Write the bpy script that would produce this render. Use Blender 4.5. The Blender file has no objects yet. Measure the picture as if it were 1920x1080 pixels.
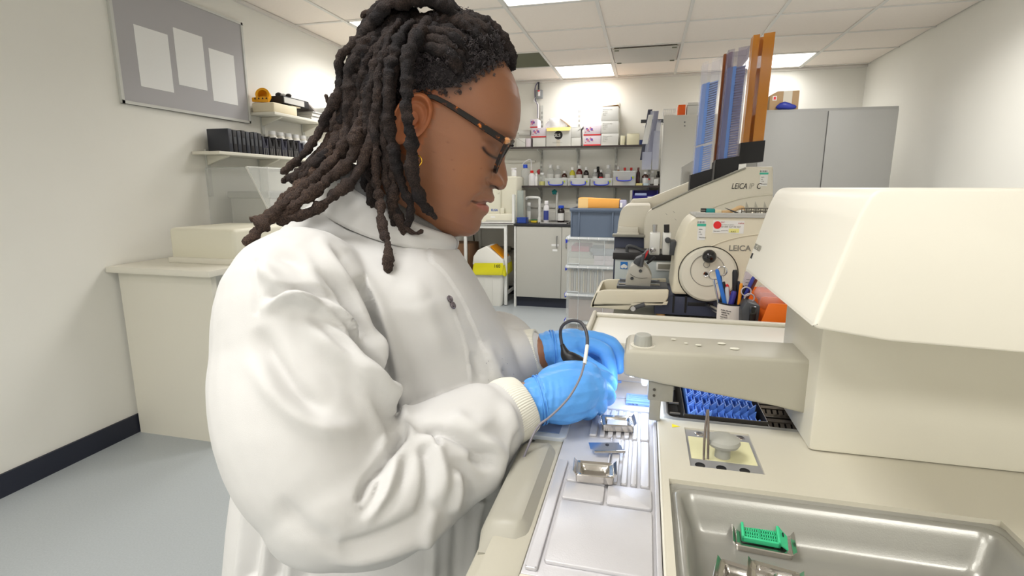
import bpy, bmesh, math, random
import numpy as np
from mathutils import Vector, Matrix, noise as mnoise
random.seed(7)
scn = bpy.context.scene
COL = scn.collection
PI = math.pi
# ---------------------------------------------------------------- camera
F_PX = 985.0; CAM_H = 1.285
PITCH = math.atan(189 / F_PX); YAW = math.atan(252 * math.cos(PITCH) / F_PX)
FWD = Vector((-math.sin(YAW) * math.cos(PITCH), math.cos(YAW) * math.cos(PITCH), -math.sin(PITCH)))
RGT = Vector((math.cos(YAW), math.sin(YAW), 0)); UPV = RGT.cross(FWD)
CAM = Vector((0, 0, CAM_H))
cam_d = bpy.data.cameras.new('camera'); cam_o = bpy.data.objects.new('camera', cam_d); COL.objects.link(cam_o)
cam_d.sensor_width = 36; cam_d.lens = 36 * F_PX / 1920; cam_d.clip_start = .02; cam_d.clip_end = 60
cam_o.matrix_world = Matrix(((RGT.x, UPV.x, -FWD.x, 0), (RGT.y, UPV.y, -FWD.y, 0), (RGT.z, UPV.z, -FWD.z, CAM_H), (0, 0, 0, 1)))
scn.camera = cam_o
# ---------------------------------------------------------------- world, exposure
w = bpy.data.worlds.new('world'); scn.world = w; w.use_nodes = True
w.node_tree.nodes['Background'].inputs[0].default_value = (.95, .97, 1, 1)
w.node_tree.nodes['Background'].inputs[1].default_value = .55
scn.view_settings.view_transform = 'Standard'; scn.view_settings.look = 'None'
scn.view_settings.gamma = 1; scn.view_settings.use_curve_mapping = False
scn.view_settings.exposure = 0.10
LAMP = 5.0           # ceiling diffuser glow
LAMP_W = 17.0        # downward light of one ceiling panel (W)
TASK = .09           # work light under the embedding arm (W)
# ---------------------------------------------------------------- measuring helpers (photo pixel -> point in the room)
def ray(px, py): return FWD + RGT * ((px - 960) / F_PX) - UPV * ((py - 540) / F_PX)
def atd(px, py, d): return CAM + ray(px, py) * d
def atz(px, py, z): r = ray(px, py); return CAM + r * ((z - CAM_H) / r.z)
def aty(px, py, y): r = ray(px, py); return CAM + r * (y / r.y)
def atx(px, py, x): r = ray(px, py); return CAM + r * (x / r.x)
# ---------------------------------------------------------------- materials
def lin(c):
    c = [x / 255 for x in c]
    return tuple(x / 12.92 if x <= .04045 else ((x + .055) / 1.055) ** 2.4 for x in c) + (1,)
MATS = {}
def mat(name, rgb, rough=.5, metal=0, bump=0, bscale=200, var=0, vscale=8, alpha=1, trans=0, ior=1.45, emit=0, coat=0, sss=0, spec=.5, thin=False, stretch=None):
    """procedural principled material: colour, noise variation, noise bump"""
    if name in MATS: return MATS[name]
    m = bpy.data.materials.new(name); m.use_nodes = True; nt = m.node_tree; b = nt.nodes['Principled BSDF']
    c = lin(rgb)
    b.inputs['Base Color'].default_value = c; b.inputs['Roughness'].default_value = rough; b.inputs['Metallic'].default_value = metal
    b.inputs['Alpha'].default_value = alpha; b.inputs['Transmission Weight'].default_value = trans; b.inputs['IOR'].default_value = ior
    b.inputs['Coat Weight'].default_value = coat; b.inputs['Specular IOR Level'].default_value = spec
    if sss:
        b.inputs['Subsurface Weight'].default_value = sss; b.inputs['Subsurface Radius'].default_value = (.012, .005, .003); b.inputs['Subsurface Scale'].default_value = 1
    if emit:
        b.inputs['Emission Color'].default_value = c; b.inputs['Emission Strength'].default_value = emit
    tc = nt.nodes.new('ShaderNodeTexCoord'); src = tc.outputs['Object']
    if stretch:
        mp = nt.nodes.new('ShaderNodeMapping'); mp.inputs['Scale'].default_value = stretch; nt.links.new(src, mp.inputs[0]); src = mp.outputs[0]
    if var:
        n = nt.nodes.new('ShaderNodeTexNoise'); n.inputs['Scale'].default_value = vscale; n.inputs['Detail'].default_value = 5
        nt.links.new(src, n.inputs[0])
        mx = nt.nodes.new('ShaderNodeMix'); mx.data_type = 'RGBA'
        mx.inputs[6].default_value = tuple(max(0, x * (1 - var)) for x in c[:3]) + (1,)
        mx.inputs[7].default_value = tuple(min(1, x * (1 + var)) for x in c[:3]) + (1,)
        nt.links.new(n.outputs[0], mx.inputs[0]); nt.links.new(mx.outputs[2], b.inputs['Base Color'])
    if bump:
        n2 = nt.nodes.new('ShaderNodeTexNoise'); n2.inputs['Scale'].default_value = bscale; n2.inputs['Detail'].default_value = 3
        nt.links.new(src, n2.inputs[0])
        bp = nt.nodes.new('ShaderNodeBump'); bp.inputs['Strength'].default_value = bump; bp.inputs['Distance'].default_value = .002
        nt.links.new(n2.outputs[0], bp.inputs['Height']); nt.links.new(bp.outputs[0], b.inputs['Normal'])
    MATS[name] = m
    return m
# ---------------------------------------------------------------- object helpers
def wmat(o):
    m = o.matrix_basis.copy()
    while o.parent: o = o.parent; m = o.matrix_basis @ m
    return m
def tag(o, label=None, cat=None, group=None, kind=None):
    if label: o['label'] = label
    if cat: o['category'] = cat
    if group: o['group'] = group
    if kind: o['kind'] = kind
    return o
def thing(name, loc, label=None, cat=None, group=None, kind=None):
    o = bpy.data.objects.new(name, None); COL.objects.link(o); o.location = loc; o.empty_display_size = .05
    return tag(o, label, cat, group, kind)
def link(name, me, m, parent=None):
    o = bpy.data.objects.new(name, me); COL.objects.link(o)
    if m is not None:
        me.materials.clear(); me.materials.append(m)
    if parent is not None:
        me.transform(wmat(parent).inverted()); o.parent = parent
    return o
def kids(o): return [c for c in COL.objects if c.parent == o]
def copy_tree(o, parent=None):
    c = o.copy(); COL.objects.link(c); c.parent = parent
    for ch in kids(o):
        if ch != c: copy_tree(ch, c)
    return c
ORD = 'first second third fourth fifth sixth seventh eighth ninth tenth eleventh twelfth thirteenth fourteenth fifteenth sixteenth seventeenth eighteenth nineteenth'.split()
def nth(k):
    if k < 19: return ORD[k]
    t, u = divmod(k + 1, 10); w_ = ['twenty', 'thirty', 'forty'][t - 2]
    return (w_[:-1] + 'ieth') if u == 0 else w_ + '-' + ORD[u - 1]
class MB:
    """mesh builder: shapes added to one bmesh"""
    def __init__(s): s.b = bmesh.new()
    def poly(s, pts, faces):
        v = [s.b.verts.new(p) for p in pts]
        for f in faces:
            try: s.b.faces.new([v[i] for i in f])
            except ValueError: pass
        return v
    def box(s, lo, hi, bev=0, seg=2, rot=None, piv=None):
        t = bmesh.new(); bmesh.ops.create_cube(t, size=1)
        lo, hi = Vector(lo), Vector(hi); c = (lo + hi) / 2; d = hi - lo
        for v in t.verts: v.co = Vector((v.co.x * d.x, v.co.y * d.y, v.co.z * d.z)) + c
        if bev: bmesh.ops.bevel(t, geom=t.edges[:], offset=min(bev, .49 * min(abs(d.x), abs(d.y), abs(d.z))), segments=seg, affect='EDGES', profile=.5)
        if rot is not None:
            p = Vector(piv) if piv is not None else c
            for v in t.verts: v.co = rot @ (v.co - p) + p
        return s.merge(t)
    def merge(s, t):
        m = {}
        for v in t.verts: m[v] = s.b.verts.new(v.co)
        for f in t.faces: s.b.faces.new([m[v] for v in f.verts])
        t.free(); return s
    def cyl(s, p0, p1, r0, r1=None, n=20, caps=True):
        r1 = r0 if r1 is None else r1
        return s.tube([p0, p1], [r0, r1], n, caps)
    def tube(s, path, rad, n=10, caps=True, closed=False):
        path = [Vector(p) for p in path]; k = len(path)
        if not hasattr(rad, '__len__'): rad = [rad] * k
        t = [(path[min(i + 1, k - 1)] - path[max(i - 1, 0)]) for i in range(k)]
        if closed: t = [path[(i + 1) % k] - path[i - 1] for i in range(k)]
        t = [x.normalized() if x.length > 1e-9 else Vector((0, 0, 1)) for x in t]
        a = t[0].orthogonal().normalized(); rings = []
        for i in range(k):
            if i:
                a = a - t[i] * a.dot(t[i]); a = a.normalized() if a.length > 1e-6 else t[i].orthogonal().normalized()
            b = t[i].cross(a)
            rings.append([s.b.verts.new(path[i] + (a * math.cos(2 * PI * j / n) + b * math.sin(2 * PI * j / n)) * rad[i]) for j in range(n)])
        for i in range(k if closed else k - 1):
            r, q = rings[i], rings[(i + 1) % k]
            for j in range(n): s.b.faces.new((r[j], r[(j + 1) % n], q[(j + 1) % n], q[j]))
        if caps and not closed:
            s.b.faces.new(rings[0][::-1]); s.b.faces.new(rings[-1])
        return s
    def lathe(s, prof, o=(0, 0, 0), n=24, axis=(0, 0, 1)):
        ax = Vector(axis).normalized(); a = ax.orthogonal().normalized(); b = ax.cross(a); o = Vector(o); rings = []
        for r, z in prof:
            if r < 1e-6: rings.append([s.b.verts.new(o + ax * z)])
            else: rings.append([s.b.verts.new(o + ax * z + (a * math.cos(2 * PI * j / n) + b * math.sin(2 * PI * j / n)) * r) for j in range(n)])
        for r, q in zip(rings, rings[1:]):
            for j in range(n):
                k = (j + 1) % n
                if len(r) == 1 and len(q) == 1: continue
                if len(r) == 1: s.b.faces.new((r[0], q[k], q[j]))
                elif len(q) == 1: s.b.faces.new((r[j], r[k], q[0]))
                else: s.b.faces.new((r[j], r[k], q[k], q[j]))
        if len(rings[0]) > 1: s.b.faces.new(rings[0][::-1])
        if len(rings[-1]) > 1: s.b.faces.new(rings[-1])
        return s
    def sphere(s, c, r, n=16, sc=(1, 1, 1)):
        t = bmesh.new(); bmesh.ops.create_uvsphere(t, u_segments=n, v_segments=max(6, n // 2), radius=1)
        c = Vector(c)
        for v in t.verts: v.co = Vector((v.co.x * r * sc[0], v.co.y * r * sc[1], v.co.z * r * sc[2])) + c
        return s.merge(t)
    def prism(s, pts, off, bev=0, seg=2):
        """closed polygon (3D points) extruded by the vector off"""
        off = Vector(off); pts = [Vector(p) for p in pts]; t = bmesh.new()
        a = [t.verts.new(p) for p in pts]; b = [t.verts.new(p + off) for p in pts]; k = len(pts)
        t.faces.new(a[::-1]); t.faces.new(b)
        for i in range(k): t.faces.new((a[i], a[(i + 1) % k], b[(i + 1) % k], b[i]))
        bmesh.ops.recalc_face_normals(t, faces=t.faces)
        if bev: bmesh.ops.bevel(t, geom=t.edges[:], offset=bev, segments=seg, affect='EDGES', profile=.5)
        return s.merge(t)
    def sheet(s, grid, closed_u=False, closed_v=False):
        """grid of points -> quads"""
        g = [[s.b.verts.new(p) for p in row] for row in grid]; R, C = len(g), len(g[0])
        for i in range(R if closed_u else R - 1):
            for j in range(C if closed_v else C - 1):
                s.b.faces.new((g[i][j], g[i][(j + 1) % C], g[(i + 1) % R][(j + 1) % C], g[(i + 1) % R][j]))
        return g
    def mesh(s, name, smooth=35):
        me = bpy.data.meshes.new(name)
        bmesh.ops.recalc_face_normals(s.b, faces=s.b.faces)
        s.b.to_mesh(me); s.b.free()
        if smooth:
            me.polygons.foreach_set('use_smooth', [True] * len(me.polygons))
            me.set_sharp_from_angle(angle=math.radians(smooth))
        return me
    def build(s, name, m, parent=None, smooth=35):
        return link(name, s.mesh(name, smooth), m, parent)
def box(name, lo, hi, m, parent=None, bev=0, **k): return MB().box(lo, hi, bev, **k).build(name, m, parent)
def rrect(cx, cy, w_, h_, r, n=6):
    """rounded rectangle outline in 2D"""
    out = []
    for sx, sy, a0 in ((1, 1, 0), (-1, 1, 90), (-1, -1, 180), (1, -1, 270)):
        for i in range(n + 1):
            a = math.radians(a0 + 90 * i / n)
            out.append((cx + sx * (w_ / 2 - r) + r * math.cos(a), cy + sy * (h_ / 2 - r) + r * math.sin(a)))
    return out
def spline(pts, n=12, closed=False):
    """Catmull-Rom through points (tuples of any length)"""
    p = [np.array(q, float) for q in pts]; out = []; k = len(p)
    rng = range(k if closed else k - 1)
    for i in rng:
        if closed: a, b, c, d = p[i - 1], p[i], p[(i + 1) % k], p[(i + 2) % k]
        else: a, b, c, d = p[max(i - 1, 0)], p[i], p[i + 1], p[min(i + 2, k - 1)]
        for j in range(n):
            t = j / n
            out.append(.5 * ((2 * b) + (c - a) * t + (2 * a - 5 * b + 4 * c - d) * t * t + (3 * b - a - 3 * c + d) * t ** 3))
    if not closed: out.append(p[-1])
    return out
def text(body, loc, size, m, parent, xdir=(1, 0, 0), updir=(0, 0, 1), depth=.0004, align='LEFT', shear=0, name='lettering', bold=0, xs=1.0):
    cu = bpy.data.curves.new(name, 'FONT'); cu.body = body; cu.size = size; cu.extrude = depth; cu.align_x = align; cu.shear = shear; cu.offset = bold
    cu.resolution_u = 3
    o = bpy.data.objects.new('tmp', cu); COL.objects.link(o)
    dg = bpy.context.evaluated_depsgraph_get(); me = bpy.data.meshes.new_from_object(o.evaluated_get(dg))
    bpy.data.objects.remove(o); bpy.data.curves.remove(cu)
    x = Vector(xdir).normalized(); u = Vector(updir); u = (u - x * u.dot(x)).normalized(); z = x.cross(u); l = Vector(loc)
    me.transform(Matrix(((x.x * xs, u.x, z.x, l.x), (x.y * xs, u.y, z.y, l.y), (x.z * xs, u.z, z.z, l.z), (0, 0, 0, 1))))
    me.name = name
    return link(name, me, m, parent)
def evaluated(o):
    dg = bpy.context.evaluated_depsgraph_get(); dg.update()
    return bpy.data.meshes.new_from_object(o.evaluated_get(dg))
def remeshed(mb, voxel, smooth_it=6, factor=.5):
    """shapes in a builder fused into one continuous skin"""
    me = mb.mesh('tmp', 0); o = bpy.data.objects.new('tmp', me); COL.objects.link(o)
    r = o.modifiers.new('r', 'REMESH'); r.mode = 'VOXEL'; r.voxel_size = voxel
    if smooth_it:
        sm = o.modifiers.new('s', 'SMOOTH'); sm.factor = factor; sm.iterations = smooth_it
    out = evaluated(o); bpy.data.objects.remove(o); bpy.data.meshes.remove(me)
    out.polygons.foreach_set('use_smooth', [True] * len(out.polygons))
    return out
def vco(me):
    a = np.empty(len(me.vertices) * 3); me.vertices.foreach_get('co', a); return a.reshape(-1, 3)
def vno(me):
    a = np.empty(len(me.vertices) * 3); me.vertices.foreach_get('normal', a); return a.reshape(-1, 3)
def setco(me, a): me.vertices.foreach_set('co', np.ascontiguousarray(a).ravel()); me.update()
def setcol(me, name, a):
    at = me.color_attributes.get(name) or me.color_attributes.new(name, 'FLOAT_COLOR', 'POINT')
    at.data.foreach_set('color', np.ascontiguousarray(np.c_[a, np.ones(len(a))]).ravel())
# ================================================================ the room
ZC = 2.46; XL = -2.58; XR = 2.04; YB = 6.14; YF = -2.3
m_wall = mat('wall paint', (234, 232, 224), .75, bump=.08, bscale=60, var=.02, vscale=3)
m_wall2 = mat('wall paint grey', (232, 230, 222), .7, bump=.08, bscale=60, var=.02, vscale=3)
m_ctile = mat('ceiling tile', (248, 238, 228), .9, bump=.25, bscale=300, var=.03, vscale=60)
m_tbar = mat('ceiling grid bar', (226, 222, 216), .5)
m_floor = mat('floor vinyl', (172, 178, 181), .38, var=.13, vscale=160, bump=.03, bscale=20)
m_lamp = mat('lamp diffuser', (254, 252, 249), .6, emit=LAMP)
m_white = mat('white enamel', (226, 226, 222), .4)
m_dark = mat('black plastic', (28, 29, 33), .4)
m_navy = mat('navy plinth', (34, 38, 52), .5)
box('floor', (XL - .1, YF, -.1), (XR + .1, YB + .1, 0), m_floor)['kind'] = 'structure'
box('wall_back', (XL - .1, YB, 0), (XR + .1, YB + .1, ZC + .1), m_wall2)['kind'] = 'structure'
box('wall_left', (XL - .1, YF, 0), (XL, YB, ZC + .1), m_wall)['kind'] = 'structure'
box('wall_right', (XR, YF, 0), (XR + .1, YB, ZC + .1), m_wall)['kind'] = 'structure'
box('wall_front', (XL - .1, YF - .1, 0), (XR + .1, YF, ZC + .1), m_wall)['kind'] = 'structure'
ceil = thing('ceiling', (0, 0, ZC), kind='structure')
box('slab', (XL - .1, YF, ZC + .06), (XR + .1, YB, ZC + .12), m_wall, ceil)
box('trim_1', (XL, YF, ZC - .022), (XL + .02, YB, ZC), m_tbar)['kind'] = 'structure'
box('trim_2', (XL, YB - .02, ZC - .022), (XR, YB, ZC), m_tbar)['kind'] = 'structure'
box('baseboard_back', (XL, YB - .012, 0), (XR, YB, .1), m_navy)['kind'] = 'structure'
box('baseboard_left', (XL, YF, 0), (XL + .012, YB, .1), m_navy)['kind'] = 'structure'
XC = [-2.764 + .6 * i for i in range(9)]           # grid lines across
YC = [3.66 + .6 * i for i in range(-10, 5)]        # grid lines along
XC = [max(XL, x) for x in XC]; XC[-1] = XR
YC[-1] = 6.06; YC.append(YB)
LIT = {(3, 9), (3, 13), (3, 1), (6, 13), (6, 9), (6, 1), (1, 10), (1, 1), (3, 4)}
# three lit panels are in view, the others are added to light the room
tile_me = {}
m_vent = mat('vent slats', (118, 118, 98), .6)
for i in range(len(XC) - 1):
    for j in range(len(YC) - 1):
        x0, x1, y0, y1 = XC[i], XC[i + 1], YC[j], YC[j + 1]
        if (i, j) in LIT or (i, j) in ((2, 12), (4, 12)): continue
        if x1 - x0 < .05 or y1 - y0 < .03: continue
        k = (round(x1 - x0, 3), round(y1 - y0, 3))
        if k not in tile_me:
            tile_me[k] = MB().box((-k[0] / 2 + .008, -k[1] / 2 + .008, 0), (k[0] / 2 - .008, k[1] / 2 - .008, .015), .004, 1).mesh('ceiling_tile')
            tile_me[k].materials.append(m_ctile)
        o = bpy.data.objects.new('ceiling_tile', tile_me[k]); COL.objects.link(o); o.parent = ceil; o.location = ((x0 + x1) / 2, (y0 + y1) / 2, .003)
for x in XC[1:-1]: box('grid_bar', (x - .012, YF, ZC - .004), (x + .012, YB, ZC + .02), m_tbar, ceil)
for y in YC[1:-1]: box('grid_bar', (XL, y - .012, ZC - .003), (XR, y + .012, ZC + .02), m_tbar, ceil)
LBL = {(3, 9): 'bright ceiling light panel cut by the top of the picture', (3, 13): 'lit ceiling panel nearest the back wall, right of her forehead',
       (6, 13): 'lit ceiling panel behind the amber cassette tube'}
for (i, j) in sorted(LIT):
    x0, x1, y0, y1 = XC[i], XC[i + 1], YC[j], YC[j + 1]
    if x1 - x0 < .3: continue
    t = thing('ceiling_light', ((x0 + x1) / 2, (y0 + y1) / 2, ZC), LBL.get((i, j), 'added lit ceiling panel %s, %s' % ({1: 'at the near wall', 4: 'above the camera', 5: 'over the near bench', 9: 'mid room', 10: 'hidden above her head', 13: 'by the back wall'}[j], {1: 'over the side bench', 3: 'along the middle', 6: 'beyond the instrument bench'}[i])), 'ceiling light', 'recessed ceiling light panels')
    box('diffuser', (x0 + .02, y0 + .02, ZC + .002), (x1 - .02, y1 - .02, ZC + .02), m_lamp, t)
    ld = bpy.data.lights.new('panel_light', 'AREA'); ld.shape = 'SQUARE'; ld.size = min(x1 - x0, y1 - y0) - .06; ld.energy = LAMP_W * {4: .5, 13: .26}.get(j, 1); ld.spread = math.radians(150); ld.color = (1, .985, .96)
    lo = bpy.data.objects.new('panel_light', ld); COL.objects.link(lo); lo.parent = t; lo.location = (0, 0, -.004)
    f = MB()
    for a, b in (((x0 + .012, y0 + .012), (x1 - .012, y0 + .026)), ((x0 + .012, y1 - .026), (x1 - .012, y1 - .012)), ((x0 + .012, y0 + .012), (x0 + .026, y1 - .012)), ((x1 - .026, y0 + .012), (x1 - .012, y1 - .012))):
        f.box((a[0], a[1], ZC - .003), (b[0], b[1], ZC + .02))
    f.build('frame', m_tbar, t)
# perforated air grille and the plain air panel with four clips
x0, x1, y0, y1 = XC[2], XC[3], YC[12], YC[13]
t = thing('air_vent', ((x0 + x1) / 2, (y0 + y1) / 2, ZC), 'olive slatted air vent in the ceiling beside her forehead', 'air vent')
box('backing', (x0 + .014, y0 + .014, ZC + .014), (x1 - .014, y1 - .014, ZC + .022), m_vent, t)
sl = MB().box((-.28, -.004, -.006), (.28, .004, .006), rot=Matrix.Rotation(.6, 3, 'X')).mesh('slat'); sl.materials.append(m_vent)
for k in range(28):
    o = bpy.data.objects.new('slat', sl); COL.objects.link(o); o.parent = t; o.location = (0, -.275 + k * .0204, .008)
x0, x1, y0, y1 = XC[4], XC[5], YC[12], YC[13]
t = thing('air_diffuser', ((x0 + x1) / 2, (y0 + y1) / 2, ZC), 'flat pale ceiling air panel held by four clips', 'ceiling panel')
box('plate', (x0 + .03, y0 + .03, ZC - .016), (x1 - .03, y1 - .03, ZC - .008), mat('diffuser plate', (205, 200, 192), .6), t, .003)
box('backing', (x0 + .014, y0 + .014, ZC + .004), (x1 - .014, y1 - .014, ZC + .012), m_ctile, t)
for sx in (x0 + .06, x1 - .06):
    for sy in (y0 + .06, y1 - .06): box('clip', (sx - .02, sy - .012, ZC - .022), (sx + .02, sy + .012, ZC + .004), m_vent, t, .002)
# ================================================================ bench and embedding station
m_bench = mat('bench laminate', (214, 212, 204), .45, var=.03, vscale=6)
m_hood = mat('hood enamel', (234, 230, 217), .4, bump=.03, bscale=200)
m_cream = mat('cream enamel', (218, 214, 199), .38, bump=.05, bscale=300, var=.02, vscale=12)
m_cream2 = mat('pale grey cream enamel', (180, 176, 161), .42, bump=.03, bscale=250, var=.02, vscale=10)
m_steel = mat('brushed steel plate', (206, 205, 208), .42, metal=.35, bump=.10, bscale=700, var=.05, vscale=40)
m_steelD = mat('dark steel', (92, 88, 82), .4, metal=.7, bump=.1, bscale=400)
m_rack = mat('rack steel', (128, 120, 110), .4, metal=.6)
m_alu = mat('mould steel', (190, 186, 180), .18, metal=.95, bump=.06, bscale=300)
m_grey = mat('grey plastic', (150, 148, 138), .5, bump=.05, bscale=300)
m_knob = mat('grey knob', (166, 166, 158), .45)
m_tray = mat('silver grey tray', (166, 165, 158), .30, metal=.45, bump=.05, bscale=800, var=.02, vscale=20)
m_black = mat('black rubber', (20, 20, 24), .45)
m_label = mat('label paper', (236, 236, 234), .6)
m_ink = mat('black ink', (36, 34, 36), .6)
BZ = .895
bench = thing('lab_bench', (.35, 1.2, 0), 'long pale laboratory bench under the embedding station and microtome', 'bench')
box('worktop', (-.085, -.6, BZ - .03), (.80, 2.75, BZ), m_bench, bench, .004)
for yy in (-.55, 1.05, 2.65): box('leg_frame', (-.06, yy - .03, 0), (.76, yy + .03, BZ - .03), m_white, bench, .003)
box('modesty_panel', (.70, -.5, .3), (.72, 2.6, BZ - .03), m_white, bench)
st = thing('embedding_station', (.18, .66, BZ), 'cream paraffin embedding station with steel work plate and lit overhanging arm', 'lab instrument')
Y0, Y1 = .335, .945
ZS = .98
# lower housing with the rounded front lip
prof = [(-.125, .905), (-.137, .93), (-.139, .948), (-.134, .960), (-.122, .964), (-.100, .962), (-.090, .930), (.52, .930), (.52, .905)]
MB().prism([(x, Y0, z) for x, z in prof], (0, Y1 - Y0, 0), .004, 2).build('housing', m_cream2, st)
for yy in (.40, .88):
    for xx in (-.09, .47): MB().lathe([(.014, 0), (.016, .003), (.014, .0115)], (xx, yy, BZ)).build('foot', m_black, st)
def deck(name, xs, ys, holes, z0, z1, m, parent, bev=0):
    b = MB()
    for i in range(len(xs) - 1):
        for j in range(len(ys) - 1):
            if (i, j) in holes: continue
            b.box((xs[i], ys[j], z0), (xs[i + 1], ys[j + 1], z1), bev)
    return b.build(name, m, parent)
# front strip with the padded arm rest and the touch display
box('front_strip', (-.122, Y0 + .004, .930), (-.086, Y1 - .004, .974), m_cream2, st, .003)
pad = [(-.1365, .955), (-.1355, .970), (-.131, .9795), (-.124, .9835), (-.112, .9850), (-.1010, .9855), (-.0975, .9845), (-.0915, .9755), (-.088, .9720), (-.0865, .955)]
rows = []
for yy, k in ((.398, 0), (.409, .45), (.417, .86), (.422, .97), (.432, 1), (.560, 1), (.572, .98), (.579, .85), (.590, .05)):
    rows.append([(x + .004 * (1 - k) * (1 if x < -.11 else -1), yy, .964 + (z - .964) * (k if z > .966 else 1)) for x, z in pad])
b = MB(); gv = b.sheet(rows); b.b.faces.new(gv[0]); b.b.faces.new(gv[-1]); b.build('arm_rest', mat('arm rest pad', (164, 161, 149), .40, var=.03, vscale=14), st, 40)
dp = MB().prism([(x, y, .972) for x, y in rrect(-.108, .648, .050, .092, .010)], (0, 0, .007), .0015).build('display_panel', mat('display surround', (196, 204, 214), .35), st)
box('screen', (-.126, .612, .9792), (-.0925, .680, .9802), mat('keypad blue grey', (118, 138, 172), .35, var=.05, vscale=30), dp)
# deck around the tray, the holder insert and the warm bath
XS = [.028, .037, .061, .137, .33, .52]; YS = [Y0, .350, .530, .563, .660, .683, .905, Y1]
holes = {(1, 1), (2, 1), (3, 1), (2, 3), (1, 5), (2, 5), (3, 5)}
deck('deck', XS, YS, holes, .928, .984, mat('deck enamel', (205, 200, 183), .4, bump=.05, bscale=300, var=.02, vscale=12), st)
MB().tube([(.029, Y0 + .004, .983), (.029, Y1 - .004, .983)], .0016, 8).build('deck_edge', m_cream, st)
# steel work plate: base, raised fields with channels between
box('work_plate', (-.0855, .368, .928), (.0275, .93, .9755), m_steel, st, .001)
box('near_end_plate', (-.0855, Y0 + .003, .928), (.0275, .366, .9772), m_cream, st, .001)
def field(pts, name='plate_field'):
    MB().prism([(x, y, .9754) for x, y in pts], (0, 0, .0036), .0012, 2).build(name, m_steel, st)
def rr(x0, x1, y0, y1, r=.003): return rrect((x0 + x1) / 2, (y0 + y1) / 2, x1 - x0, y1 - y0, r, 4)
field(rr(-.069, .0195, .383, .4735)); field(rr(-.069, -.0275, .4775, .5075)); field(rr(-.0245, .0195, .4775, .5125))
field(rr(-.069, -.0275, .5105, .540)); field(rr(-.083, -.0725, .372, .552, .002))
field(rr(.0225, .0272, .372, .925, .0015))
x = -.0245
for xb in (-.0135, -.0035, .0065, .0195): field(rr(x, xb - .0022, .5165, .618, .002)); x = xb + .0014
x = -.0560
for xb in (-.0445, -.0345, -.0245, -.0145, -.0045, .0055, .0195): field(rr(x, xb - .0022, .6225, .705, .002)); x = xb + .0014
field(rr(-.080, .0195, .709, .748)); field(rr(-.080, .0195, .752, .82)); field(rr(-.080, .0195, .824, .922))
field(rr(-.0275, -.0265, .5165, .620, .0005))
# tray with a rolled rim
tr_ = MB(); secs = []
for k, (dx, z) in enumerate([(-.0035, .978), (-.001, .9795), (.0015, .9785), (.0035, .9765), (.0055, .9785), (.0085, .9790), (.0115, .9765), (.0145, .968), (.020, .955), (.023, .946), (.028, .9405), (.036, .939)]):
    secs.append([(x, y, z) for x, y in rrect((.037 + .33) / 2, (.350 + .530) / 2, .33 - .037 - 2 * dx, .18 - 2 * dx, max(.004, .014 - dx * .1), 6)])
gv = tr_.sheet(secs, closed_v=True); tr_.b.faces.new(gv[-1]); tr_.build('warming_tray', m_tray, st, 50)
# forceps holder insert
ins = MB()
ins.box((.061, .563, .962), (.137, .660, .9815)); ip = ins.build('holder_insert', mat('insert plate', (176, 176, 178), .3, metal=.5), st)
box('film', (.064, .585, .9815), (.134, .640, .9820), mat('pale yellow film', (226, 222, 178), .35), ip)
for i, (cx, cy) in enumerate(((.072, .571), (.094, .570), (.118, .570), (.078, .650), (.112, .650), (.126, .651))):
    MB().lathe([(.0055, 0), (.0052, .0006), (.0035, .0002), (0, .0001)], (cx, cy, .9816), 16).build('slot', m_black if i < 3 else m_alu, ip)
b = MB(); b.lathe([(.0085, 0), (.0082, .010), (.0090, .0125), (.0165, .0150), (.0182, .0185), (.0172, .0222), (.0120, .0250), (.0050, .0262), (0, .0262)], (.0985, .597, .982), 28); b.build('lid_knob', m_knob, ip)
# warm bath with rim
bb_ = MB(); secs = []
for dx, z in [(-.004, .9835), (0, .9855), (.003, .9850), (.006, .982), (.0075, .975), (.008, .945), (.0082, .942)]:
    secs.append([(x, y, z) for x, y in rrect((.037 + .33) / 2, (.683 + .905) / 2, .33 - .037 - 2 * dx, .222 - 2 * dx, .014, 6)])
gv = bb_.sheet(secs, closed_v=True); bath = bb_.build('bath_rim', m_tray, st, 50)
box('bath_floor', (.043, .689, .9395), (.324, .899, .9425), m_black, bath)
for yy in (.72, .757): MB().cyl((.046, yy, .975), (.060, yy, .975), .0022, n=10).build('pin', m_alu, bath)
# overhanging arm
AY0, AY1 = .660, .738
arm = [(-.0175, 1.046), (-.0185, 1.072), (-.0165, 1.078), (-.011, 1.0815), (.21, 1.0840), (.21, 1.014), (.165, 1.0225), (.03, 1.0385)]
ao = MB().prism([(x, AY0, z) for x, z in arm], (0, AY1 - AY0, 0), .0045, 3).build('arm', m_cream2, st, 50)
kb = MB(); pr = []
kn = 36; base = Vector((.005, .685, 1.0815))
rows = []
for r, z in ((.0118, 0), (.0116, .004), (.0110, .011), (.0100, .0140), (.0085, .0150)):
    rows.append([base + Vector(((r - (.0005 if j % 2 and z < .012 else 0)) * math.cos(2 * PI * j / kn), (r - (.0005 if j % 2 and z < .012 else 0)) * math.sin(2 * PI * j / kn), z)) for j in range(kn)])
gv = kb.sheet(rows, closed_v=True); kb.b.faces.new(gv[-1]); kb.build('arm_knob', m_knob, st, 30)
MB().lathe([(.0160, 0), (.0160, .0008), (.0125, .0010)], base - Vector((0, 0, .0003)), 32).build('knob_scale', m_cream, ao)
MB().lathe([(.0052, .018), (.0050, .004), (.0036, .0), (.0018, 0), (.0018, .018)], (.010, .700, 1.021), 18).build('nozzle', mat('clear nozzle', (220, 226, 240), .08, alpha=.55), st)
b = MB(); b.box((.014, .668, 1.012), (.046, .682, 1.040), .002); b.box((.017, .668, .985), (.031, .680, 1.014), .0015); br_ = b.build('lever', m_grey, st)
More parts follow.
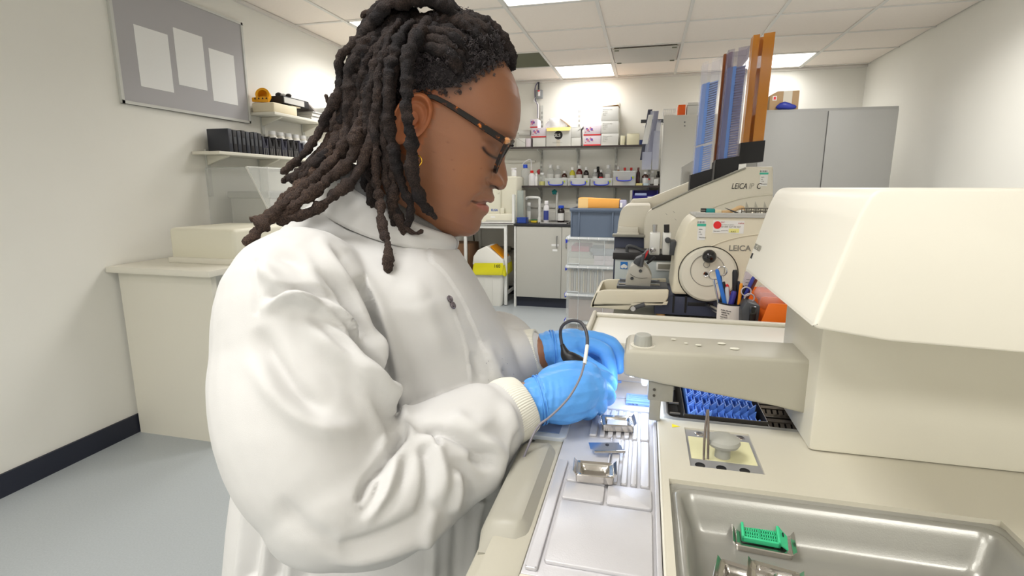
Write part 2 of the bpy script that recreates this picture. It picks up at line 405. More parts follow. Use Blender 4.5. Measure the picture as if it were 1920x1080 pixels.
for zz in (1.020, 1.028): MB().cyl((.022, .6685, zz), (.022, .6668, zz), .0018, n=10).build('screw', m_steelD, br_)
# the work lamp under the arm
lm = MB().box((-.010, .672, 1.0405), (.022, .726, 1.0440), .001).build('work_lamp', mat('work lamp glass', (236, 242, 255), .3, emit=7), st)
li = bpy.data.lights.new('work_light', 'AREA'); li.shape = 'RECTANGLE'; li.size = .03; li.size_y = .05; li.energy = TASK; li.color = (.62, .76, 1.0)
lo = bpy.data.objects.new('work_light', li); COL.objects.link(lo); lo.parent = st; lo.location = Vector((.004, .700, 1.0395)) - Vector(st.location)
# rear console: column and control hood
box('column', (.196, .63, .984), (.52, .785, 1.18), m_cream, st, .006)
hood = [(.186, 1.2845), (.178, 1.2835), (.1725, 1.278), (.166, 1.262), (.1425, 1.172), (.1425, 1.169), (.146, 1.167), (.20, 1.160), (.52, 1.150), (.52, 1.2845)]
MB().prism([(x, .48, z) for x, z in hood], (0, .32, 0), .003, 2).build('control_hood', m_hood, st, 50)
hd = (Vector((.166, 0, 1.262)) - Vector((.1425, 0, 1.172))).normalized()
text('EG 1150', Vector((.1425, .792, 1.172)) + hd * .030 + Vector((-.0006, 0, 0)), .011, m_grey, st, (0, -1, 0), hd); text('H', Vector((.1425, .792, 1.172)) + hd * .016 + Vector((-.0006, 0, 0)), .011, m_ink, st, (0, -1, 0), hd)
b = MB(); b.prism([(.0460, .6555, .9842), (.0460, .6655, .9842), (.0560, .6600, .9842)], (0, 0, .0003)); b.build('warning_triangle', mat('warning yellow', (238, 222, 40), .5), st)
# paraffin crumbs on the arm
for cx, cy, s in ((.075, .695, .003), (.105, .71, .004), (.118, .69, .0045), (.045, .715, .0025), (.06, .70, .002)):
    b = MB(); b.sphere((cx, cy, 1.0838), s, 8, (1.4, 1, .25)); b.build('wax_crumb', mat('wax', (232, 230, 214), .4), st)
# ---------------------------------------------------------------- cold plate beside it
cp = thing('cold_plate', (.18, 1.06, BZ), 'flat cream cold plate module behind the embedding arm', 'lab instrument')
b = MB(); b.prism([(x, .956, z) for x, z in [(-.11, .91), (-.128, .935), (-.128, .955), (-.115, .982), (-.104, .9955), (-.095, .9985), (.50, .9985), (.50, .91)]], (0, .225, 0), .006, 3); b.build('housing', m_cream, cp, 50)
for yy in (.99, 1.14):
    for xx in (-.07, .44): MB().lathe([(.014, 0), (.014, .02)], (xx, yy, BZ)).build('foot', m_black, cp)
b = MB()
for lo_, hi_ in (((-.105, .960, .997), (-.096, 1.178, 1.010)), ((-.105, 1.162, .997), (.49, 1.178, 1.006)), ((.482, .960, .997), (.49, 1.178, 1.006))): b.box(lo_, hi_, .003)
b.build('raised_rim', m_cream, cp, 50)
box('chill_surface', (-.088, .966, .9975), (.478, 1.155, .9995), mat('frosted white plate', (228, 226, 216), .4, bump=.1, bscale=120), cp, .001)
# ---------------------------------------------------------------- moulds, cassettes, blade, forceps on the station
def mould(name, c, rz, label, s=1.0, tilt=0, group='steel embedding moulds'):
    """stamped tray with a flared rim and a square well"""
    t = thing(name, c, label, 'mould', group); t.rotation_euler = (tilt, 0, rz)
    W_, D_ = .0185 * s, .0145 * s
    secs = [(W_ + .0010, D_ + .0004, .0005), (W_ + .0016, D_ + .0010, .0085), (W_ + .0004, D_, .0092), (W_ - .0030, D_ - .0032, .0080), (W_ - .0042, D_ - .0046, .0040), (W_ - .0050, D_ - .0052, .0034), (W_ - .0060, D_ - .0060, .0012)]
    b = MB(); rows = [[Vector(c) + Matrix.Rotation(rz, 3, 'Z') @ (Matrix.Rotation(tilt, 3, 'X') @ Vector((x, y, z))) for x, y in rrect(0, 0, 2 * w_, 2 * d_, .0028, 3)] for w_, d_, z in secs]
    gv = b.sheet(rows, closed_v=True); b.b.faces.new(gv[-1]); b.build('well', m_alu, t, 40)
    for sx in (-1, 1):
        b = MB(); q = []
        for (x, z) in ((W_ + .0008, .0088), (W_ + .0040, .0125), (W_ + .0045, .0123), (W_ + .0016, .0080)): q.append((sx * x, z))
        pts = [Vector(c) + Matrix.Rotation(rz, 3, 'Z') @ (Matrix.Rotation(tilt, 3, 'X') @ Vector((x, -D_ * .95, z))) for x, z in q]
        b.prism(pts, Matrix.Rotation(rz, 3, 'Z') @ (Matrix.Rotation(tilt, 3, 'X') @ Vector((0, 2 * D_ * .95, 0)))); b.build('lip', m_alu, t)
    return t
p = atz(1115, 893, .9795); mould('embedding_mould', p, math.radians(4), 'empty stainless mould with a deep square well on the plate near the blade', 1.0)
p = atz(1157, 800, .9795); mm = mould('embedding_mould', p, math.radians(8), 'bright wax-filled steel mould just below her gloved hand', 1.0)
box('wax_fill', p + Vector((-.013, -.009, .0035)), p + Vector((.013, .009, .0058)), mat('clear wax', (226, 230, 240), .12, alpha=.7, bump=.6, bscale=140), mm, .001)
bl = MB(); c = atz(1137, 838, .9832); R = Matrix.Rotation(math.radians(14), 3, 'Z') @ Matrix.Rotation(.12, 3, 'X')
bld = thing('razor_blade', c, 'single-edged steel razor blade lying beside the empty mould', 'blade')
def RP(x, y, z=0): return c + R @ Vector((x, y, z))
outl = [(-.0195, -.0050), (-.0155, -.0060), (-.0150, -.0092), (.0205, -.0092), (.0205, -.0060), (.0180, -.0050), (.0180, .0020), (.0165, .0035), (.0165, .0085), (-.0200, .0085)]
MB().prism([RP(x, y) for x, y in outl], R @ Vector((0, 0, .0004))).build('blade', mat('blade steel', (176, 190, 220), .15, metal=.95), bld)
b = MB(); b.box((-.0155, -.0108, -.0012), (.0205, -.0078, .0012), .0005)
me = b.mesh('spine'); me.transform(Matrix.Translation(c) @ R.to_4x4()); link('spine', me, m_alu, bld)
MB().lathe([(.0022, 0), (.0022, .0003), (0, .0003)], RP(.0015, .0035, .0004), 12, R @ Vector((0, 0, 1))).build('notch', m_black, bld)
p = atz(1195, 752, .9795)
bk = thing('tissue_cassette', p, 'pale blue embedding cassette lying under the arm nozzle', 'cassette', 'cassettes')
b = MB(); b.box(p + Vector((-.016, -.012, 0)), p + Vector((.020, .014, .0055)), .001); b.build('body', mat('cassette blue', (128, 164, 232), .45), bk)
MB().prism([p + Vector(q) for q in ((-.016, -.0125, .0002), (.020, -.0125, .0002), (.020, -.0170, 0), (-.016, -.0170, 0))], (0, 0, .003)).build('label_face', MATS['cassette blue'], bk)
for k in range(3): box('rib', p + Vector((-.012, -.008 + k * .007, .0055)), p + Vector((.016, -.0045 + k * .007, .0062)), MATS['cassette blue'], bk)
text('123 456 786', p + Vector((-.013, -.0173, .0008)), .0028, m_ink, bk, (1, 0, 0), (0, .35, 1))
p = atz(1158, 717, .985); b = MB(); b.box(p + Vector((-.010, -.003, 0)), p + Vector((.006, .004, .003)), .001); tag(b.build('blue_offcut', MATS['cassette blue']), 'small blue plastic offcut at the tip of the arm', 'plastic offcut')
# mould and green cassette in the tray
def green(c, rz):
    t = thing('tissue_cassette', c, 'bright green biopsy cassette seated in a steel mould', 'cassette', 'cassettes'); Rm = Matrix.Rotation(rz, 3, 'Z') @ Matrix.Rotation(.30, 3, 'X')
    m_g = mat('cassette green', (60, 196, 138), .45)
    def add(nm, f, m):
        b = MB(); f(b); me = b.mesh(nm); me.transform(Matrix.Translation(c) @ Rm.to_4x4()); return link(nm, me, m, t)
    def frame(b):
        b.box((-.020, -.0135, .004), (-.0175, .0135, .010), .0005); b.box((.0120, -.0135, .004), (.0145, .0135, .010), .0005)
        b.box((-.020, -.0135, .004), (.0145, -.0112, .010), .0005); b.box((-.020, .0112, .004), (.0145, .0135, .010), .0005)
        b.prism([(.0145, -.0135, .0095), (.0225, -.0135, .003), (.0225, .0135, .003), (.0145, .0135, .0095)], (0, 0, -.0018))
    add('frame', frame, m_g)
    def gridb(b):
        for k in range(15): x = -.0172 + k * .00205; b.box((x, -.0115, .0052), (x + .00105, .0115, .0064))
        for k in range(6): y = -.0110 + k * .0042; b.box((-.0178, y, .0052), (.0122, y + .0012, .0064))
        b.box((-.0035, -.0115, .0052), (-.0020, .0115, .0064))
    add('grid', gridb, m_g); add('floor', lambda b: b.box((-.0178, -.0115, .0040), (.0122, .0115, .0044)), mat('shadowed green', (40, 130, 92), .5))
    add('slot', lambda b: b.box((.0172, -.002, .0072), (.0182, .002, .0085)), m_black)
c = atz(1428, 1018, .9405); c.z = .946
mould('embedding_mould', c + Vector((0, .002, -.004)), math.radians(-4), 'tarnished mould holding the green cassette in the warming tray', 1.28, .25)
green(c + Vector((0, .001, .001)), math.radians(-4))
p = atz(1395, 1100, .940); mould('embedding_mould', p, math.radians(-14), 'loose mould cut off by the bottom edge of the picture', 1.1)
p = atz(1452, 1098, .940); mould('embedding_mould', p, math.radians(-12), 'second loose mould at the bottom corner of the tray', 1.0)
# forceps standing in the insert
fc = thing('forceps', (.073, .571, .973), 'steel forceps standing upright in the holder insert', 'forceps')
for q0, q1, q2 in (((1319, 876), (1321, 822), (1326, 768)), ((1327, 876), (1328, 822), (1328, 768))):
    b = MB(); a0_, a1_, a2_ = atd(q0[0], q0[1], .598), atd(q1[0], q1[1], .592), atd(q2[0], q2[1], .588)
    b.tube(spline([tuple(a0_), tuple(a1_), tuple(a2_)], 8), [.0010 + .0004 * math.sin(PI * i / 16) for i in range(17)], 8); b.build('arm', mat('forceps steel', (140, 130, 122), .3, metal=.8, var=.2, vscale=300), fc)
# ---------------------------------------------------------------- cassettes and baskets in the warm bath
m_bc = mat('bath cassette blue', (112, 162, 250), .35, coat=.2)
def cass_mesh():
    b = MB()
    b.box((-.0048, -.0145, 0), (-.0030, .0145, .026), .0004, 1); b.box((.0022, -.0145, 0), (.0034, .0145, .026), .0004, 1)
    b.box((-.0048, -.0145, 0), (.0034, -.0130, .026), .0003, 1); b.box((-.0048, .0130, 0), (.0034, .0145, .026), .0003, 1)
    b.prism([(-.0030, -.0145, .026), (.0034, -.0145, .026), (.0034, -.0145, .0330)], (0, .003, 0)); b.prism([(-.0030, .0115, .026), (.0034, .0115, .026), (.0034, .0115, .0330)], (0, .003, 0))
    me = b.mesh('cassette'); me.materials.append(m_bc); return me
cm = cass_mesh(); n_c = 0
for r in range(5):
    for k in range(9):
        if r == 0 and k < 3: pass
        o = bpy.data.objects.new('bath_cassette', cm); COL.objects.link(o)
        o.location = (.072 + k * .0100 + r * .0005, .716 + r * .0335, .9600 if not (r == 0 and k > 2) else .953); o.rotation_euler = (0, .10, 0)
        tag(o, 'blue bath cassette, %s row from the rim, %s from the lever' % (nth(r), nth(k)), 'cassette', 'blue cassettes in the warm bath')
def basket(x0, x1, y0, y1, label, nm='cassette_basket', win=5):
    t = thing(nm, ((x0 + x1) / 2, (y0 + y1) / 2, .944), label, 'basket', 'bath baskets')
    dz = .012 if nm == 'cassette_basket' else 0
    for yy in (y0, y1):
        b = MB(); b.box((x0, yy - .0005, .944), (x1, yy + .0005, .950)); b.box((x0, yy - .0005, .966), (x1, yy + .0005, .974 + dz)); w_ = (x1 - x0) / (win + 1)
        for k in range(win + 1): xx = x0 + k * (x1 - x0 - .006) / win; b.box((xx, yy - .0005, .950), (xx + .006, yy + .0005, .966))
        b.build('slotted_side', m_steelD, t)
    for xx in (x0, x1): MB().box((xx - .0005, y0, .944), (xx + .0005, y1, .974 + dz)).build('end', m_steelD, t)
    if nm == 'mould_rack':                                   # slotted sloping plate with folded edges
        b = MB(); n_ = 8; R = Matrix.Rotation(.45, 3, 'X'); pv = Vector((0, y0 + .004, .962))
        def bar(xa, xb, ya, yb, h_=.0012):
            b.box((xa, y0 + ya, .962), (xb, y0 + yb, .962 + h_), rot=R, piv=pv)
        bar(x0 + .001, x1 - .001, .002, .008); bar(x0 + .001, x1 - .001, .016, .021); bar(x0 + .001, x1 - .001, .029, .034, .003)
        for k in range(n_ + 1): xx = x0 + .001 + k * (x1 - x0 - .007) / n_; bar(xx, xx + .005, .004, .032)
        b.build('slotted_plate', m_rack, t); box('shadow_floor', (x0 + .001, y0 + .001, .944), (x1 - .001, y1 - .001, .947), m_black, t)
    return t
basket(.064, .1665, .698, .894, 'steel basket full of blue cassettes in the bath', win=6)
for k in range(4): basket(.172, .240, .700 + k * .045, .738 + k * .045, ['slotted dark metal rack nearest the bath rim', 'slotted dark metal rack in second row of the bath', 'slotted dark metal rack in third row of the bath', 'slotted dark metal rack under the arm, far row'][k], 'mould_rack', 7)
for k in range(4): basket(.244, .312, .700 + k * .045, .738 + k * .045, ['end metal rack beside the console, first row', 'end metal rack beside the console, second row', 'end metal rack beside the console, third row', 'end metal rack beside the console, fourth row'][k], 'mould_rack', 7)
# ---------------------------------------------------------------- heated forceps with its cable, held in the near hand
tool = thing('heated_forceps', atd(1075, 672, .705), 'black heated forceps grip held in her glove, with a looping cable', 'forceps')
b = MB(); s = spline([tuple(atd(*q[:3])) + (q[3],) for q in ((1054, 646, .715, .0030), (1057, 654, .713, .0042), (1062, 666, .710, .0080), (1072, 674, .706, .0098), (1084, 678, .704, .0085), (1098, 684, .705, .006), (1120, 700, .722, .004), (1140, 722, .742, .002))], 6)
b.tube([q[:3] for q in s], [q[3] for q in s], 14); b.build('grip', m_black, tool, 80)
s = spline([tuple(atd(*q)) for q in ((1054, 648, .715), (1051, 630, .714), (1052, 616, .710), (1060, 606, .705), (1074, 601, .698), (1088, 604, .690), (1097, 616, .680), (1101, 632, .672), (1101, 648, .664))], 6)
b = MB(); b.tube([q for q in s], .0022, 10); b.build('cable', mat('cable sheath', (66, 64, 68), .4), tool, 80)
s = spline([tuple(atd(*q)) for q in ((1101, 648, .664), (1099, 662, .655), (1096, 682, .646))], 6); b = MB(); b.tube(s, .0024, 10); b.build('white_sleeve', m_white, tool, 80)
s = spline([tuple(atd(*q)) for q in ((1096, 680, .646), (1090, 702, .638), (1080, 724, .632), (1066, 746, .626), (1048, 766, .622), (1028, 784, .620), (1012, 796, .618), (1000, 815, .612), (985, 850, .60), (965, 900, .585))], 6); b = MB(); b.tube(s, .0014, 8); b.build('lead', mat('grey lead', (128, 124, 132), .4), tool, 80)
# ================================================================ the person
HY = math.radians(15)                                   # she faces right, turned a little into the room
EF = np.array([math.cos(HY), math.sin(HY), 0.]); EN = np.array([math.sin(HY), -math.cos(HY), 0.])   # forward, toward her right hand
HC = np.array(atd(860, 270, .75)); HT = math.radians(25)                    # head centre, head bowed 25 degrees
NC = np.array(CAM); nR, nU, nF = np.array(RGT), np.array(UPV), np.array(FWD)
def bp(f, l, z): return HC * np.array([1, 1, 0]) + EF * f + EN * l + np.array([0, 0, z])            # body frame, z absolute
def hp(a, b, l=0):                                                                                  # head frame
    f = a * math.cos(HT) + b * math.sin(HT); z = -a * math.sin(HT) + b * math.cos(HT)
    return HC + EF * f + EN * l + np.array([0, 0, z])
def side(px, py, l=0):                                  # point on the plane l metres beside her midline
    r = np.array(ray(px, py)); return NC + r * (((HC - NC) @ EN + l) / (r @ EN))
def hab(p):
    q = p - HC; f = q @ EF; z = q[..., 2]; l = q @ EN
    return f * math.cos(HT) - z * math.sin(HT), f * math.sin(HT) + z * math.cos(HT), l
def topx(p):
    q = p - NC; d = q @ nF; return 960 + F_PX * (q @ nR) / d, 540 - F_PX * (q @ nU) / d, d
def stroke_dist(x, y, pts):
    """distance of points to a polyline and position 0..1 along it"""
    best = np.full(x.shape, 1e9); pos = np.zeros(x.shape); n = len(pts) - 1
    for i in range(n):
        ax, ay = pts[i][0], pts[i][1]; dx, dy = pts[i + 1][0] - ax, pts[i + 1][1] - ay; L = dx * dx + dy * dy + 1e-9
        t = np.clip(((x - ax) * dx + (y - ay) * dy) / L, 0, 1); d = np.hypot(x - ax - t * dx, y - ay - t * dy)
        m = d < best; best = np.where(m, d, best); pos = np.where(m, (i + t) / n, pos)
    return best, pos
def sstep(a, b, x): t = np.clip((x - a) / (b - a), 0, 1); return t * t * (3 - 2 * t)
def vnoise(p, s, seed=0):
    """cheap smooth value noise on an array of points"""
    q = p * s + seed * 17.3; i = np.floor(q).astype(np.int64); f = q - i; f = f * f * (3 - 2 * f)
    def h(a):
        n = a[:, 0] * 374761393 + a[:, 1] * 668265263 + a[:, 2] * 1274126177; n = (n ^ (n >> 13)) * 1274126177
        return ((n ^ (n >> 16)) & 0xffff) / 32767.5 - 1
    out = 0
    for dx in (0, 1):
        for dy in (0, 1):
            for dz in (0, 1):
                wgt = (f[:, 0] if dx else 1 - f[:, 0]) * (f[:, 1] if dy else 1 - f[:, 1]) * (f[:, 2] if dz else 1 - f[:, 2])
                out = out + wgt * h(i + np.array([dx, dy, dz]))
    return out
HLN = [(968, 60), (957, 100), (940, 118), (905, 140), (875, 160), (845, 172), (815, 176), (800, 172), (770, 178), (745, 205), (742, 250), (740, 330)]
def hairmask(P):
    a, b, l = hab(P); PM = P + np.outer(np.abs(l) - l, EN); X, Y, D = topx(PM)
    hx = [p[0] for p in HLN[::-1]]
    d, s = stroke_dist(X, Y, HLN)
    yl = np.interp(X, [740, 745, 770, 800, 815, 845, 875, 905, 940, 957, 968], [340, 205, 178, 172, 176, 172, 160, 140, 118, 100, 60])
    inside = (Y < yl) | (X < 742)
    return np.where(inside, d, -d), X, Y, a, b, l
person = thing('person', Vector(bp(-.1, 0, 0)), 'person in a white lab coat with dreadlocks, bent over the embedding station', 'person')
# ---------------------------------------------------------------- head: rows of sections across a traced profile (head frame, metres)
PF = [(.141, -.035), (.138, -.012), (.133, .003), (.125, .018), (.1165, .031), (.1037, .0455), (.0885, .0565), (.0773, .0617), (.0656, .066), (.0544, .0684), (.0429, .0690), (.0293, .0655), (.0173, .0660), (.0062, .0695),
      (-.0003, .0744), (-.0085, .0803), (-.0157, .0845), (-.0249, .0864), (-.0300, .0852), (-.0335, .0815), (-.0355, .0765), (-.0373, .0708), (-.0412, .0725), (-.0465, .0779), (-.0517, .0791), (-.0558, .0768), (-.0590, .0715),
      (-.0602, .0725), (-.0630, .0764), (-.0683, .0785), (-.0724, .0780), (-.0788, .0752), (-.0848, .0743), (-.0908, .0760), (-.0999, .0768), (-.1079, .0736), (-.1134, .0683), (-.1187, .0569), (-.1254, .0435), (-.1300, .0233), (-.134, .0)]
PB = [(.141, -.037), (.138, -.062), (.13, -.082), (.11, -.105), (.08, -.121), (.05, -.128), (.02, -.127), (-.01, -.12), (-.04, -.105), (-.07, -.088), (-.1, -.07), (-.12, -.055), (-.134, -.03)]
PW = [(.141, .002), (.138, .022), (.133, .035), (.125, .047), (.11, .059), (.09, .067), (.06, .0725), (.03, .0735), (0, .0725), (-.02, .0700), (-.04, .0665), (-.06, .0620), (-.08, .0560), (-.1, .0470), (-.112, .0390), (-.12, .034), (-.13, .025), (-.134, .012)]
PC = [(.141, -.036), (.1, -.035), (.03, -.030), (0, -.02), (-.04, -.008), (-.07, .002), (-.1, .012), (-.134, -.01)]
def lut(t, b): t = sorted(t); return np.interp(b, [x[0] for x in t], [x[1] for x in t])
NR, NT = 300, 200
bb = np.concatenate([np.linspace(.1409, .05, 70, endpoint=False), np.linspace(.05, -.125, 200, endpoint=False), np.linspace(-.125, -.1339, NR - 270)])
# the nose and lips stand on a smoother base face
base_pts = [(.2, -.2)] + [(b, a) for b, a in PF if b > .04] + [(.0293, .0640), (.0062, .0625), (-.0157, .0632), (-.0249, .0638), (-.0373, .0655), (-.0517, .068), (-.0600, .0675), (-.0683, .0690), (-.0788, .0700), (-.0908, .0715), (-.0999, .0725)] + [(b, a) for b, a in PF if b < -.1]
af = lut(PF, bb); a0 = lut([(b, a) for b, a in base_pts], bb); a0 = np.minimum(a0, af)
sg = lut([(.05, .012), (.03, .0075), (.0062, .0085), (-.0085, .0105), (-.02, .0145), (-.03, .0165), (-.0373, .013), (-.045, .017), (-.055, .022), (-.065, .020), (-.075, .018), (-.1, .02), (.2, .02), (-.14, .02)], bb)
t = np.linspace(0, 2 * PI, NT, endpoint=False); ct, st = np.cos(t), np.sin(t)
ex = lut([(.141, 2.0), (.09, 2.15), (.03, 2.5), (0, 2.5), (-.05, 2.35), (-.1, 2.1), (-.134, 2)], bb)[:, None]
cs = np.sign(ct) * np.abs(ct) ** (2 / ex); sn = np.sign(st) * np.abs(st) ** (2 / ex)
ac = lut(PC, bb)[:, None]; ab_ = lut(PB, bb)[:, None]; W = lut(PW, bb)[:, None]
A = np.where(cs > 0, ac + (a0[:, None] - ac) * cs, ac + (ac - ab_) * cs); L = W * sn; B = np.repeat(bb[:, None], NT, 1)
front = sstep(0, .35, cs)
A = A + front * (af - a0)[:, None] * np.exp(-(L / sg[:, None]) ** 2)
g = lambda x, c, s: np.exp(-((x - c) / s) ** 2)
def dent(al, bc, sl, sb, d):
    global A, L
    A = A + front * d * g(np.abs(L), al, sl) * g(B, bc, sb)
dent(.030, .012, .016, .014, -.0055)      # eye sockets
dent(.031, .008, .012, .009, .0045)       # eyeballs under the lids
dent(.030, .040, .024, .009, .0025)       # brow
dent(.046, -.018, .020, .020, .0040)      # cheeks
dent(.0160, -.0240, .0065, .0085, .0095)  # nostril wings
dent(.030, -.050, .012, .018, -.0010)
grid = [[hp(A[i, j], B[i, j], L[i, j]) for j in range(NT)] for i in range(NR)]
hb = MB(); gv = hb.sheet(grid, closed_v=True)
hb.b.faces.new(gv[0]); hb.b.faces.new(gv[-1][::-1])
head_me = hb.mesh('head', 0)
# ---------------------------------------------------------------- ears (plates with helix, bowl and tragus), in the head frame
def ear_mesh(sgn):
    R, T = 26, 48; out = []; cx, cy = -.058, -.002; tilt = math.radians(-12)
    def pt(r, th, back):
        ex_, ey_ = r * .0205 * math.cos(th) * (1 + .12 * math.sin(th)), r * .0365 * math.sin(th)
        if math.sin(th) < 0: ex_ *= 1 - .25 * abs(math.sin(th)) ** 2
        x = cx + ex_ * math.cos(tilt) - ey_ * math.sin(tilt); y = cy + ex_ * math.sin(tilt) + ey_ * math.cos(tilt)
        fx = math.cos(th)
        flare = .004 + .017 * max(0, -ex_ / .0205 * .5 + .5)
        if back: h = flare - .005 * (1 - r ** 4)
        else:
            h = flare
            up = max(0., math.sin(th) * .5 + .62) if fx < .5 else max(0, .95 * math.sin(th))
            h += .0065 * g(r, .88, .10) * up                                  # helix
            h -= .0135 * g(r * fx, -.05, .40) * g(r * math.sin(th), -.05, .38)     # bowl
            h -= .0030 * g(r, .70, .09) * up
            h += .0030 * g(r * fx, -.42, .16) * g(r * math.sin(th), .05, .45)      # antihelix
            h += .0075 * g(r * fx, .52, .16) * g(r * math.sin(th), -.12, .16)      # tragus
            h += .003 * g(r * math.sin(th), -.8, .3)
        return hp(x, y, sgn * (.0715 + h))
    m = MB()
    f_ = [[pt(i / R, 2 * PI * j / T, 0) for j in range(T)] for i in range(1, R + 1)]
    b_ = [[pt(i / R, 2 * PI * j / T, 1) for j in range(T)] for i in range(R - 1, 0, -1)]
    gv = m.sheet(f_ + b_, closed_v=True); m.b.faces.new(gv[0]); m.b.faces.new(gv[-1][::-1])
    return m
# ---------------------------------------------------------------- trunk, neck and arms under the clothes
SR, ER, WR = (np.array(atd(560, 560, .59)), np.array(atd(610, 968, .52)), np.array(atd(985, 755, .668)))
SLF = bp(-.15, -.19, 1.17); EL = bp(-.02, -.25, .985); WL = np.array(atd(1012, 660, .80))
tr = MB()
def chain(m, pts, rads, n=20, k=6):
    """capsule chain: tapered tubes with round joints"""
    s = spline([tuple(p) + (r,) for p, r in zip(pts, rads)], k) if k > 1 else [np.append(p, r) for p, r in zip(pts, rads)]
    m.tube([q[:3] for q in s], [q[3] for q in s], n)
    m.sphere(s[0][:3], s[0][3], n); m.sphere(s[-1][:3], s[-1][3], n)
nb = bp(-.125, 0, 1.20)
chain(tr, [hp(-.055, -.02), hp(-.045, -.075), nb, bp(-.13, 0, 1.12)], [.052, .052, .058, .075])
for z, ff, fb, ww in ((1.10, -.03, -.23, .13), (1.0, .02, -.24, .14), (.9, .04, -.24, .145), (.8, .03, -.24, .15)):
    tr.sphere(bp((ff + fb) / 2, 0, z), 1, 24, ((ff - fb) / 2, ww, .10))
for S, E, W_ in ((SR, ER, WR), (SLF, EL, WL)):
    chain(tr, [bp(-.14, 0, 1.13), S, (S + E) / 2, E], [.06, .05, .045, .04]); chain(tr, [E, (E + W_) / 2, W_], [.04, .036, .027])
trunk_me = remeshed(tr, .005, 4)
def obj_tmp(me): o = bpy.data.objects.new('tmp', me); COL.objects.link(o); return o
ho = obj_tmp(head_me); others = [obj_tmp(ear_mesh(s).mesh('ear', 0)) for s in (1, -1)] + [obj_tmp(trunk_me)]
for q in others:
    md = ho.modifiers.new('u', 'BOOLEAN'); md.operation = 'UNION'; md.solver = 'EXACT'; md.object = q
body_me = evaluated(ho)
print('BODY verts', len(body_me.vertices), 'head', len(head_me.vertices), 'trunk', len(trunk_me.vertices))
for q in others + [ho]: bpy.data.objects.remove(q)
body_me.polygons.foreach_set('use_smooth', [True] * len(body_me.polygons))
# ---------------------------------------------------------------- face details: creases and colour, the same on both cheeks
P = vco(body_me); N = vno(body_me); a, b, l = hab(P)
inhead = (b > -.14) & (a > -.14)
PM = P + np.outer(np.abs(l) - l, EN); X, Y, D = topx(PM)     # measured on the near cheek, mirrored to the far one
disp = np.zeros(len(P)); shade = np.zeros((len(P), 3)) + np.array(lin((150, 103, 76))[:3])
rel = lambda pts, amp, wd, fade=True: None
def crease(pts, amp, wd, taper=.25):
    d, s = stroke_dist(X, Y, pts); e = np.exp(-(d / wd) ** 2) * (sstep(0, taper, s) * sstep(0, taper, 1 - s) if taper else 1)
    return amp * e * inhead * (a > -.03)
disp += crease(spline([(918, 347), (912, 356), (902, 364), (890, 372), (880, 386), (872, 400)], 5), -.0013, 5)      # nasolabial fold
disp += crease(spline([(905, 352), (893, 360), (881, 370), (870, 386)], 5), .0016, 10)
disp += crease(spline([(884, 377.5), (893, 380), (902, 382), (911, 381.5), (918, 381)], 5), -.0022, 2.6, .12)         # mouth line
disp += crease([(906, 390), (900, 391), (893, 387)], .0012, 6)
disp += crease(spline([(905, 276), (910, 283), (917, 290), (925, 294), (933, 297)], 5), -.0014, 2.2, .1)              # closed lid line
disp += crease(spline([(905, 268), (913, 272), (923, 277), (933, 283)], 5), .0012, 6)
disp += crease(spline([(903, 262), (914, 262), (926, 268), (936, 276)], 5), -.0011, 3)
disp += crease(spline([(906, 290), (914, 299), (924, 304)], 5), -.0006, 4)
disp += crease(spline([(914, 332), (915, 342), (921, 349)], 5), -.0024, 3.2)                                           # edge of nostril wing
disp += crease(spline([(919, 349), (926, 352), (934, 354)], 4), -.0040, 3.0, .3)                                       # nostril
P = P + N * disp[:, None]
setco(body_me, P)
def tint(mask, rgb):
    global shade
    c = np.array(lin(rgb)[:3]); m = np.clip(mask, 0, 1)[:, None]; shade = shade * (1 - m) + c * m
fr = inhead & (a > -.05)
nz = .5 + .5 * vnoise(P, 90, 3); n2 = .5 + .5 * vnoise(P, 30, 9)
tint(.35 * n2 * fr, (134, 88, 66))
tint(.45 * fr * sstep(60, 0, np.hypot(X - 880, Y - 322)), (162, 108, 74))                                             # warm cheek
tint(.45 * fr * sstep(26, 0, np.hypot((X - 918), (Y - 270) * 1.3)), (112, 78, 66))                                    # eyelid
d, s = stroke_dist(X, Y, spline([(884, 377.5), (893, 380), (902, 382), (911, 381.5), (919, 381)], 5))
tint(fr * np.exp(-(d / 2.0) ** 2) * .9, (70, 34, 30))
d, s = stroke_dist(X, Y, [(903, 381), (910, 379), (922, 376)]); tint(fr * .6 * sstep(7, 2, d) * (Y < 382), (150, 100, 88))
d, s = stroke_dist(X, Y, [(900, 384), (908, 389), (914, 391)]); tint(fr * .75 * sstep(9, 3, d) * (Y > 382), (168, 98, 88))
d, s = stroke_dist(X, Y, spline([(906, 277), (911, 284), (918, 290.5), (926, 295), (934, 298)], 5)); tint(fr * np.exp(-(d / 2.9) ** 2) * .97, (24, 14, 14))
d, s = stroke_dist(X, Y, spline([(905, 245), (925, 243), (945, 252), (958, 262)], 5)); tint(fr * np.exp(-(d / 6) ** 2) * .55 * (.4 + .6 * nz), (60, 40, 34))
d, s = stroke_dist(X, Y, [(920, 350), (927, 353), (934, 355)]); tint(fr * np.exp(-(d / 3) ** 2) * .85, (40, 20, 16))
tint(inhead * np.exp(-(np.hypot((X - 787) * 1.3, (Y - 236) * .75) / 7) ** 2) * .95, (40, 14, 8))  # dark of the ear canal painted into the skin tone
for mx, my in ((840, 240), (840, 267), (852, 230), (848, 300), (812, 285), (851, 318), (902, 316)): tint(fr * np.exp(-(np.hypot(X - mx, Y - my) / 1.5) ** 2) * .35, (84, 50, 40))
hl = sstep(-20, 14, hairmask(P)[0] + 14 * (n2 - .5) + 10 * (nz - .5))                                                # hair grows here
tint(inhead * hl * .9 * (b > -.02) * (np.abs(l) < .0735), (44, 32, 30))
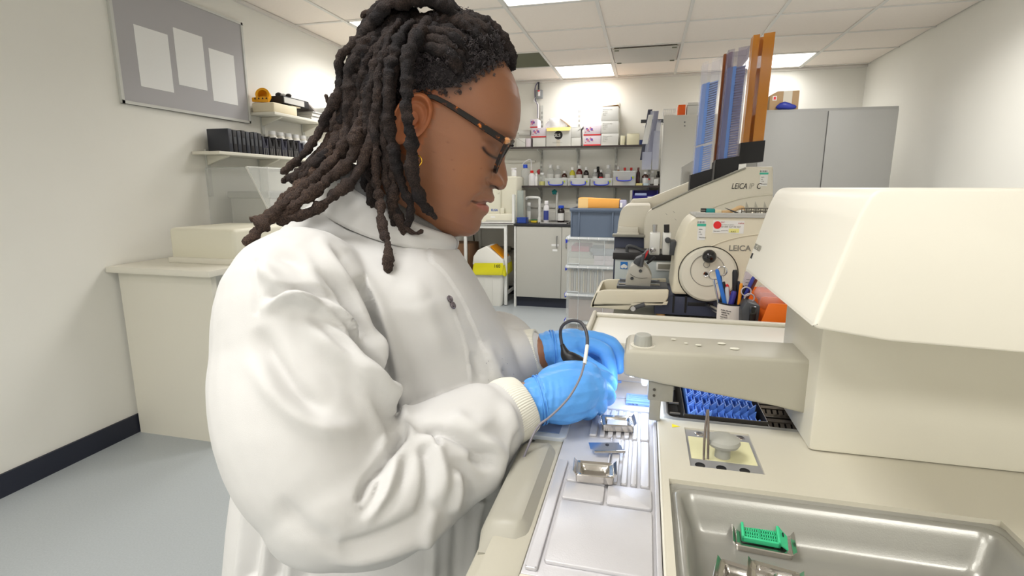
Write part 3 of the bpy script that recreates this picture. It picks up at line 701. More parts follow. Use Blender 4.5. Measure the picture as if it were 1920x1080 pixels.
tint(inhead * np.exp(-(np.hypot(X - 779, (Y - 222) * .6) / 11) ** 2) * .55 * (np.abs(l) > .06), (92, 44, 26))  # shade inside the ear bowl painted into the skin tone
earz = inhead & (a < -.035) & (a > -.085) & (np.abs(b) < .045); tint(earz * .5, (186, 104, 58))
setcol(body_me, 'tone', shade)
m_skin = mat("brown skin", (150, 100, 74), .38, sss=.06, bump=.10, bscale=900, spec=.4)
nt = m_skin.node_tree; at = nt.nodes.new('ShaderNodeVertexColor'); at.layer_name = 'tone'
nt.links.new(at.outputs[0], nt.nodes['Principled BSDF'].inputs['Base Color'])
body = link('body', body_me, m_skin, person)
# ---------------------------------------------------------------- lab coat
m_coat = mat('white coat cotton', (206, 205, 203), .85, bump=.10, bscale=1400, var=.012, vscale=30)
m_rib = mat('ribbed cuff knit', (226, 224, 212), .9, bump=.08, bscale=900)
cb = MB()
# rows of the trunk: z front, z back, front, back, half width, squareness
ROWS = [(1.203, 1.275, -.012, -.200, .075, 2), (1.196, 1.262, -.006, -.212, .095, 2), (1.186, 1.246, .001, -.232, .135, 2.1), (1.172, 1.222, .008, -.252, .170, 2.3), (1.150, 1.190, .019, -.268, .190, 2.5),
        (1.118, 1.15, .035, -.280, .195, 2.6), (1.08, 1.10, .058, -.288, .195, 2.5), (1.05, 1.05, .079, -.290, .19, 2.4), (1.0, 1.0, .098, -.30, .19, 2.4), (.94, .94, .106, -.315, .195, 2.5), (.88, .88, .108, -.33, .205, 2.6), (.80, .80, .108, -.345, .22, 2.6), (.70, .70, .11, -.36, .235, 2.6), (.58, .58, .115, -.37, .245, 2.6), (.47, .47, .118, -.375, .25, 2.6)]
rs = spline(ROWS, 5); grid = []
for zf, zb, ff, fb, ww, ex in rs:
    row = []
    for j in range(72):
        th = 2 * PI * j / 72; c, s = math.cos(th), math.sin(th)
        cs = math.copysign(abs(c) ** (2 / ex), c); sn = math.copysign(abs(s) ** (2 / ex), s)
        f = (ff + fb) / 2 + (ff - fb) / 2 * cs; z = (zf + zb) / 2 + (zf - zb) / 2 * cs
        row.append(bp(f, ww * sn, z - .010 * abs(sn) ** 3 * (1 if z > 1.15 else 0)))
    grid.append(row)
gv = cb.sheet(grid, closed_v=True); cb.b.faces.new(gv[0]); cb.b.faces.new(gv[-1][::-1])
def px3(pts): return [np.array(atd(*p[:3])) for p in pts], [p[3] for p in pts]
# near sleeve: shoulder, upper arm, elbow, then forearm (radius in metres)
p_, r_ = px3([(640, 545, .68, .055), (562, 552, .612, .080), (562, 680, .588, .090), (575, 790, .562, .088), (592, 868, .545, .079), (622, 932, .535, .067)]); chain(cb, p_, r_, 28)
p_, r_ = px3([(620, 938, .535, .067), (700, 925, .56, .073), (790, 880, .59, .070), (860, 835, .615, .063), (908, 799, .636, .054), (930, 786, .645, .046), (940, 780, .649, .041)]); chain(cb, p_, r_, 28)
# far sleeve
chain(cb, [bp(-.12, -.13, 1.15), bp(-.13, -.19, 1.15), bp(-.08, -.225, 1.07), bp(-.02, -.24, .99)], [.075, .08, .08, .07], 24)
fw = WL - (EL - WL) * 0
chain(cb, [bp(-.02, -.24, .985), bp(.03, -.16, 1.0), bp(.06, -.09, 1.02), np.array(atd(965, 668, .812)), np.array(atd(985, 664, .807))], [.065, .06, .055, .047, .036], 24)
coat_me = remeshed(cb, .0034, 8, .5)
P = vco(coat_me); N = vno(coat_me); X, Y, D = topx(P)
view = (NC - P); view /= np.linalg.norm(view, axis=1)[:, None]; facing = sstep(-.15, .25, (N * view).sum(1))
disp = np.zeros(len(P))
def fold(pts, amp, wd, taper=.3, dmin=0, dmax=9, both=None):
    """a raised (or sunk) fold along a line of the cloth, amp in mm"""
    global disp
    d, s = stroke_dist(X, Y, spline(pts, 6)); e = np.exp(-(d / wd) ** 2)
    if taper: e = e * sstep(0, taper, s) * sstep(0, taper, 1 - s)
    disp += amp * .00145 * e * facing * (D > dmin) * (D < dmax)
ARM = .655
# shoulder and chest
fold([(640, 420), (711, 449), (768, 470)], -1.6, 4.0, .1)                       # collar seam
fold([(590, 440), (625, 500), (665, 580), (690, 660), (705, 730)], 9.0, 16.3)
fold([(612, 452), (655, 520), (690, 590), (712, 650)], -6.0, 10.4)
fold([(555, 470), (600, 540), (640, 610), (668, 680)], 7.5, 13.3)
fold([(590, 500), (636, 545), (660, 600), (680, 650), (690, 700)], -12.0, 7.4)
fold([(640, 480), (700, 560), (730, 640), (745, 720)], 7.5, 17.8)
fold([(660, 520), (692, 580), (716, 650), (728, 710), (726, 765)], -16.5, 8.1)
fold([(690, 600), (702, 660), (708, 720), (712, 770)], 7.5, 7.4)
fold([(760, 520), (800, 600), (830, 690)], 4.5, 22.2)
fold([(480, 490), (530, 540), (600, 580)], 7.5, 14.8)
fold([(500, 470), (570, 500), (640, 580)], -4.5, 11.8)
fold([(478, 480), (479, 530), (480, 592)], -2.0, 5.0, .1)
fold([(482, 590), (520, 566), (560, 562), (600, 580), (660, 625), (700, 680)], 9.0, 10.4)
fold([(490, 560), (540, 546), (590, 550), (650, 580)], -7.5, 8.9)
fold([(560, 590), (600, 640), (650, 690), (710, 740), (740, 770)], 10.5, 16.3)
fold([(580, 580), (640, 630), (690, 680), (720, 730)], -4.5, 10.4)
fold([(480, 610), (510, 670), (560, 740), (620, 780)], -7.5, 19.2)
fold([(470, 660), (520, 740), (600, 800), (690, 800)], 6.0, 22.2)
fold([(640, 650), (670, 720), (690, 770), (720, 830), (735, 880)], 4.5, 11.8)
fold([(600, 572), (650, 622), (690, 680), (728, 742), (752, 790)], -10.5, 5.2, .2)
fold([(588, 588), (638, 640), (676, 700), (712, 760), (738, 800)], 9.0, 9.6, .2)
# elbow: deep crease between upper arm and forearm
fold([(768, 798), (748, 822), (715, 870), (690, 905), (672, 950)], -12, 9, .15)
fold([(752, 800), (760, 775), (756, 740), (745, 710)], 5, 12)
fold([(758, 812), (766, 806), (772, 800)], 6, 10)
fold([(746, 840), (738, 880), (725, 925), (700, 960), (670, 985)], 6, 15, .35)
fold([(735, 850), (715, 900), (695, 950), (668, 968)], -5, 11, .35)
fold([(720, 860), (692, 910), (668, 950)], 4, 12, .35)
fold([(764, 835), (758, 880), (730, 940), (690, 985)], -5, 12, .3)
fold([(770, 815), (810, 828), (822, 855), (830, 900), (818, 960)], 6, 13, .3)
fold([(790, 830), (800, 870), (800, 920), (785, 970)], -6, 9, .2)
fold([(775, 806), (820, 806), (860, 822), (900, 850), (922, 858)], -8, 9, .2)
fold([(800, 812), (815, 815), (822, 840)], -9, 5, .2)
fold([(846, 770), (862, 790), (890, 800), (930, 790)], 5, 16)
fold([(850, 790), (900, 825), (925, 840), (935, 860), (922, 905), (890, 960)], 7, 14)
fold([(880, 850), (905, 870), (920, 862)], -7, 8)
fold([(840, 860), (870, 885), (880, 930), (870, 975)], -5, 12)
fold([(858, 880), (862, 920), (845, 970)], 5, 10)
fold([(940, 745), (955, 790), (960, 820), (945, 870)], 6, 12)
fold([(968, 800), (958, 840), (952, 880), (940, 910)], -7, 7, .2)
fold([(610, 1030), (680, 1020), (760, 985), (830, 940)], -5, 14)
fold([(600, 1050), (690, 1045), (790, 1010), (860, 970)], 5, 12)
fold([(520, 930), (580, 1000), (640, 1020)], -4, 20)
fold([(790, 1030), (800, 990), (822, 950)], 3.5, 12)
# chest right side and belly
fold([(900, 640), (930, 700), (945, 730)], 4, 10, .3, ARM)
fold([(880, 660), (905, 715)], -3, 8, .3, ARM)
fold([(860, 640), (870, 700), (872, 760)], 3, 12, .3, ARM)
fold([(820, 560), (850, 660), (850, 720)], 3, 20, .3, ARM)
fold([(930, 690), (945, 710), (950, 735)], -4, 6, .3, ARM)
# skirt of the coat below the arm
for x0, x1, am in ((470, 450, 7), (500, 470, -6), (520, 500, 7), (545, 520, -6), (565, 545, 6), (590, 575, -5), (900, 880, 5), (860, 850, -4), (820, 810, 4)):
    fold([(x0, 930), ((x0 + x1) / 2, 1000), (x1, 1090)], am, 9, .1, .60)
disp += .0012 * vnoise(P, 22, 1) + .0020 * vnoise(P, 9, 2) + .0004 * vnoise(P, 60, 5)
# front placket: the near edge of the overlap stands proud, in a line down the chest
pl = spline([(802, 470), (806, 492), (822, 522), (845, 565), (868, 605), (885, 640), (897, 670), (905, 705), (912, 745)], 6)
d, s = stroke_dist(X, Y, pl); sx = np.interp(Y, [p[1] for p in pl], [p[0] for p in pl])
right_of = (X > sx) & (Y > 468) & (Y < 760) & (D > .68)
disp += .0022 * right_of * facing * sstep(0, 2.5, d) - .0012 * np.exp(-(d / 2.2) ** 2) * facing * (D > .68)
P = P + N * disp[:, None]; setco(coat_me, P)
coat = link('lab_coat', coat_me, m_coat, person); coat['label'] = 'white cotton lab coat with stand collar and knit cuffs'
# stand collar: a band around the neck, overlapping at the front
col_rows = []
def ring_pt(th, k):                                          # k 0 bottom .. 1 top
    c, s = math.cos(th), math.sin(th)
    f0, f1 = -.006, -.206; g0, g1 = -.010, -.178; w0, w1 = .094, .070
    f = (f0 + f1) / 2 + (f0 - f1) / 2 * c; ft = (g0 + g1) / 2 + (g0 - g1) / 2 * c
    z = 1.2315 - .035 * c; zt = 1.262 - .046 * c
    z -= .012 * abs(s) ** 2; zt -= .004 * abs(s) ** 2
    bulge = .004 * math.sin(PI * k)
    return bp(f * (1 - k) + ft * k + bulge * c, (w0 * (1 - k) + w1 * k + bulge) * s, z * (1 - k) + zt * k)
m = MB(); rows = []
ths = [math.radians(8 + 352 * i / 90) for i in range(91)]
for k in [i / 8 for i in range(9)]: rows.append([ring_pt(th, k) for th in ths])
m.sheet(rows); cme = m.mesh('collar', 60); co = obj_tmp(cme); sd = co.modifiers.new('s', 'SOLIDIFY'); sd.thickness = .0028; sd.offset = 0
ce = evaluated(co); bpy.data.objects.remove(co); link('collar', ce, m_coat, coat)
# the lapel end of the collar with its snap
m = MB(); fl = [side(779, 443, .035), side(788, 452, .034), side(800, 469, .030), side(824, 470, .018), side(846, 459, .004), side(846, 446, .002), side(812, 441, .02), side(788, 437, .032)]
m.prism([Vector(p) + Vector(EN) * .006 for p in fl], Vector(EN) * .003, .001); m.build('collar_tab', m_coat, coat)
m_snap = mat('snap metal', (120, 112, 118), .35, metal=.8)
def on_coat(px, py):
    """point and outward direction on the nearest cloth seen at a photo position"""
    d = np.hypot(Xc - px, Yc - py); near = d < 5; near &= (Nc * vw).sum(1) > .1; k = np.where(near)[0]; k = k[np.argsort(Dc[k])[:12]]
    return Vector(Pw[k].mean(0)), Vector(Nc[k].mean(0)).normalized()
Pw = P; Nc = N; Xc, Yc, Dc = topx(P); vw = view
for (sx, sy, r_) in ((781, 459, .0052), (842, 562, .0048), (847, 573, .0048)):
    c_, n_ = on_coat(sx, sy); MB().lathe([(r_, 0), (r_, .0012), (r_ * .8, .0020), (r_ * .55, .0016), (r_ * .5, .0024), (0, .0028)], c_ + n_ * .0012, 18, n_).build('snap', m_snap, coat)
rs_ = np.random.RandomState(4)
for k in range(16):                                       # small ink specks by the cuff and on the sleeve
    c_, n_ = on_coat(905 + 60 * rs_.rand(), 672 + 55 * rs_.rand()); MB().lathe([(.0004 + .0004 * rs_.rand(), 0), (.0003, .0002), (0, .0003)], c_ + n_ * .0004, 7, n_).build('ink_speck', mat('ink speck', (116, 116, 132), .8), coat)
c_, n_ = on_coat(640, 1052); MB().lathe([(.0026, 0), (.002, .0003), (0, .0004)], c_ + n_ * .0004, 8, n_).build('ink_speck', MATS['ink speck'], coat)
# trousers and shoes below the coat
m_trs = mat('dark trousers', (44, 46, 56), .85, bump=.1, bscale=600); lg = MB()
for sg_ in (1, -1):
    chain(lg, [bp(-.12, .09 * sg_, .82), bp(-.10, .10 * sg_, .60), bp(-.09, .105 * sg_, .45), bp(-.11, .11 * sg_, .25), bp(-.13, .11 * sg_, .09)], [.115, .095, .075, .062, .052], 20)
lg.sphere(bp(-.12, 0, .84), 1, 24, (.14, .17, .12)); tr_me = remeshed(lg, .008, 4); link('trousers', tr_me, m_trs, person)
for sg_ in (1, -1):
    b = MB(); rows = []
    for f_, w_, h_ in ((-.20, .030, .060), (-.185, .040, .085), (-.13, .043, .095), (-.06, .046, .070), (.0, .050, .052), (.05, .042, .042), (.075, .020, .030)):
        rows.append([bp(f_, .11 * sg_ + w_ * math.cos(t_) * (1 if math.sin(t_) > -.3 else 1.05), max(0, h_ * .5 + h_ * .5 * math.sin(t_))) for t_ in [2 * PI * j / 20 for j in range(20)]])
    g_ = b.sheet(rows, closed_v=True); b.b.faces.new(g_[0]); b.b.faces.new(g_[-1]); b.build('shoe', m_black, person, 60)
# grey sweater collar inside the coat collar
m_knit = mat('grey knit', (122, 122, 122), .95, bump=.5, bscale=500, var=.15, vscale=300)
m = MB(); rows = []
for k in [i / 6 for i in range(7)]:
    row = []
    for i in range(60):
        th = 2 * PI * i / 60; p = ring_pt(th, .55 + .78 * k); q = ring_pt(th, .5)
        c0 = bp(-.10, 0, p[2]); row.append(c0 + (p - c0) * (.95 - .03 * k))
    rows.append(row)
m.sheet(rows, closed_v=True); cme = m.mesh('sweater_collar', 60); co = obj_tmp(cme); sd = co.modifiers.new('s', 'SOLIDIFY'); sd.thickness = .004; sd.offset = 0
ce = evaluated(co); bpy.data.objects.remove(co); link('sweater_collar', ce, m_knit, person)
# ribbed cuffs
def cuff(path, rads, nrib):
    m = MB(); s = spline([tuple(p) + (r,) for p, r in zip(path, rads)], 5); n = nrib * 4; rows = []
    tdir = Vector(s[-1][:3] - s[0][:3]).normalized(); a_ = tdir.orthogonal().normalized(); b_ = tdir.cross(a_)
    prof = [(q[:3], q[3]) for q in s]; prof += [(s[-1][:3], s[-1][3] * .9), (s[-3][:3], s[-3][3] * .88)]
    for c, r in prof:
        rows.append([Vector(c) + (a_ * math.cos(2 * PI * j / n) + b_ * math.sin(2 * PI * j / n)) * (r + .00045 * math.cos(2 * PI * j / 4)) for j in range(n)])
    m.sheet(rows, closed_v=True); return m.build('cuff', m_rib, coat, 80)
p_, r_ = px3([(938, 781, .649, .0400), (950, 773, .654, .0420), (966, 764, .659, .0405), (981, 757, .664, .0365)]); cuff(p_, r_, 84)
p_, r_ = px3([(972, 667, .81, .036), (988, 663, .806, .0365), (1002, 660, .803, .0355), (1012, 657, .801, .033)]); cuff(p_, r_, 70)
# ---------------------------------------------------------------- gloves
m_glove = mat('blue nitrile', (96, 168, 244), .42, bump=.25, bscale=160, spec=.4, sss=0)
def glove(label, chains, wr, voxel=.0012):
    m = MB()
    for pts in chains:
        p_, r_ = px3(pts); chain(m, p_, r_, 18, 4)
    me = remeshed(m, voxel, 4, .5); P = vco(me); N = vno(me)
    dp = .0007 * vnoise(P, 55, 4) + .0005 * vnoise(P, 120, 8)
    ax = np.array(atd(*wr[1])) - np.array(atd(*wr[0])); ax /= np.linalg.norm(ax); s = (P - np.array(atd(*wr[0]))) @ ax
    dp += .0011 * np.sin(s * 520 + 6 * vnoise(P, 25, 6)) * sstep(.045, .0, s) * (.5 + .5 * vnoise(P, 40, 2))   # wrinkles by the wrist
    setco(me, P + N * dp[:, None]); o = link('glove', me, m_glove, person); o['label'] = label
    return o
gl = glove('blue nitrile glove on the near hand', [
    [(1008, 750, .668, .0296), (1018, 747, .669, .0305), (1030, 745, .672, .033), (1055, 740, .678, .035), (1080, 735, .685, .034), (1100, 731, .692, .028)],
    [(1040, 722, .685, .026), (1070, 712, .692, .026), (1100, 706, .698, .020)],
    [(1040, 762, .672, .022), (1062, 765, .672, .021), (1090, 758, .678, .018)],
    [(1085, 712, .698, .018), (1112, 706, .700, .0135), (1136, 712, .706, .0112), (1143, 722, .722, .0105), (1138, 733, .738, .0095)],      # index
    [(1090, 728, .692, .016), (1118, 727, .690, .0130), (1138, 738, .697, .0110), (1140, 748, .712, .0100), (1128, 752, .728, .0090)],      # middle
    [(1085, 745, .685, .015), (1110, 748, .680, .0125), (1124, 757, .688, .0108), (1122, 765, .704, .0098), (1108, 765, .718, .0090)],      # ring
    [(1068, 760, .676, .015), (1092, 764, .673, .0120), (1106, 770, .682, .0102), (1102, 775, .697, .0092), (1088, 773, .708, .0085)],      # little
    [(1035, 715, .690, .018), (1062, 702, .705, .0165), (1092, 698, .722, .0135), (1118, 706, .735, .0115), (1138, 718, .742, .0100)]],     # thumb
    ((996, 752, .668), (1055, 740, .678)))
print('GLOVE minz', min((gl.matrix_world@v.co).z+0 for v in gl.data.vertices)+person.location.z)
gl2 = glove('blue nitrile glove on the far hand', [
    [(1030, 655, .800, .0272), (1044, 655, .80, .0280), (1060, 653, .802, .0285), (1078, 650, .806, .0235)],
    [(1050, 645, .806, .020), (1075, 638, .810, .0185), (1090, 640, .812, .016)],
    [(1080, 640, .811, .0165), (1110, 635, .813, .0125), (1132, 639, .814, .0118), (1148, 648, .813, .0128), (1160, 668, .806, .0110), (1160, 692, .800, .0088)],   # index
    [(1078, 650, .802, .0160), (1108, 648, .797, .0122), (1130, 657, .791, .0120), (1138, 668, .787, .0116), (1144, 692, .780, .0106), (1147, 716, .772, .0090)],   # middle
    [(1078, 655, .815, .016), (1100, 655, .826, .0125), (1122, 666, .830, .0110), (1128, 688, .824, .0100), (1126, 702, .812, .009)],     # ring
    [(1070, 662, .818, .015), (1090, 664, .832, .0115), (1108, 676, .836, .0100), (1112, 694, .828, .009), (1106, 704, .815, .0085)],      # little
    [(1046, 668, .792, .0175), (1075, 674, .782, .0145), (1102, 684, .774, .0118), (1126, 698, .766, .0108), (1141, 712, .761, .0092)]],   # thumb
    ((1024, 655, .80), (1060, 652, .802)))
# rolled glove rims
for c, n_, r_, g_ in (((1009, 750, .668), ((996, 752, .668), (1030, 745, .672)), .0315, gl), ((1034, 655, .80), ((1024, 655, .80), (1060, 652, .802)), .0292, gl2)):
    c = Vector(atd(*c)); d = (Vector(atd(*n_[1])) - Vector(atd(*n_[0]))).normalized(); a_ = d.orthogonal().normalized(); b_ = d.cross(a_)
    for k, rr in ((0, .995), (.004, .985)):
        MB().tube([c + d * k + (a_ * math.cos(2 * PI * j / 48) + b_ * math.sin(2 * PI * j / 48)) * r_ * rr * (1 + .02 * math.sin(3 * j + k * 900)) for j in range(48)], .0010, 6, closed=True).build('rolled_rim', m_glove, g_)
# ---------------------------------------------------------------- hair
rng = np.random.RandomState(11)
m_hair = mat('dark hair', (34, 30, 32), .75, var=.55, vscale=160, bump=.9, bscale=420, spec=.35)
m_loc = bpy.data.materials.new('dreadlock hair'); m_loc.use_nodes = True; MATS['dreadlock hair'] = m_loc
nt = m_loc.node_tree; pb = nt.nodes['Principled BSDF']; pb.inputs['Roughness'].default_value = .8; pb.inputs['Specular IOR Level'].default_value = .3
tcn = nt.nodes.new('ShaderNodeTexCoord'); n1 = nt.nodes.new('ShaderNodeTexNoise'); n1.inputs['Scale'].default_value = 700; n1.inputs['Detail'].default_value = 8; nt.links.new(tcn.outputs['Object'], n1.inputs[0])
va = nt.nodes.new('ShaderNodeVertexColor'); va.layer_name = 'tone'
rmp = nt.nodes.new('ShaderNodeValToRGB'); rmp.color_ramp.elements[0].position = .40; rmp.color_ramp.elements[0].color = (.42, .42, .42, 1); rmp.color_ramp.elements[1].position = .75; rmp.color_ramp.elements[1].color = (2.0, 1.95, 1.9, 1)
nt.links.new(n1.outputs[0], rmp.inputs[0]); mu = nt.nodes.new('ShaderNodeMix'); mu.data_type = 'RGBA'; mu.blend_type = 'MULTIPLY'; mu.inputs[0].default_value = 1
nt.links.new(va.outputs[0], mu.inputs[6]); nt.links.new(rmp.outputs[0], mu.inputs[7]); nt.links.new(mu.outputs[2], pb.inputs['Base Color'])
bpn = nt.nodes.new('ShaderNodeBump'); bpn.inputs['Strength'].default_value = .9; bpn.inputs['Distance'].default_value = .003; nt.links.new(n1.outputs[0], bpn.inputs['Height']); nt.links.new(bpn.outputs[0], pb.inputs['Normal'])
# hairline on the near temple (photo measure), mirrored
G = np.array([[hp(A[i, j], B[i, j], L[i, j]) for j in range(0, NT, 2)] for i in range(0, 230, 2)])
R_, C_ = G.shape[:2]; Pf = G.reshape(-1, 3)
msk, X, Y, a, b, l = hairmask(Pf)
cen = hp(-.03, .03); nrm = Pf - cen; nrm /= np.linalg.norm(nrm, axis=1)[:, None]
hgt = .0075 * sstep(0, 26, msk) + .004 * sstep(10, 60, msk) * (1 + vnoise(Pf, 110, 2)) + .0028 * sstep(5, 30, msk) * vnoise(Pf, 210, 5) - .002
Pf = Pf + nrm * hgt[:, None]
m = MB(); vs = {}
for i in range(R_ - 1):
    for j in range(C_):
        q = [i * C_ + j, i * C_ + (j + 1) % C_, (i + 1) * C_ + (j + 1) % C_, (i + 1) * C_ + j]
        if all(msk[k] > -6 for k in q):
            for k in q:
                if k not in vs: vs[k] = m.b.verts.new(Pf[k])
            m.b.faces.new([vs[k] for k in q])
top = [vs[j] for j in range(C_) if j in vs]
if len(top) == C_: m.b.faces.new(top)
hair = m.build('hair', m_hair, person, 180); hair['label'] = 'dark greying dreadlocks swept back from the forehead'
def dreadlock(path, r=.0085, tip=.7, seed=0, brown=.3, lump=.22):
    s = spline([tuple(np.array(p, float)) for p in path], 14); s = np.array(s)
    L_ = np.r_[0, np.cumsum(np.linalg.norm(np.diff(s, axis=0), axis=1))]; n = max(8, int(L_[-1] / .0023))
    u = np.linspace(0, L_[-1], n); c = np.c_[[np.interp(u, L_, s[:, k]) for k in range(3)]].T
    rr = np.random.RandomState(seed); ph = rr.rand() * 9
    wob = np.c_[np.sin(u * 95 + ph), np.cos(u * 80 + ph * 2), np.sin(u * 110 + ph * 3)] * .0011; c = c + wob * np.minimum(1, u / .02)[:, None]
    lm = np.interp(u, np.arange(0, L_[-1] + .02, .0075), 1 + lump * rr.randn(len(np.arange(0, L_[-1] + .02, .0075))).clip(-1.6, 1.6))
    t_ = u / L_[-1]; rad = r * lm * np.interp(t_, [0, .1, .7, .93, .985, 1], [.75, 1, .97, tip, tip * .9, tip * .3])
    k = 14; m = MB(); m.tube(c, list(rad), k); me = m.mesh('dreadlock', 180)
    P = vco(me); N = vno(me); q = P + rr.rand(3) * 5
    P = P + N * ((.0022 * vnoise(q, 190, 1) + .0017 * vnoise(q, 400, 2) + .0006 * vnoise(q, 900, 3))[:, None]) * (r / .0085)
    setco(me, P)
    cd = np.array(lin((30, 26, 28))[:3]); cbn = np.array(lin((92, 72, 60))[:3]); tt = np.repeat(t_, k)[:len(P)] if len(P) == n * k else np.linspace(0, 1, len(P))
    w_ = np.clip(brown * (.25 + .9 * tt) + .22 * vnoise(q, 60, 7), 0, 1)[:, None]
    setcol(me, 'tone', cd * (1 - w_) + cbn * w_)
    return link('dreadlock', me, m_loc, hair)
def S(pts): return [side(*p) for p in pts]
LOCS = [  # (points: photo x, y, metres beside her midline), radius, tip, brownness (brown tips, and light on the back locks painted in)
    ([(805, 40, .06), (780, 70, .086), (764, 120, .099), (762, 180, .107), (766, 230, .108), (771, 275, .103), (773, 320, .097), (780, 356, .090), (793, 380, .086), (806, 394, .083), (802, 404, .083)], .0092, .9, .15),
    ([(775, 40, .06), (746, 80, .08), (731, 140, .093), (728, 220, .095), (741, 300, .093), (756, 350, .089), (768, 382, .085), (768, 412, .082), (760, 424, .080)], .0092, .85, .15),
    ([(750, 40, .06), (725, 80, .078), (710, 150, .090), (704, 240, .092), (705, 320, .092), (711, 380, .098), (720, 430, .118), (727, 470, .140), (731, 510, .156)], .0076, .95, .42),
    ([(760, 50, .055), (732, 100, .08), (721, 170, .088), (720, 260, .088), (724, 330, .086), (731, 380, .084), (737, 410, .083), (739, 430, .082)], .0070, .8, .25),
    ([(765, 60, .06), (740, 130, .085), (730, 210, .087), (734, 300, .086), (738, 360, .083), (746, 405, .082), (756, 442, .082)], .0078, .95, .3),
    ([(742, 385, .083), (752, 412, .084), (765, 430, .083), (780, 436, .081), (793, 431, .078)], .0034, .8, .4),
    ([(806, 396, .083), (814, 406, .082), (820, 410, .080)], .0036, .7, .3),
    ([(745, 45, .05), (715, 90, .07), (697, 160, .078), (690, 250, .078), (692, 330, .076), (700, 385, .072), (704, 402, .07)], .0090, .8, .1),
    ([(735, 45, .045), (700, 100, .060), (680, 170, .066), (673, 240, .066), (680, 300, .062), (692, 365, .055), (697, 392, .05)], .0095, .8, .1),
    ([(760, 30, .04), (722, 70, .055), (700, 130, .064), (690, 200, .068), (688, 280, .066), (685, 340, .06)], .0100, .8, .1),
    ([(770, 30, .03), (720, 45, .03), (675, 95, .022), (645, 150, .015), (627, 185, .012), (616, 212, .010), (603, 229, .006)], .0072, .6, .35),
    ([(760, 20, .03), (712, 40, .035), (683, 95, .035), (658, 155, .035), (640, 205, .04), (624, 245, .05), (608, 285, .065), (583, 322, .085), (560, 348, .10), (535, 378, .12), (500, 404, .145), (482, 411, .155), (469, 411, .16)], .0088, .75, .6),
    ([(765, 30, .04), (724, 50, .048), (697, 110, .055), (672, 180, .058), (655, 235, .065), (638, 282, .08), (608, 318, .10), (570, 352, .125), (532, 386, .145), (500, 412, .16), (472, 446, .175), (459, 462, .18)], .0095, .8, .62),
    ([(775, 50, .05), (735, 75, .062), (706, 145, .068), (690, 212, .074), (678, 262, .085), (652, 302, .10), (618, 336, .115), (580, 366, .13), (545, 392, .145), (510, 412, .155), (476, 420, .162)], .0100, .7, .5),
    ([(780, 60, .06), (745, 100, .074), (712, 185, .080), (700, 245, .086), (684, 295, .094), (664, 332, .105), (640, 357, .115), (610, 379, .125), (585, 396, .135), (558, 407, .142), (520, 415, .152)], .0090, .8, .4),
    ([(770, 50, .05), (725, 100, .064), (694, 175, .07), (676, 225, .078), (669, 255, .090), (667, 264, .102)], .0100, 1.0, .35),
    ([(745, 25, .02), (690, 70, .02), (655, 140, .02), (640, 190, .02), (622, 232, .018), (605, 243, .015), (598, 240, .012)], .0082, .7, .45),
    ([(740, 30, .0), (690, 60, -.01), (655, 125, -.015), (632, 175, -.01), (618, 192, 0), (609, 178, .0)], .0075, .7, .4),
    ([(750, 30, .03), (705, 60, .036), (674, 125, .042), (650, 185, .048), (636, 240, .058), (622, 280, .07), (600, 305, .08), (585, 325, .09), (572, 338, .095)], .0092, .7, .6),
    ([(755, 35, .035), (715, 70, .044), (685, 140, .052), (662, 205, .056), (650, 255, .066), (632, 295, .082), (600, 330, .105), (565, 362, .125), (540, 385, .14)], .0092, .75, .55),
    ([(725, 20, .02), (700, 18, .01), (680, 30, .0), (693, 27, .0)], .0050, .7, .4),
]
for k, (pts, r, tip, br) in enumerate(LOCS): dreadlock(S(pts), r * (.80 if r > .004 else 1), tip, k, br * .9)
# locks that fill the mass behind the ear, over the crown and on the far side
for k in range(26):
    u = k / 33; l0 = .085 - .17 * rng.rand() if k % 3 else .05 + .03 * rng.rand()
    ja, jb = 14 * rng.randn(2)
    st = (790 - 60 * rng.rand(), 12 + 36 * rng.rand())
    lm_ = l0 * .8
    pts = [st + (lm_ * .6,), (715 - 50 * u + ja * .5, 70 + 30 * rng.rand(), lm_), (700 - 62 * u + ja, 150 + jb, lm_ * 1.05), (698 - 70 * u + ja, 215 + jb, lm_ * 1.05)]
    if u < .5: pts += [(700 - 60 * u + ja, 262 + jb, lm_ * 1.0)]
    else: pts += [(680 - 80 * u + ja, 265 + jb, lm_ * 1.0), (650 - 90 * u + ja, 305 + jb * .5, lm_ + .02), (610 - 100 * u + ja, 340 + jb * .3, lm_ + .035)]
    dreadlock(S(pts), .0074 + .0008 * rng.randn(), .75, 100 + k, .08 + .22 * u)
for k in range(9):                                        # over the top of the crown and down the back
    l0 = -.05 + .0135 * k; j1, j2 = 5 * rng.randn(2)
    dreadlock(S([(872 + j1, 30 + 60 * abs(l0 - .01) * 6, l0 * .8), (835, 8 + j2, l0), (790 + j1, -6 + 150 * max(0, l0 - .03), l0), (745, -4 + j2 + 200 * max(0, l0 - .03), l0), (705 + j2, 28, l0), (678 + j1, 85, l0), (655 + j2, 150, l0), (640 + j1, 205 + 4 * k, l0)]), .0080, .8, 500 + k, .16, .25)
# twists lying on the scalp, from the hairline back to the crown
def scalp(al, be, off):
    """al: angle from the forehead over the crown, be: sideways"""
    a_ = -.030 + (.094 + off) * math.cos(al) * math.cos(be); b_ = .042 + (.098 + off) * math.sin(al) * math.cos(be); return hp(a_, b_, (.0735 + off) * math.sin(be))
for k in range(26):
    be = math.radians(-72 + 144 * k / 25 + 3 * rng.randn()); a0_ = math.radians(62 + 26 * abs(math.sin(be)) ** 2 + 6 * rng.randn())
    pts = [scalp(a0_ + math.radians(d_), be * (1 - .0035 * d_), .004 + .017 * min(1, d_ / 26)) for d_ in (0, 12, 25, 40, 56, 72)]
    dreadlock(pts, .0062 + .0006 * rng.randn(), .9, 300 + k, .2, .22)
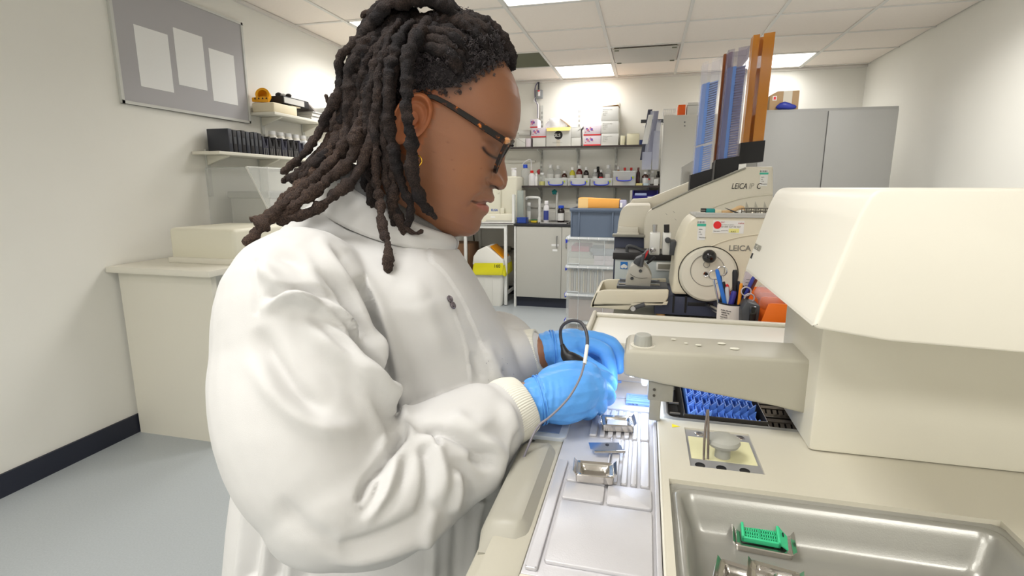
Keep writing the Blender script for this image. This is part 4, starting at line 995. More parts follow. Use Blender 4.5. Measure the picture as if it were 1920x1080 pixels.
# loose curls over the front of the crown and stray hairs along the dreadlocks (too many to count)
m = MB(); cnt = 0
Pc = G.reshape(-1, 3); mk_, X_, Y_, a_h, b_h, l_h = hairmask(Pc); ok = np.where((mk_ > -7) & (a_h > -.085) & (b_h > .0))[0]
wts = (np.where(mk_[ok] < 6, .35, 1.0) * np.where(mk_[ok] < 60, 1.5, .8)); wts /= wts.sum()
for q_ in rng.choice(ok, 3400, p=wts):
    p0 = Pc[q_]; n_ = nrm[q_]; off = min(1, max(.12, mk_[q_] / 45)); o_ = p0 + n_ * (.0015 + (.006 + .011 * off) * off * rng.rand()) + .003 * rng.randn(3)
    ax = rng.randn(3); ax /= np.linalg.norm(ax); ax = ax + n_ * .4; ax /= np.linalg.norm(ax); e1 = np.cross(ax, n_); e1 /= np.linalg.norm(e1) + 1e-9; e2 = np.cross(ax, e1)
    R0 = (.0011 + .0017 * rng.rand()); turns = 1 + 1.4 * rng.rand(); hh = .003 + .006 * rng.rand() * off; ph = rng.rand() * 6
    m.tube([o_ + e1 * R0 * math.cos(ph + 2 * PI * turns * q / 13) + e2 * R0 * math.sin(ph + 2 * PI * turns * q / 13) + ax * hh * q / 13 for q in range(14)], .00040, 3, False)
cu = m.build('curls', mat('greying curl', (62, 56, 58), .6, var=.5, vscale=90), hair, 180); cu['kind'] = 'stuff'
m = MB()
lk = [c for c in COL.objects if c.parent == hair and c.name.startswith('dreadlock')]
for q in range(1800):
    me = lk[rng.randint(len(lk))].data; v = me.vertices[rng.randint(len(me.vertices))]; o_ = np.array(v.co); n_ = np.array(v.normal)
    d_ = n_ + .9 * rng.randn(3); d_ /= np.linalg.norm(d_); h_ = .0012 + .0024 * rng.rand(); c2 = .6 * rng.randn(3) * h_
    m.tube([o_, o_ + d_ * h_ * .5 + c2 * .3, o_ + d_ * h_ + c2], [.00016, .00014, .00008], 3, False)
me = m.mesh('stray_hairs', 180); o = bpy.data.objects.new('stray_hairs', me); COL.objects.link(o); me.materials.append(mat('stray hair', (84, 66, 56), .7)); o.parent = hair; o['kind'] = 'stuff'
# ================================================================ glasses, earring
m_tort = bpy.data.materials.new('tortoiseshell'); m_tort.use_nodes = True; nt = m_tort.node_tree; pb = nt.nodes['Principled BSDF']; pb.inputs['Roughness'].default_value = .28; pb.inputs['Specular IOR Level'].default_value = .3
tcn = nt.nodes.new('ShaderNodeTexCoord'); n1 = nt.nodes.new('ShaderNodeTexNoise'); n1.inputs['Scale'].default_value = 130; n1.inputs['Detail'].default_value = 2; nt.links.new(tcn.outputs['Object'], n1.inputs[0])
rmp = nt.nodes.new('ShaderNodeValToRGB'); e = rmp.color_ramp.elements; e[0].position = .53; e[0].color = lin((20, 14, 12)); e[1].position = .72; e[1].color = lin((214, 120, 40)); x = e.new(.61); x.color = lin((60, 26, 12))
nt.links.new(n1.outputs[0], rmp.inputs[0]); nt.links.new(rmp.outputs[0], pb.inputs['Base Color'])
m_clear = mat('spectacle lens', (235, 240, 240), .02, alpha=.16, spec=.6)
m_rimc = mat('clear acetate rim', (176, 172, 170), .08, alpha=.75, coat=.5)
gls = thing('eyeglasses', Vector(hp(.066, .02)), 'tortoiseshell-framed eyeglasses worn low on her nose', 'glasses')
for sg_ in (1, -1):
    m = MB(); path = [(797, 178, .078), (803, 181, .080), (815, 183, .080), (840, 196, .080), (880, 221, .078), (915, 244, .075), (946, 264, .071)]
    w3 = [side(p[0], p[1], p[2]) for p in path]
    if sg_ < 0: w3 = [p - EN * 2 * ((p - HC) @ EN) for p in w3]
    s = spline([tuple(p) for p in w3], 6); rows = []
    for i, c in enumerate(s):
        tdir = np.array(s[min(i + 1, len(s) - 1)]) - np.array(s[max(i - 1, 0)]); tdir /= np.linalg.norm(tdir); uu = np.cross(EN, tdir); uu /= np.linalg.norm(uu); hh = .0024 + .0022 * (i / len(s))
        rows.append([c + uu * hh * q + EN * .0014 * sg_ * e_ for q, e_ in ((-.8, 1), (-1, .4), (-1, -.4), (-.8, -1), (.8, -1), (1, -.4), (1, .4), (.8, 1))])
    g_ = m.sheet(rows, closed_v=True); m.b.faces.new(g_[0]); m.b.faces.new(g_[-1]); m.build('temple', m_tort, gls, 40)
# two rims in the plane across the nose; top edge and bottom edge measured at the near side
tp, bt = np.array(hab(side(958, 263, .045))[:2]), np.array(hab(side(925, 322, .035))[:2])
def rim_pt(sg_, u, v, out=0):                                  # u across, v 0 top .. 1 bottom
    ab2 = tp * (1 - v) + bt * v; return hp(ab2[0] - .006 * (u * u) + .003 + out, ab2[1], sg_ * (.036 + .029 * u))
shape = [( -.62, .02), (0, -.03), (.7, -.02), (.98, .06), (1.0, .25), (.86, .65), (.6, .92), (.1, 1.02), (-.45, .95), (-.75, .7), (-.86, .3), (-.8, .1)]
for sg_ in (1, -1):
    out = spline(shape, 5, closed=True); m = MB(); rows = []
    k = len(out); cx = np.mean(out, axis=0)
    for q in out:
        o_ = q; i_ = cx + (q - cx) * .88
        rows.append([rim_pt(sg_, *o_, .0022), rim_pt(sg_, *i_, .0022), rim_pt(sg_, *i_, -.0022), rim_pt(sg_, *o_, -.0022)])
    m.sheet(rows, closed_u=True, closed_v=True); m.build('rim', m_tort, gls, 50)
    m = MB(); rows = [[rim_pt(sg_, *(cx + (q - cx) * .9), .0005) for q in out]]; v_ = [m.b.verts.new(p) for p in rows[0]]; m.b.faces.new(v_)
    ext = [m.b.verts.new(Vector(p) + Vector(hp(-.0012, 0) - hp(0, 0))) for p in rows[0]]; m.b.faces.new(ext[::-1])
    m.build('lens', m_clear, gls)
    MB().box((-.004, -.003, -.0035), (.004, .003, .0035), .001).mesh('x')
m = MB(); m.tube([rim_pt(1, -.85, .2), rim_pt(1, -1.05, .08), hp(tp[0] + .004, tp[1] - .002, 0), rim_pt(-1, -1.05, .08), rim_pt(-1, -.85, .2)], .0022, 8); m.build('bridge', m_tort, gls)
for sg_ in (1, -1):
    a_, b_ = rim_pt(sg_, 1.0, .08), side(946, 264, .071)
    if sg_ < 0: b_ = b_ - EN * 2 * ((b_ - HC) @ EN)
    m = MB(); m.tube([b_, (a_ + b_) / 2 + EN * .002 * sg_, a_], [.0042, .0046, .0042], 8); m.build('hinge_end', mat('amber acetate', (214, 150, 96), .08, alpha=.9, coat=.6), gls)
er = np.array(side(781, 301, .076)); m = MB()
m.tube([er + (EF * math.cos(2 * PI * j / 28) + np.array([0, 0, 1]) * math.sin(2 * PI * j / 28)) * .0068 for j in range(28)], .0010, 8, closed=True)
tag(m.build('earring', mat('gold', (226, 178, 70), .2, metal=1)), 'small gold hoop earring hanging from her right earlobe', 'earring')
# ================================================================ microtome on the bench
m_mc = mat('microtome cream', (226, 219, 198), .42, bump=.04, bscale=200, var=.03, vscale=9)
m_mnav = mat('microtome navy', (56, 61, 82), .5, bump=.05, bscale=300)
m_chrome = mat('chrome', (200, 200, 204), .15, metal=1)
m_dgrey = mat('dark grey plastic', (72, 74, 78), .5)
m_red = mat('red plastic', (190, 36, 40), .4)
MY = 1.60
def yp(pts, Y):
    out = [aty(x, y, Y) for x, y in pts]
    for p in out: p.z = max(p.z, BZ + .002)
    return out
mt = thing('microtome', (.2, 1.75, BZ), 'cream rotary microtome with a round handwheel and black ball handle', 'microtome')
b = MB(); b.prism(yp([(1258, 552), (1263, 520), (1268, 480), (1277, 446), (1291, 418), (1306, 406), (1320, 402), (1482, 404), (1482, 560), (1258, 552)][:-1], MY), (0, .24, 0), .012, 3); b.build('body', m_mc, mt, 50)
b = MB(); p0, p1 = aty(1228, 553, MY + .02), aty(1482, 592, MY + .02); b.box((p0.x, MY + .012, BZ + .012), (p1.x, MY + .24, p0.z), .004); bs = b.build('base', m_mnav, mt)
for xx in (p0.x + .02, p1.x - .14): MB().lathe([(.014, 0), (.013, .012)], (xx, MY + .03, BZ), 14).build('foot', mat('tan rubber', (176, 138, 92), .7), bs)
for xa, xb in ((1262, 1264), (1285, 1287)):
    q0, q1 = aty(xa, 556, MY), aty(xb, 588, MY); box('seam', (q0.x, MY + .0105, q1.z), (q1.x, MY + .0125, q0.z), m_black, bs)
q0, q1 = aty(1290, 568, MY), aty(1338, 577, MY); box('slot', (q0.x, MY + .010, q1.z), (q1.x, MY + .0125, q0.z), m_black, bs, .0008)
b = MB(); c0 = aty(1326, 573, MY); b.cyl(c0 + Vector((0, .012, 0)), c0 + Vector((.030, -.050, -.006)), .0075, .0085, 14); b.build('lock_lever', m_chrome, bs)
# handwheel
wc = aty(1327, 514, MY); wr_ = .079
b = MB(); b.lathe([(wr_, 0), (wr_, .010), (wr_ - .006, .018), (wr_ - .022, .021), (0, .022)], wc + Vector((0, .002, 0)), 56, (0, -1, 0)); hw = b.build('handwheel', mat('handwheel cream', (224, 220, 206), .4), mt, 30)
MB().tube([wc + Vector((math.cos(2 * PI * k / 56) * (wr_ + .003), -.002, math.sin(2 * PI * k / 56) * (wr_ + .002))) for k in range(56)], .0011, 6, closed=True).build('gap_ring', m_black, mt)
ic = wc + Vector((-.004, -.0205, .014))
MB().tube([ic + Vector((math.cos(2 * PI * k / 48) * .046, 0, math.sin(2 * PI * k / 48) * .046)) for k in range(48)], .0010, 6, closed=True).build('inner_ring', m_grey, hw)
bc = aty(1330, 481, MY - .045)
MB().cyl(bc + Vector((0, .03, 0)), bc, .006, n=12).build('handle_stem', m_chrome, hw); MB().sphere(bc, .0195, 24).build('ball_handle', mat('glossy black ball', (16, 18, 22), .12, coat=.6), hw)
MB().tube([aty(1325, 496, MY - .022) + Vector((math.cos(2 * PI * k / 24) * .0085, 0, math.sin(2 * PI * k / 24) * .0085)) for k in range(24)], .0009, 6, closed=True).build('index_ring', m_grey, hw)
pc = aty(1324, 514, MY - .022); MB().lathe([(.008, 0), (.0075, .002), (.004, .001), (0, -.001)], pc, 18, (0, -1, 0)).build('centre_bore', m_chrome, hw); MB().lathe([(.0038, 0), (.0038, .0028), (0, .0028)], pc, 14, (0, -1, 0)).build('bore_plug', m_ink, hw)
# curved highlight line pressed into the cover
s = spline([tuple(aty(x, y, MY - .0006)) for x, y in ((1333, 462), (1352, 454), (1375, 447), (1400, 442), (1425, 439))], 6); b = MB(); b.tube(s, .0022, 6); b.build('cover_ridge', m_mc, mt, 80)
text('LEICA', aty(1366, 470, MY - .0008), .0225, mat('grey print', (138, 136, 128), .5), mt, (1, 0, .012), (0, 0, 1), bold=.0004)
# stickers
def sticker(px0, py0, px1, py1, Y, m, parent, nm='sticker'):
    a_, c_ = aty(px0, py1, Y), aty(px1, py0, Y); return box(nm, (a_.x, Y - .0006, a_.z), (c_.x, Y, c_.z), m, parent)
m_teal = mat('teal print', (70, 186, 160), .5)
def asset_tag(px, py, w_, h_, Y, parent):
    s1 = sticker(px, py, px + w_, py + h_, Y, m_label, parent, 'asset_tag'); sticker(px, py + h_ * .18, px + w_, py + h_ * .30, Y - .0006, m_teal, s1, 'tag_band')
    for k in range(9): sticker(px + 1.2 + k * (w_ - 2.4) / 9, py + h_ * .05, px + 1.2 + (k + (.45 if k % 3 else .7)) * (w_ - 2.4) / 9, py + h_ * .15, Y - .0006, m_ink, s1, 'bar')
    for k, (u, v) in enumerate(((.3, .48), (.5, .62), (.4, .74), (.45, .9))): text(['Leica', 'A5', '1.TK', 'Theodore'][k], aty(px + w_ * .18, py + h_ * v, Y - .0008), .0048, m_ink, s1)
asset_tag(1307, 413, 17, 37, MY, mt)
s1 = sticker(1336, 414, 1396, 437, MY, m_label, mt, 'service_label')
b = MB(); b.lathe([(.0108, 0), (.0108, .0006), (0, .0007)], aty(1345, 422, MY - .0006), 28, (0, -1, 0)); b.build('red_seal', mat('label red', (232, 42, 48), .5), s1)
text('FAC', aty(1352, 418, MY - .0008), .0055, m_red, s1); text('00 800 527 00 527', aty(1352, 426.5, MY - .0008), .0068, m_grey, s1); text('Leica', aty(1384, 420, MY - .0008), .0072, m_red, s1, shear=.3)
text('Your equipment care agreement', aty(1352, 421.5, MY - .0008), .0026, m_grey, s1); text('Please quote', aty(1338, 434, MY - .0008), .0032, m_ink, s1); text('Contract No.', aty(1352, 433, MY - .0008), .0034, m_ink, s1)
sticker(1366, 429, 1386, 436, MY - .0006, mat('highlighter yellow', (240, 236, 150), .6), s1, 'marker_stripe'); text('A A Z', aty(1370, 435.4, MY - .0014), .0052, m_ink, s1)
# top tray with odds and ends
tz = aty(1310, 405, MY).z
b = MB(); a_, c_ = aty(1303, 411, MY), aty(1482, 405, MY); b.box((a_.x, MY - .006, tz - .004), (c_.x, MY + .20, tz + .004), .003); b.box((a_.x, MY - .006, tz + .002), (c_.x, MY, tz + .010), .002); b.build('top_tray', mat('tray grey', (190, 190, 186), .4), mt)
# waste tray at the front
tray = MB(); yo0, yo1 = MY - .005, MY + .19
out = [(1107, 577), (1109, 566), (1117, 548), (1132, 544), (1254, 543), (1253, 559), (1243, 573), (1186, 571), (1178, 582)]
fr_ = yp(out, yo0)
tray.prism(fr_, (0, .012, 0), .004, 2)
tray.prism([p + Vector((0, yo1 - yo0, 0)) for p in fr_], (0, .012, 0), .004, 2)
lft = [aty(1107, 577, yo0), aty(1109, 566, yo0), aty(1117, 548, yo0), aty(1123, 547, yo0), aty(1116, 566, yo0), aty(1115, 577, yo0)]
tray.prism(lft, (0, yo1 - yo0, 0), .003, 2)
flo = [aty(1112, 574, yo0), aty(1112, 568, yo0), aty(1253, 566, yo0), aty(1250, 572, yo0)]
tray.prism(flo, (0, yo1 - yo0, 0), .001); tray.build('waste_tray', m_mc, mt, 50)
b = MB(); q0, q1 = aty(1187, 578, yo0 - .004), aty(1209, 571, yo0 - .004); b.tube([q0, q1], [.0065, .0075], 12); b.build('clamp_lever', m_dgrey, mt)
MB().cyl(q0 + Vector((0, .010, 0)), q0 + Vector((0, -.009, 0)), .0075, n=14).build('lever_boss', m_chrome, mt)
# knife holder on its slide
kh = MB(); q0, q1 = aty(1156, 541, MY + .05), aty(1253, 530, MY + .05); kh.box((q0.x, MY + .05, q0.z), (q1.x, MY + .15, q0.z + .010), .002); ks = kh.build('slide', m_dgrey, mt)
for dy in (.065, .13): q0, q1 = aty(1190, 536, MY + .05), aty(1238, 533, MY + .05); box('rail', (q0.x - .05, MY + dy, q0.z), (q1.x, MY + dy + .012, q0.z + .006), m_chrome, ks)
hold = [(1172, 538), (1173, 522), (1182, 500), (1191, 494), (1205, 493), (1216, 505), (1222, 518), (1219, 539)]
kb2 = MB().prism(yp(hold, MY + .06), (0, .075, 0), .0025, 2).build('knife_holder', mat('holder grey', (186, 184, 176), .4, metal=.3), mt)
s = spline([tuple(aty(x, y, MY + .0585)) for x, y in ((1181, 513), (1190, 519), (1202, 522), (1214, 521))], 6); MB().tube(s, .0005, 5).build('scale_line', m_ink, kb2)
for px, py in ((1185, 522), (1201, 508)): MB().lathe([(.0052, 0), (.0050, .0035), (.003, .0020), (0, .002)], aty(px, py, MY + .060), 14, (0, -1, 0)).build('bolt', m_dgrey, kb2)
b = MB(); b.prism([aty(x, y, MY + .055) for x, y in ((1187, 493), (1192, 485), (1204, 480), (1213, 470), (1216, 468), (1214, 476), (1208, 487), (1204, 499), (1198, 500))], (0, .05, 0), .002); b.build('clamp_plate', m_dgrey, kb2)
b = MB(); b.prism([aty(x, y, MY + .052) for x, y in ((1206, 483), (1214, 470), (1217, 469), (1213, 479), (1207, 489))], (0, .008, 0)); b.build('red_guard', m_red, kb2)
b = MB(); b.tube([aty(1213, 494, MY + .05), aty(1228, 482, MY + .05)], [.004, .005], 10); b.build('side_lever', m_black, kb2); b = MB(); b.tube([aty(1202, 500, MY + .05), aty(1207, 476, MY + .05)], [.006, .005], 10); b.build('tilt_lever', m_dgrey, kb2)
# specimen clamp heads behind the holder
for k, (x0, x1) in enumerate(((1217, 1239), (1241, 1259))):
    a_, c_ = aty(x0, 478, MY + .12), aty(x1, 437, MY + .12); b = MB(); b.box((a_.x, MY + .12, a_.z), (c_.x, MY + .17, c_.z), .004)
    ch = b.build('clamp_head', mat('clamp silver', (220, 220, 216), .35, metal=.2), mt)
    q0, q1 = aty((x0 + x1) / 2, 438, MY + .14), aty((x0 + x1) / 2, 421, MY + .14); b = MB(); b.cyl(q0, q1, .006 if k == 0 else .0085, .008 if k == 0 else .0085, 14); b.build('clamp_screw', m_chrome if k == 0 else m_ink, ch)
    MB().lathe([(.009, 0), (.009, .012), (.004, .013), (0, .013)], aty((x0 + x1) / 2 + (2 if k else -4), 450 if k else 468, MY + .12), 16, (0, -1, 0)).build('clamp_knob', m_dgrey if k else m_chrome, ch)
a_, c_ = aty(1255, 478, MY + .12), aty(1268, 452, MY + .12); box('head_mount', (a_.x, MY + .11, a_.z), (c_.x, MY + .18, c_.z), m_dgrey, mt, .002)
# things lying on the microtome's top tray
tt = tz + .0042
cl = thing('specimen_clip', aty(1328, 402, MY + .05), 'small teal plastic clip on top of the microtome', 'clip')
a_ = aty(1313, 404, MY + .03); b = MB(); b.box((a_.x + .014, MY + .03, tt), (a_.x + .040, MY + .05, tt + .016), .003); b.build('body', mat('teal plastic', (20, 150, 150), .3, alpha=.9), cl)
b = MB()
for k in range(3): b.box((a_.x + .001, MY + .03, tt + k * .006), (a_.x + .016, MY + .048, tt + .004 + k * .006), .001)
b.build('jaws', m_black, cl); b = MB(); b.box((a_.x + .040, MY + .03, tt), (a_.x + .058, MY + .05, tt + .013), .002); b.build('ivory_end', mat('ivory', (226, 214, 184), .4), cl)
bs_ = thing('bone_fragments', aty(1375, 400, MY + .06), 'pale cord and wax scraps heaped on the microtome tray', 'scraps')
b = MB(); a_ = aty(1352, 402, MY + .04); b.tube(spline([tuple(a_ + Vector(q)) for q in ((0, 0, .006), (.02, .005, .007), (.035, .01, .012), (.050, .012, .020), (.060, .012, .017), (.058, .01, .006))], 6), .0055, 10); b.build('cord', mat('tan cord', (220, 186, 140), .8, bump=.5, bscale=300), bs_)
b = MB(); b.sphere(a_ + Vector((.055, 0, .007)), .008, 10, (1.2, 1, .9)); b.build('wax_lump', m_label, bs_)
b = MB(); b.tube([a_ + Vector((.008, -.01, .019)), a_ + Vector((.045, .005, .004))], [.0006, .003], 6); b.build('pick', m_dgrey, bs_)
rk = thing('wire_rack', aty(1410, 400, MY + .06), 'small wire rack holding paper triangles on the microtome tray', 'rack'); a_ = aty(1390, 404, MY + .03); b = MB()
for zz in (.004, .012, .020):
    for yy in (0, .03): b.tube([a_ + Vector((0, yy, zz)), a_ + Vector((.075, yy, zz))], .0011, 6)
for k in range(7):
    for yy in (0, .03): b.tube([a_ + Vector((k * .0125, yy, .002)), a_ + Vector((k * .0125, yy, .021))], .0010, 6)
b.build('wires', m_steelD, rk)
for k in range(3): MB().prism([a_ + Vector((.010 + k * .024, .012, .006)), a_ + Vector((.027 + k * .024, .012, .006)), a_ + Vector((.012 + k * .024, .012, .040))], (0, .0008, 0)).build('paper_triangle', mat('grey card', (176, 172, 160), .7), rk)
# ================================================================ small boxed instrument and cassette printer behind the microtome
wb = thing('slide_warmer', aty(1205, 520, 1.90), 'grey metal instrument with a black lid and blue sticker behind the knife holder', 'lab instrument')
a_, c_ = aty(1151, 545, 1.88), aty(1262, 486, 1.88); box('case', (a_.x, 1.88, BZ + .0), (c_.x, 2.02, c_.z), mat('pale blue grey metal', (196, 204, 206), .4), wb, .004)
q_, r_ = aty(1151, 486, 1.88), aty(1262, 478, 1.88); b = MB(); b.box((q_.x - .004, 1.872, q_.z), (r_.x, 2.03, r_.z + .004), .004); b.build('lid', m_ink, wb)
b = MB(); b.tube(spline([tuple(aty(x, y, 1.90)) for x, y in ((1176, 474), (1177, 462), (1190, 463), (1204, 470), (1212, 471))], 5), .006, 8); b.build('lid_handle', m_dgrey, wb)
sticker(1163, 491, 1177, 504, 1.879, mat('sticker blue', (44, 118, 196), .5), wb); b = MB()
for k in range(3): b.lathe([(.006, 0), (.006, .0008), (0, .0009)], aty(1167 + k * 3, 500 - (k % 2) * 2, 1.8782), 10, (0, -1, 0))
b.build('cloud_mark', m_label, wb)
a_, c_ = aty(1230, 507, 1.878), aty(1258, 492, 1.878); b = MB(); b.box((a_.x, 1.872, a_.z), (c_.x, 1.881, c_.z), .003); b.build('handle_frame', m_label, wb); box('handle_recess', (a_.x + .006, 1.8710, a_.z + .006), (c_.x, 1.8725, c_.z - .006), m_grey, wb)
pr = thing('cassette_printer', aty(1300, 500, 2.15), 'cream cassette printer with a sloping top carrying three tall tubes', 'lab printer')
PY = 2.05; m_pc = mat('printer cream', (222, 217, 202), .4, bump=.04, bscale=200, var=.02, vscale=6)
main = [(1207, 575), (1207, 424), (1210, 405), (1215, 396), (1222, 391), (1296, 356), (1399, 313), (1450, 312), (1450, 372), (1446, 575)]
MB().prism(yp(main, PY), (0, .05, 0), .006, 3).build('side_panel', m_pc, pr, 50)
inner = [(1210, 575), (1212, 420), (1225, 398), (1300, 364), (1399, 322), (1446, 322), (1444, 575)]
MB().prism([p + Vector((0, .05, 0)) for p in yp(inner, PY)], (0, .34, 0), .004).build('core', m_pc, pr, 50)
far = [(1178, 396), (1179, 384), (1186, 373), (1218, 371), (1294, 340), (1330, 326), (1330, 396)]
MB().prism(yp(far, PY + .36), (0, .05, 0), .006, 3).build('far_panel', m_pc, pr, 50)
front = [(1157, 440), (1159, 418), (1163, 398), (1168, 389), (1176, 385), (1220, 385), (1222, 440)]
MB().prism(yp(front, PY + .03), (0, .36, 0), .006, 3).build('front_cover', m_pc, pr, 50)
a_, c_ = aty(1147, 575, PY + .02), aty(1210, 441, PY + .02); box('front_module', (a_.x, PY + .02, BZ), (c_.x, PY + .32, c_.z), m_mnav, pr, .006)
a_, c_ = aty(1157, 440, PY), aty(1199, 420, PY); b = MB(); b.box((a_.x, PY - .004, a_.z), (c_.x, PY + .10, a_.z + .008), .002); b.box((a_.x, PY + .06, a_.z), (c_.x, PY + .10, c_.z), .002); b.box((a_.x + .004, PY - .002, a_.z), (c_.x - .004, PY + .06, c_.z - .012), .002); b.build('output_tray', m_pc, pr)
a_, c_ = aty(1148, 444, PY), aty(1210, 440, PY); box('hinge_bar', (a_.x, PY - .004, a_.z), (c_.x, PY + .03, c_.z), m_grey, pr, .002)
s = spline([tuple(aty(x, y, PY - .001)) for x, y in ((1222, 392), (1296, 357), (1350, 335), (1398, 315))], 4); MB().tube(s, .0035, 6).build('edge_line', m_grey, pr, 80)
s = spline([tuple(aty(x, y, PY - .0005)) for x, y in ((1335, 390), (1365, 379), (1400, 370), (1448, 364))], 6); MB().tube(s, .003, 6).build('moulded_ridge', m_pc, pr, 80)
text('LEICA', aty(1371, 354, PY - .001), .0285, m_ink, pr, shear=.22, xs=.70); text('IP', aty(1403.5, 354, PY - .001), .0285, mat('light grey print', (176, 172, 160), .5), pr, shear=.22, xs=.70); text('C', aty(1417.5, 354, PY - .001), .0285, m_ink, pr, shear=.22, xs=.75)
asset_tag(1424, 318, 17, 31, PY, pr)
for px, py in ((1248, 400), (1262, 396), (1265, 410)): MB().tube([aty(px, py, PY - .0005), aty(px + 3, py + 3, PY - .0005)], .0008, 4).build('scuff', m_grey, pr)
# magazine tubes
m_tubec = mat('clear magazine plastic', (206, 208, 230), .15, alpha=.13, spec=.6); m_tubeg = mat('smoky magazine plastic', (150, 140, 166), .15, alpha=.34, spec=.6); m_tubea = mat('amber magazine plastic', (222, 142, 14), .15, alpha=.78, spec=.6); m_tubeb = mat('brown magazine plastic', (168, 92, 40), .15, alpha=.8, spec=.6)
def tube(lb, rt_b, lt, rt_t, Y, m, label, cassettes=0, dy=.052, frac=1.0, joint=None, grp='upright cassette tubes'):
    """U-shaped magazine from its bottom edge (left, right) to its top edge"""
    A0, B0, A1, B1 = aty(*lb, Y), aty(*rt_b, Y), aty(*lt, Y), aty(*rt_t, Y); t = thing('cassette_tube', (A0 + B0) / 2, label, 'cassette tube', grp)
    ax = (A1 - A0); wv = (B0 - A0); wl = wv.length; wd = wv.normalized(); th = .0022
    def pt(u, v, k): return A0 + ax * k + wd * (u * wl) + Vector((0, v, 0))
    def wall(u0, u1, v0, v1, nm):
        MB().poly([pt(u, v, k) for k in (0, 1) for u, v in ((u0, v0), (u1, v0), (u1, v1), (u0, v1))], [(0, 1, 2, 3), (4, 7, 6, 5), (0, 4, 5, 1), (1, 5, 6, 2), (2, 6, 7, 3), (3, 7, 4, 0)])
        b = MB(); b.poly([pt(u, v, k) for k in (0, 1) for u, v in ((u0, v0), (u1, v0), (u1, v1), (u0, v1))], [(0, 1, 2, 3), (4, 7, 6, 5), (0, 4, 5, 1), (1, 5, 6, 2), (2, 6, 7, 3), (3, 7, 4, 0)]); b.build(nm, m, t)
    e = th / wl
    wall(0, e, 0, dy, 'left_wall'); wall(1 - e, 1, 0, dy, 'right_wall'); wall(0, 1, dy - th, dy, 'back_wall'); wall(0, .30, -th, 0, 'front_lip'); wall(.48, 1, -th, 0, 'front_lip')
    b = MB(); z0, z1 = -.035, .045; k0, k1 = z0 / ax.length, z1 / ax.length
    b.poly([pt(u, v, k) for k in (k0, k1) for u, v in ((-.10, -.006), (1.08, -.006), (1.08, dy + .006), (-.10, dy + .006))], [(0, 1, 2, 3), (4, 7, 6, 5), (0, 4, 5, 1), (1, 5, 6, 2), (2, 6, 7, 3), (3, 7, 4, 0)]); b.build('socket', m_black, t)
    n = cassettes
    if n:
        b = MB(); hgt = ax.length * frac / n
        d = ax.normalized(); u_ = wd; ww = wl * .84
        cube = [(0, 1, 2, 3), (4, 7, 6, 5), (0, 4, 5, 1), (1, 5, 6, 2), (2, 6, 7, 3), (3, 7, 4, 0)]
        b.poly([u_ * x + Vector((0, y, 0)) + d * z for z in (0, hgt * .985) for x, y in ((-ww / 2, 0), (-ww * .04, 0), (-ww * .04, dy * .8), (-ww / 2, dy * .8))], cube)
        b.poly([u_ * x + Vector((0, y, 0)) + d * z for z in (0, hgt * .55) for x, y in ((-ww * .04, .002), (ww / 2, .002), (ww / 2, dy * .8), (-ww * .04, dy * .8))], cube)
        me = b.mesh('stacked_cassette'); me.materials.append(mat('stack cassette blue', (112, 152, 226), .45))
        for q in range(n):
            if joint is not None and q == joint: continue
            o = bpy.data.objects.new('stacked_cassette', me); COL.objects.link(o); o.location = pt(.5, .002, 0) + d * (hgt * q); o.rotation_euler = (0, 0, 0)
            tag(o, 'flat blue cassette in the ' + ('foremost clear' if joint is not None else 'smoky middle') + ' tube, ' + nth(q) + ' from the bottom', 'cassette', 'blue cassettes stacked in the printer tubes')
    return t
tube((1296, 350), (1331, 340), (1318, 118), (1352, 117), 2.12, m_tubec, 'clear cassette tube half full of pale blue cassettes', 44, frac=.83, joint=17)
tube((1343, 322), (1381, 316), (1366, 94), (1401, 92), 2.19, m_tubeg, 'smoky clear cassette tube in the middle', 40, frac=.86)
tube((1336, 326), (1352, 322), (1357, 102), (1372, 100), 2.26, m_tubeb, 'narrow brown cassette tube behind the smoky one', 0, dy=.02)
tube((1390, 290), (1429, 286), (1413, 66), (1453, 64), 2.28, m_tubea, 'tall amber cassette tube', 0)
# ================================================================ pen pot, black box, orange bins behind the cold plate
CY = 1.30
pp = thing('pen_pot', aty(1374, 600, CY) * 1, 'white paper-wrapped pot full of pens and scissors', 'pen pot'); pc_ = aty(1374, 566, CY); pc_.z = BZ; pp.location = pc_
top_z = aty(1374, 566, CY).z; R0 = .0335
b = MB(); b.lathe([(R0 * .96, 0), (R0, .004), (R0, top_z - BZ), (R0 - .002, top_z - BZ), (R0 - .003, .006), (0, .006)], pc_, 32); b.build('pot', mat('pot paper', (236, 228, 222), .6), pp, 40)
b = MB(); b.lathe([(R0 + .0003, top_z - BZ - .003), (R0 + .0006, top_z - BZ), (R0 - .002, top_z - BZ + .0004), (R0 - .003, top_z - BZ - .003)], pc_, 32); b.build('rim', m_ink, pp)
for k in range(9): text(['Sodium chloride', 'contents 1kg', 'store dry', 'batch 0214', 'keep sealed', 'lab use only', 'net weight', 'grade A', 'made 2020'][k], pc_ + Vector((-R0 * .85 + k % 3 * .001, -R0 * .62 - .0035, top_z - BZ - .016 - k * .0055)), .0040, m_ink, pp, (.62, -.55, 0))
for k in range(7): box('bar', pc_ + Vector((.016 + k * .0016, -R0 * .93 + k * .0003, .058)), pc_ + Vector((.0166 + k * .0016, -R0 * .90 + k * .0003, .078)), m_ink, pp)
def pen(nm, p0, p1, r, m, label, cat='pen', m2=None, grp='pens in the pot'):
    t = thing(nm, p0, label, cat, grp); p0, p1 = Vector(p0), Vector(p1); d = p1 - p0
    b = MB(); b.tube([p0, p0 + d * .55], [r * .9, r], 10); b.build('barrel', m, t, 50); b = MB(); b.tube([p0 + d * .55, p0 + d * .58, p0 + d * .97, p1], [r * 1.08, r * 1.18, r * 1.12, r * .8], 10); b.build('cap', m2 or m, t, 50); return t
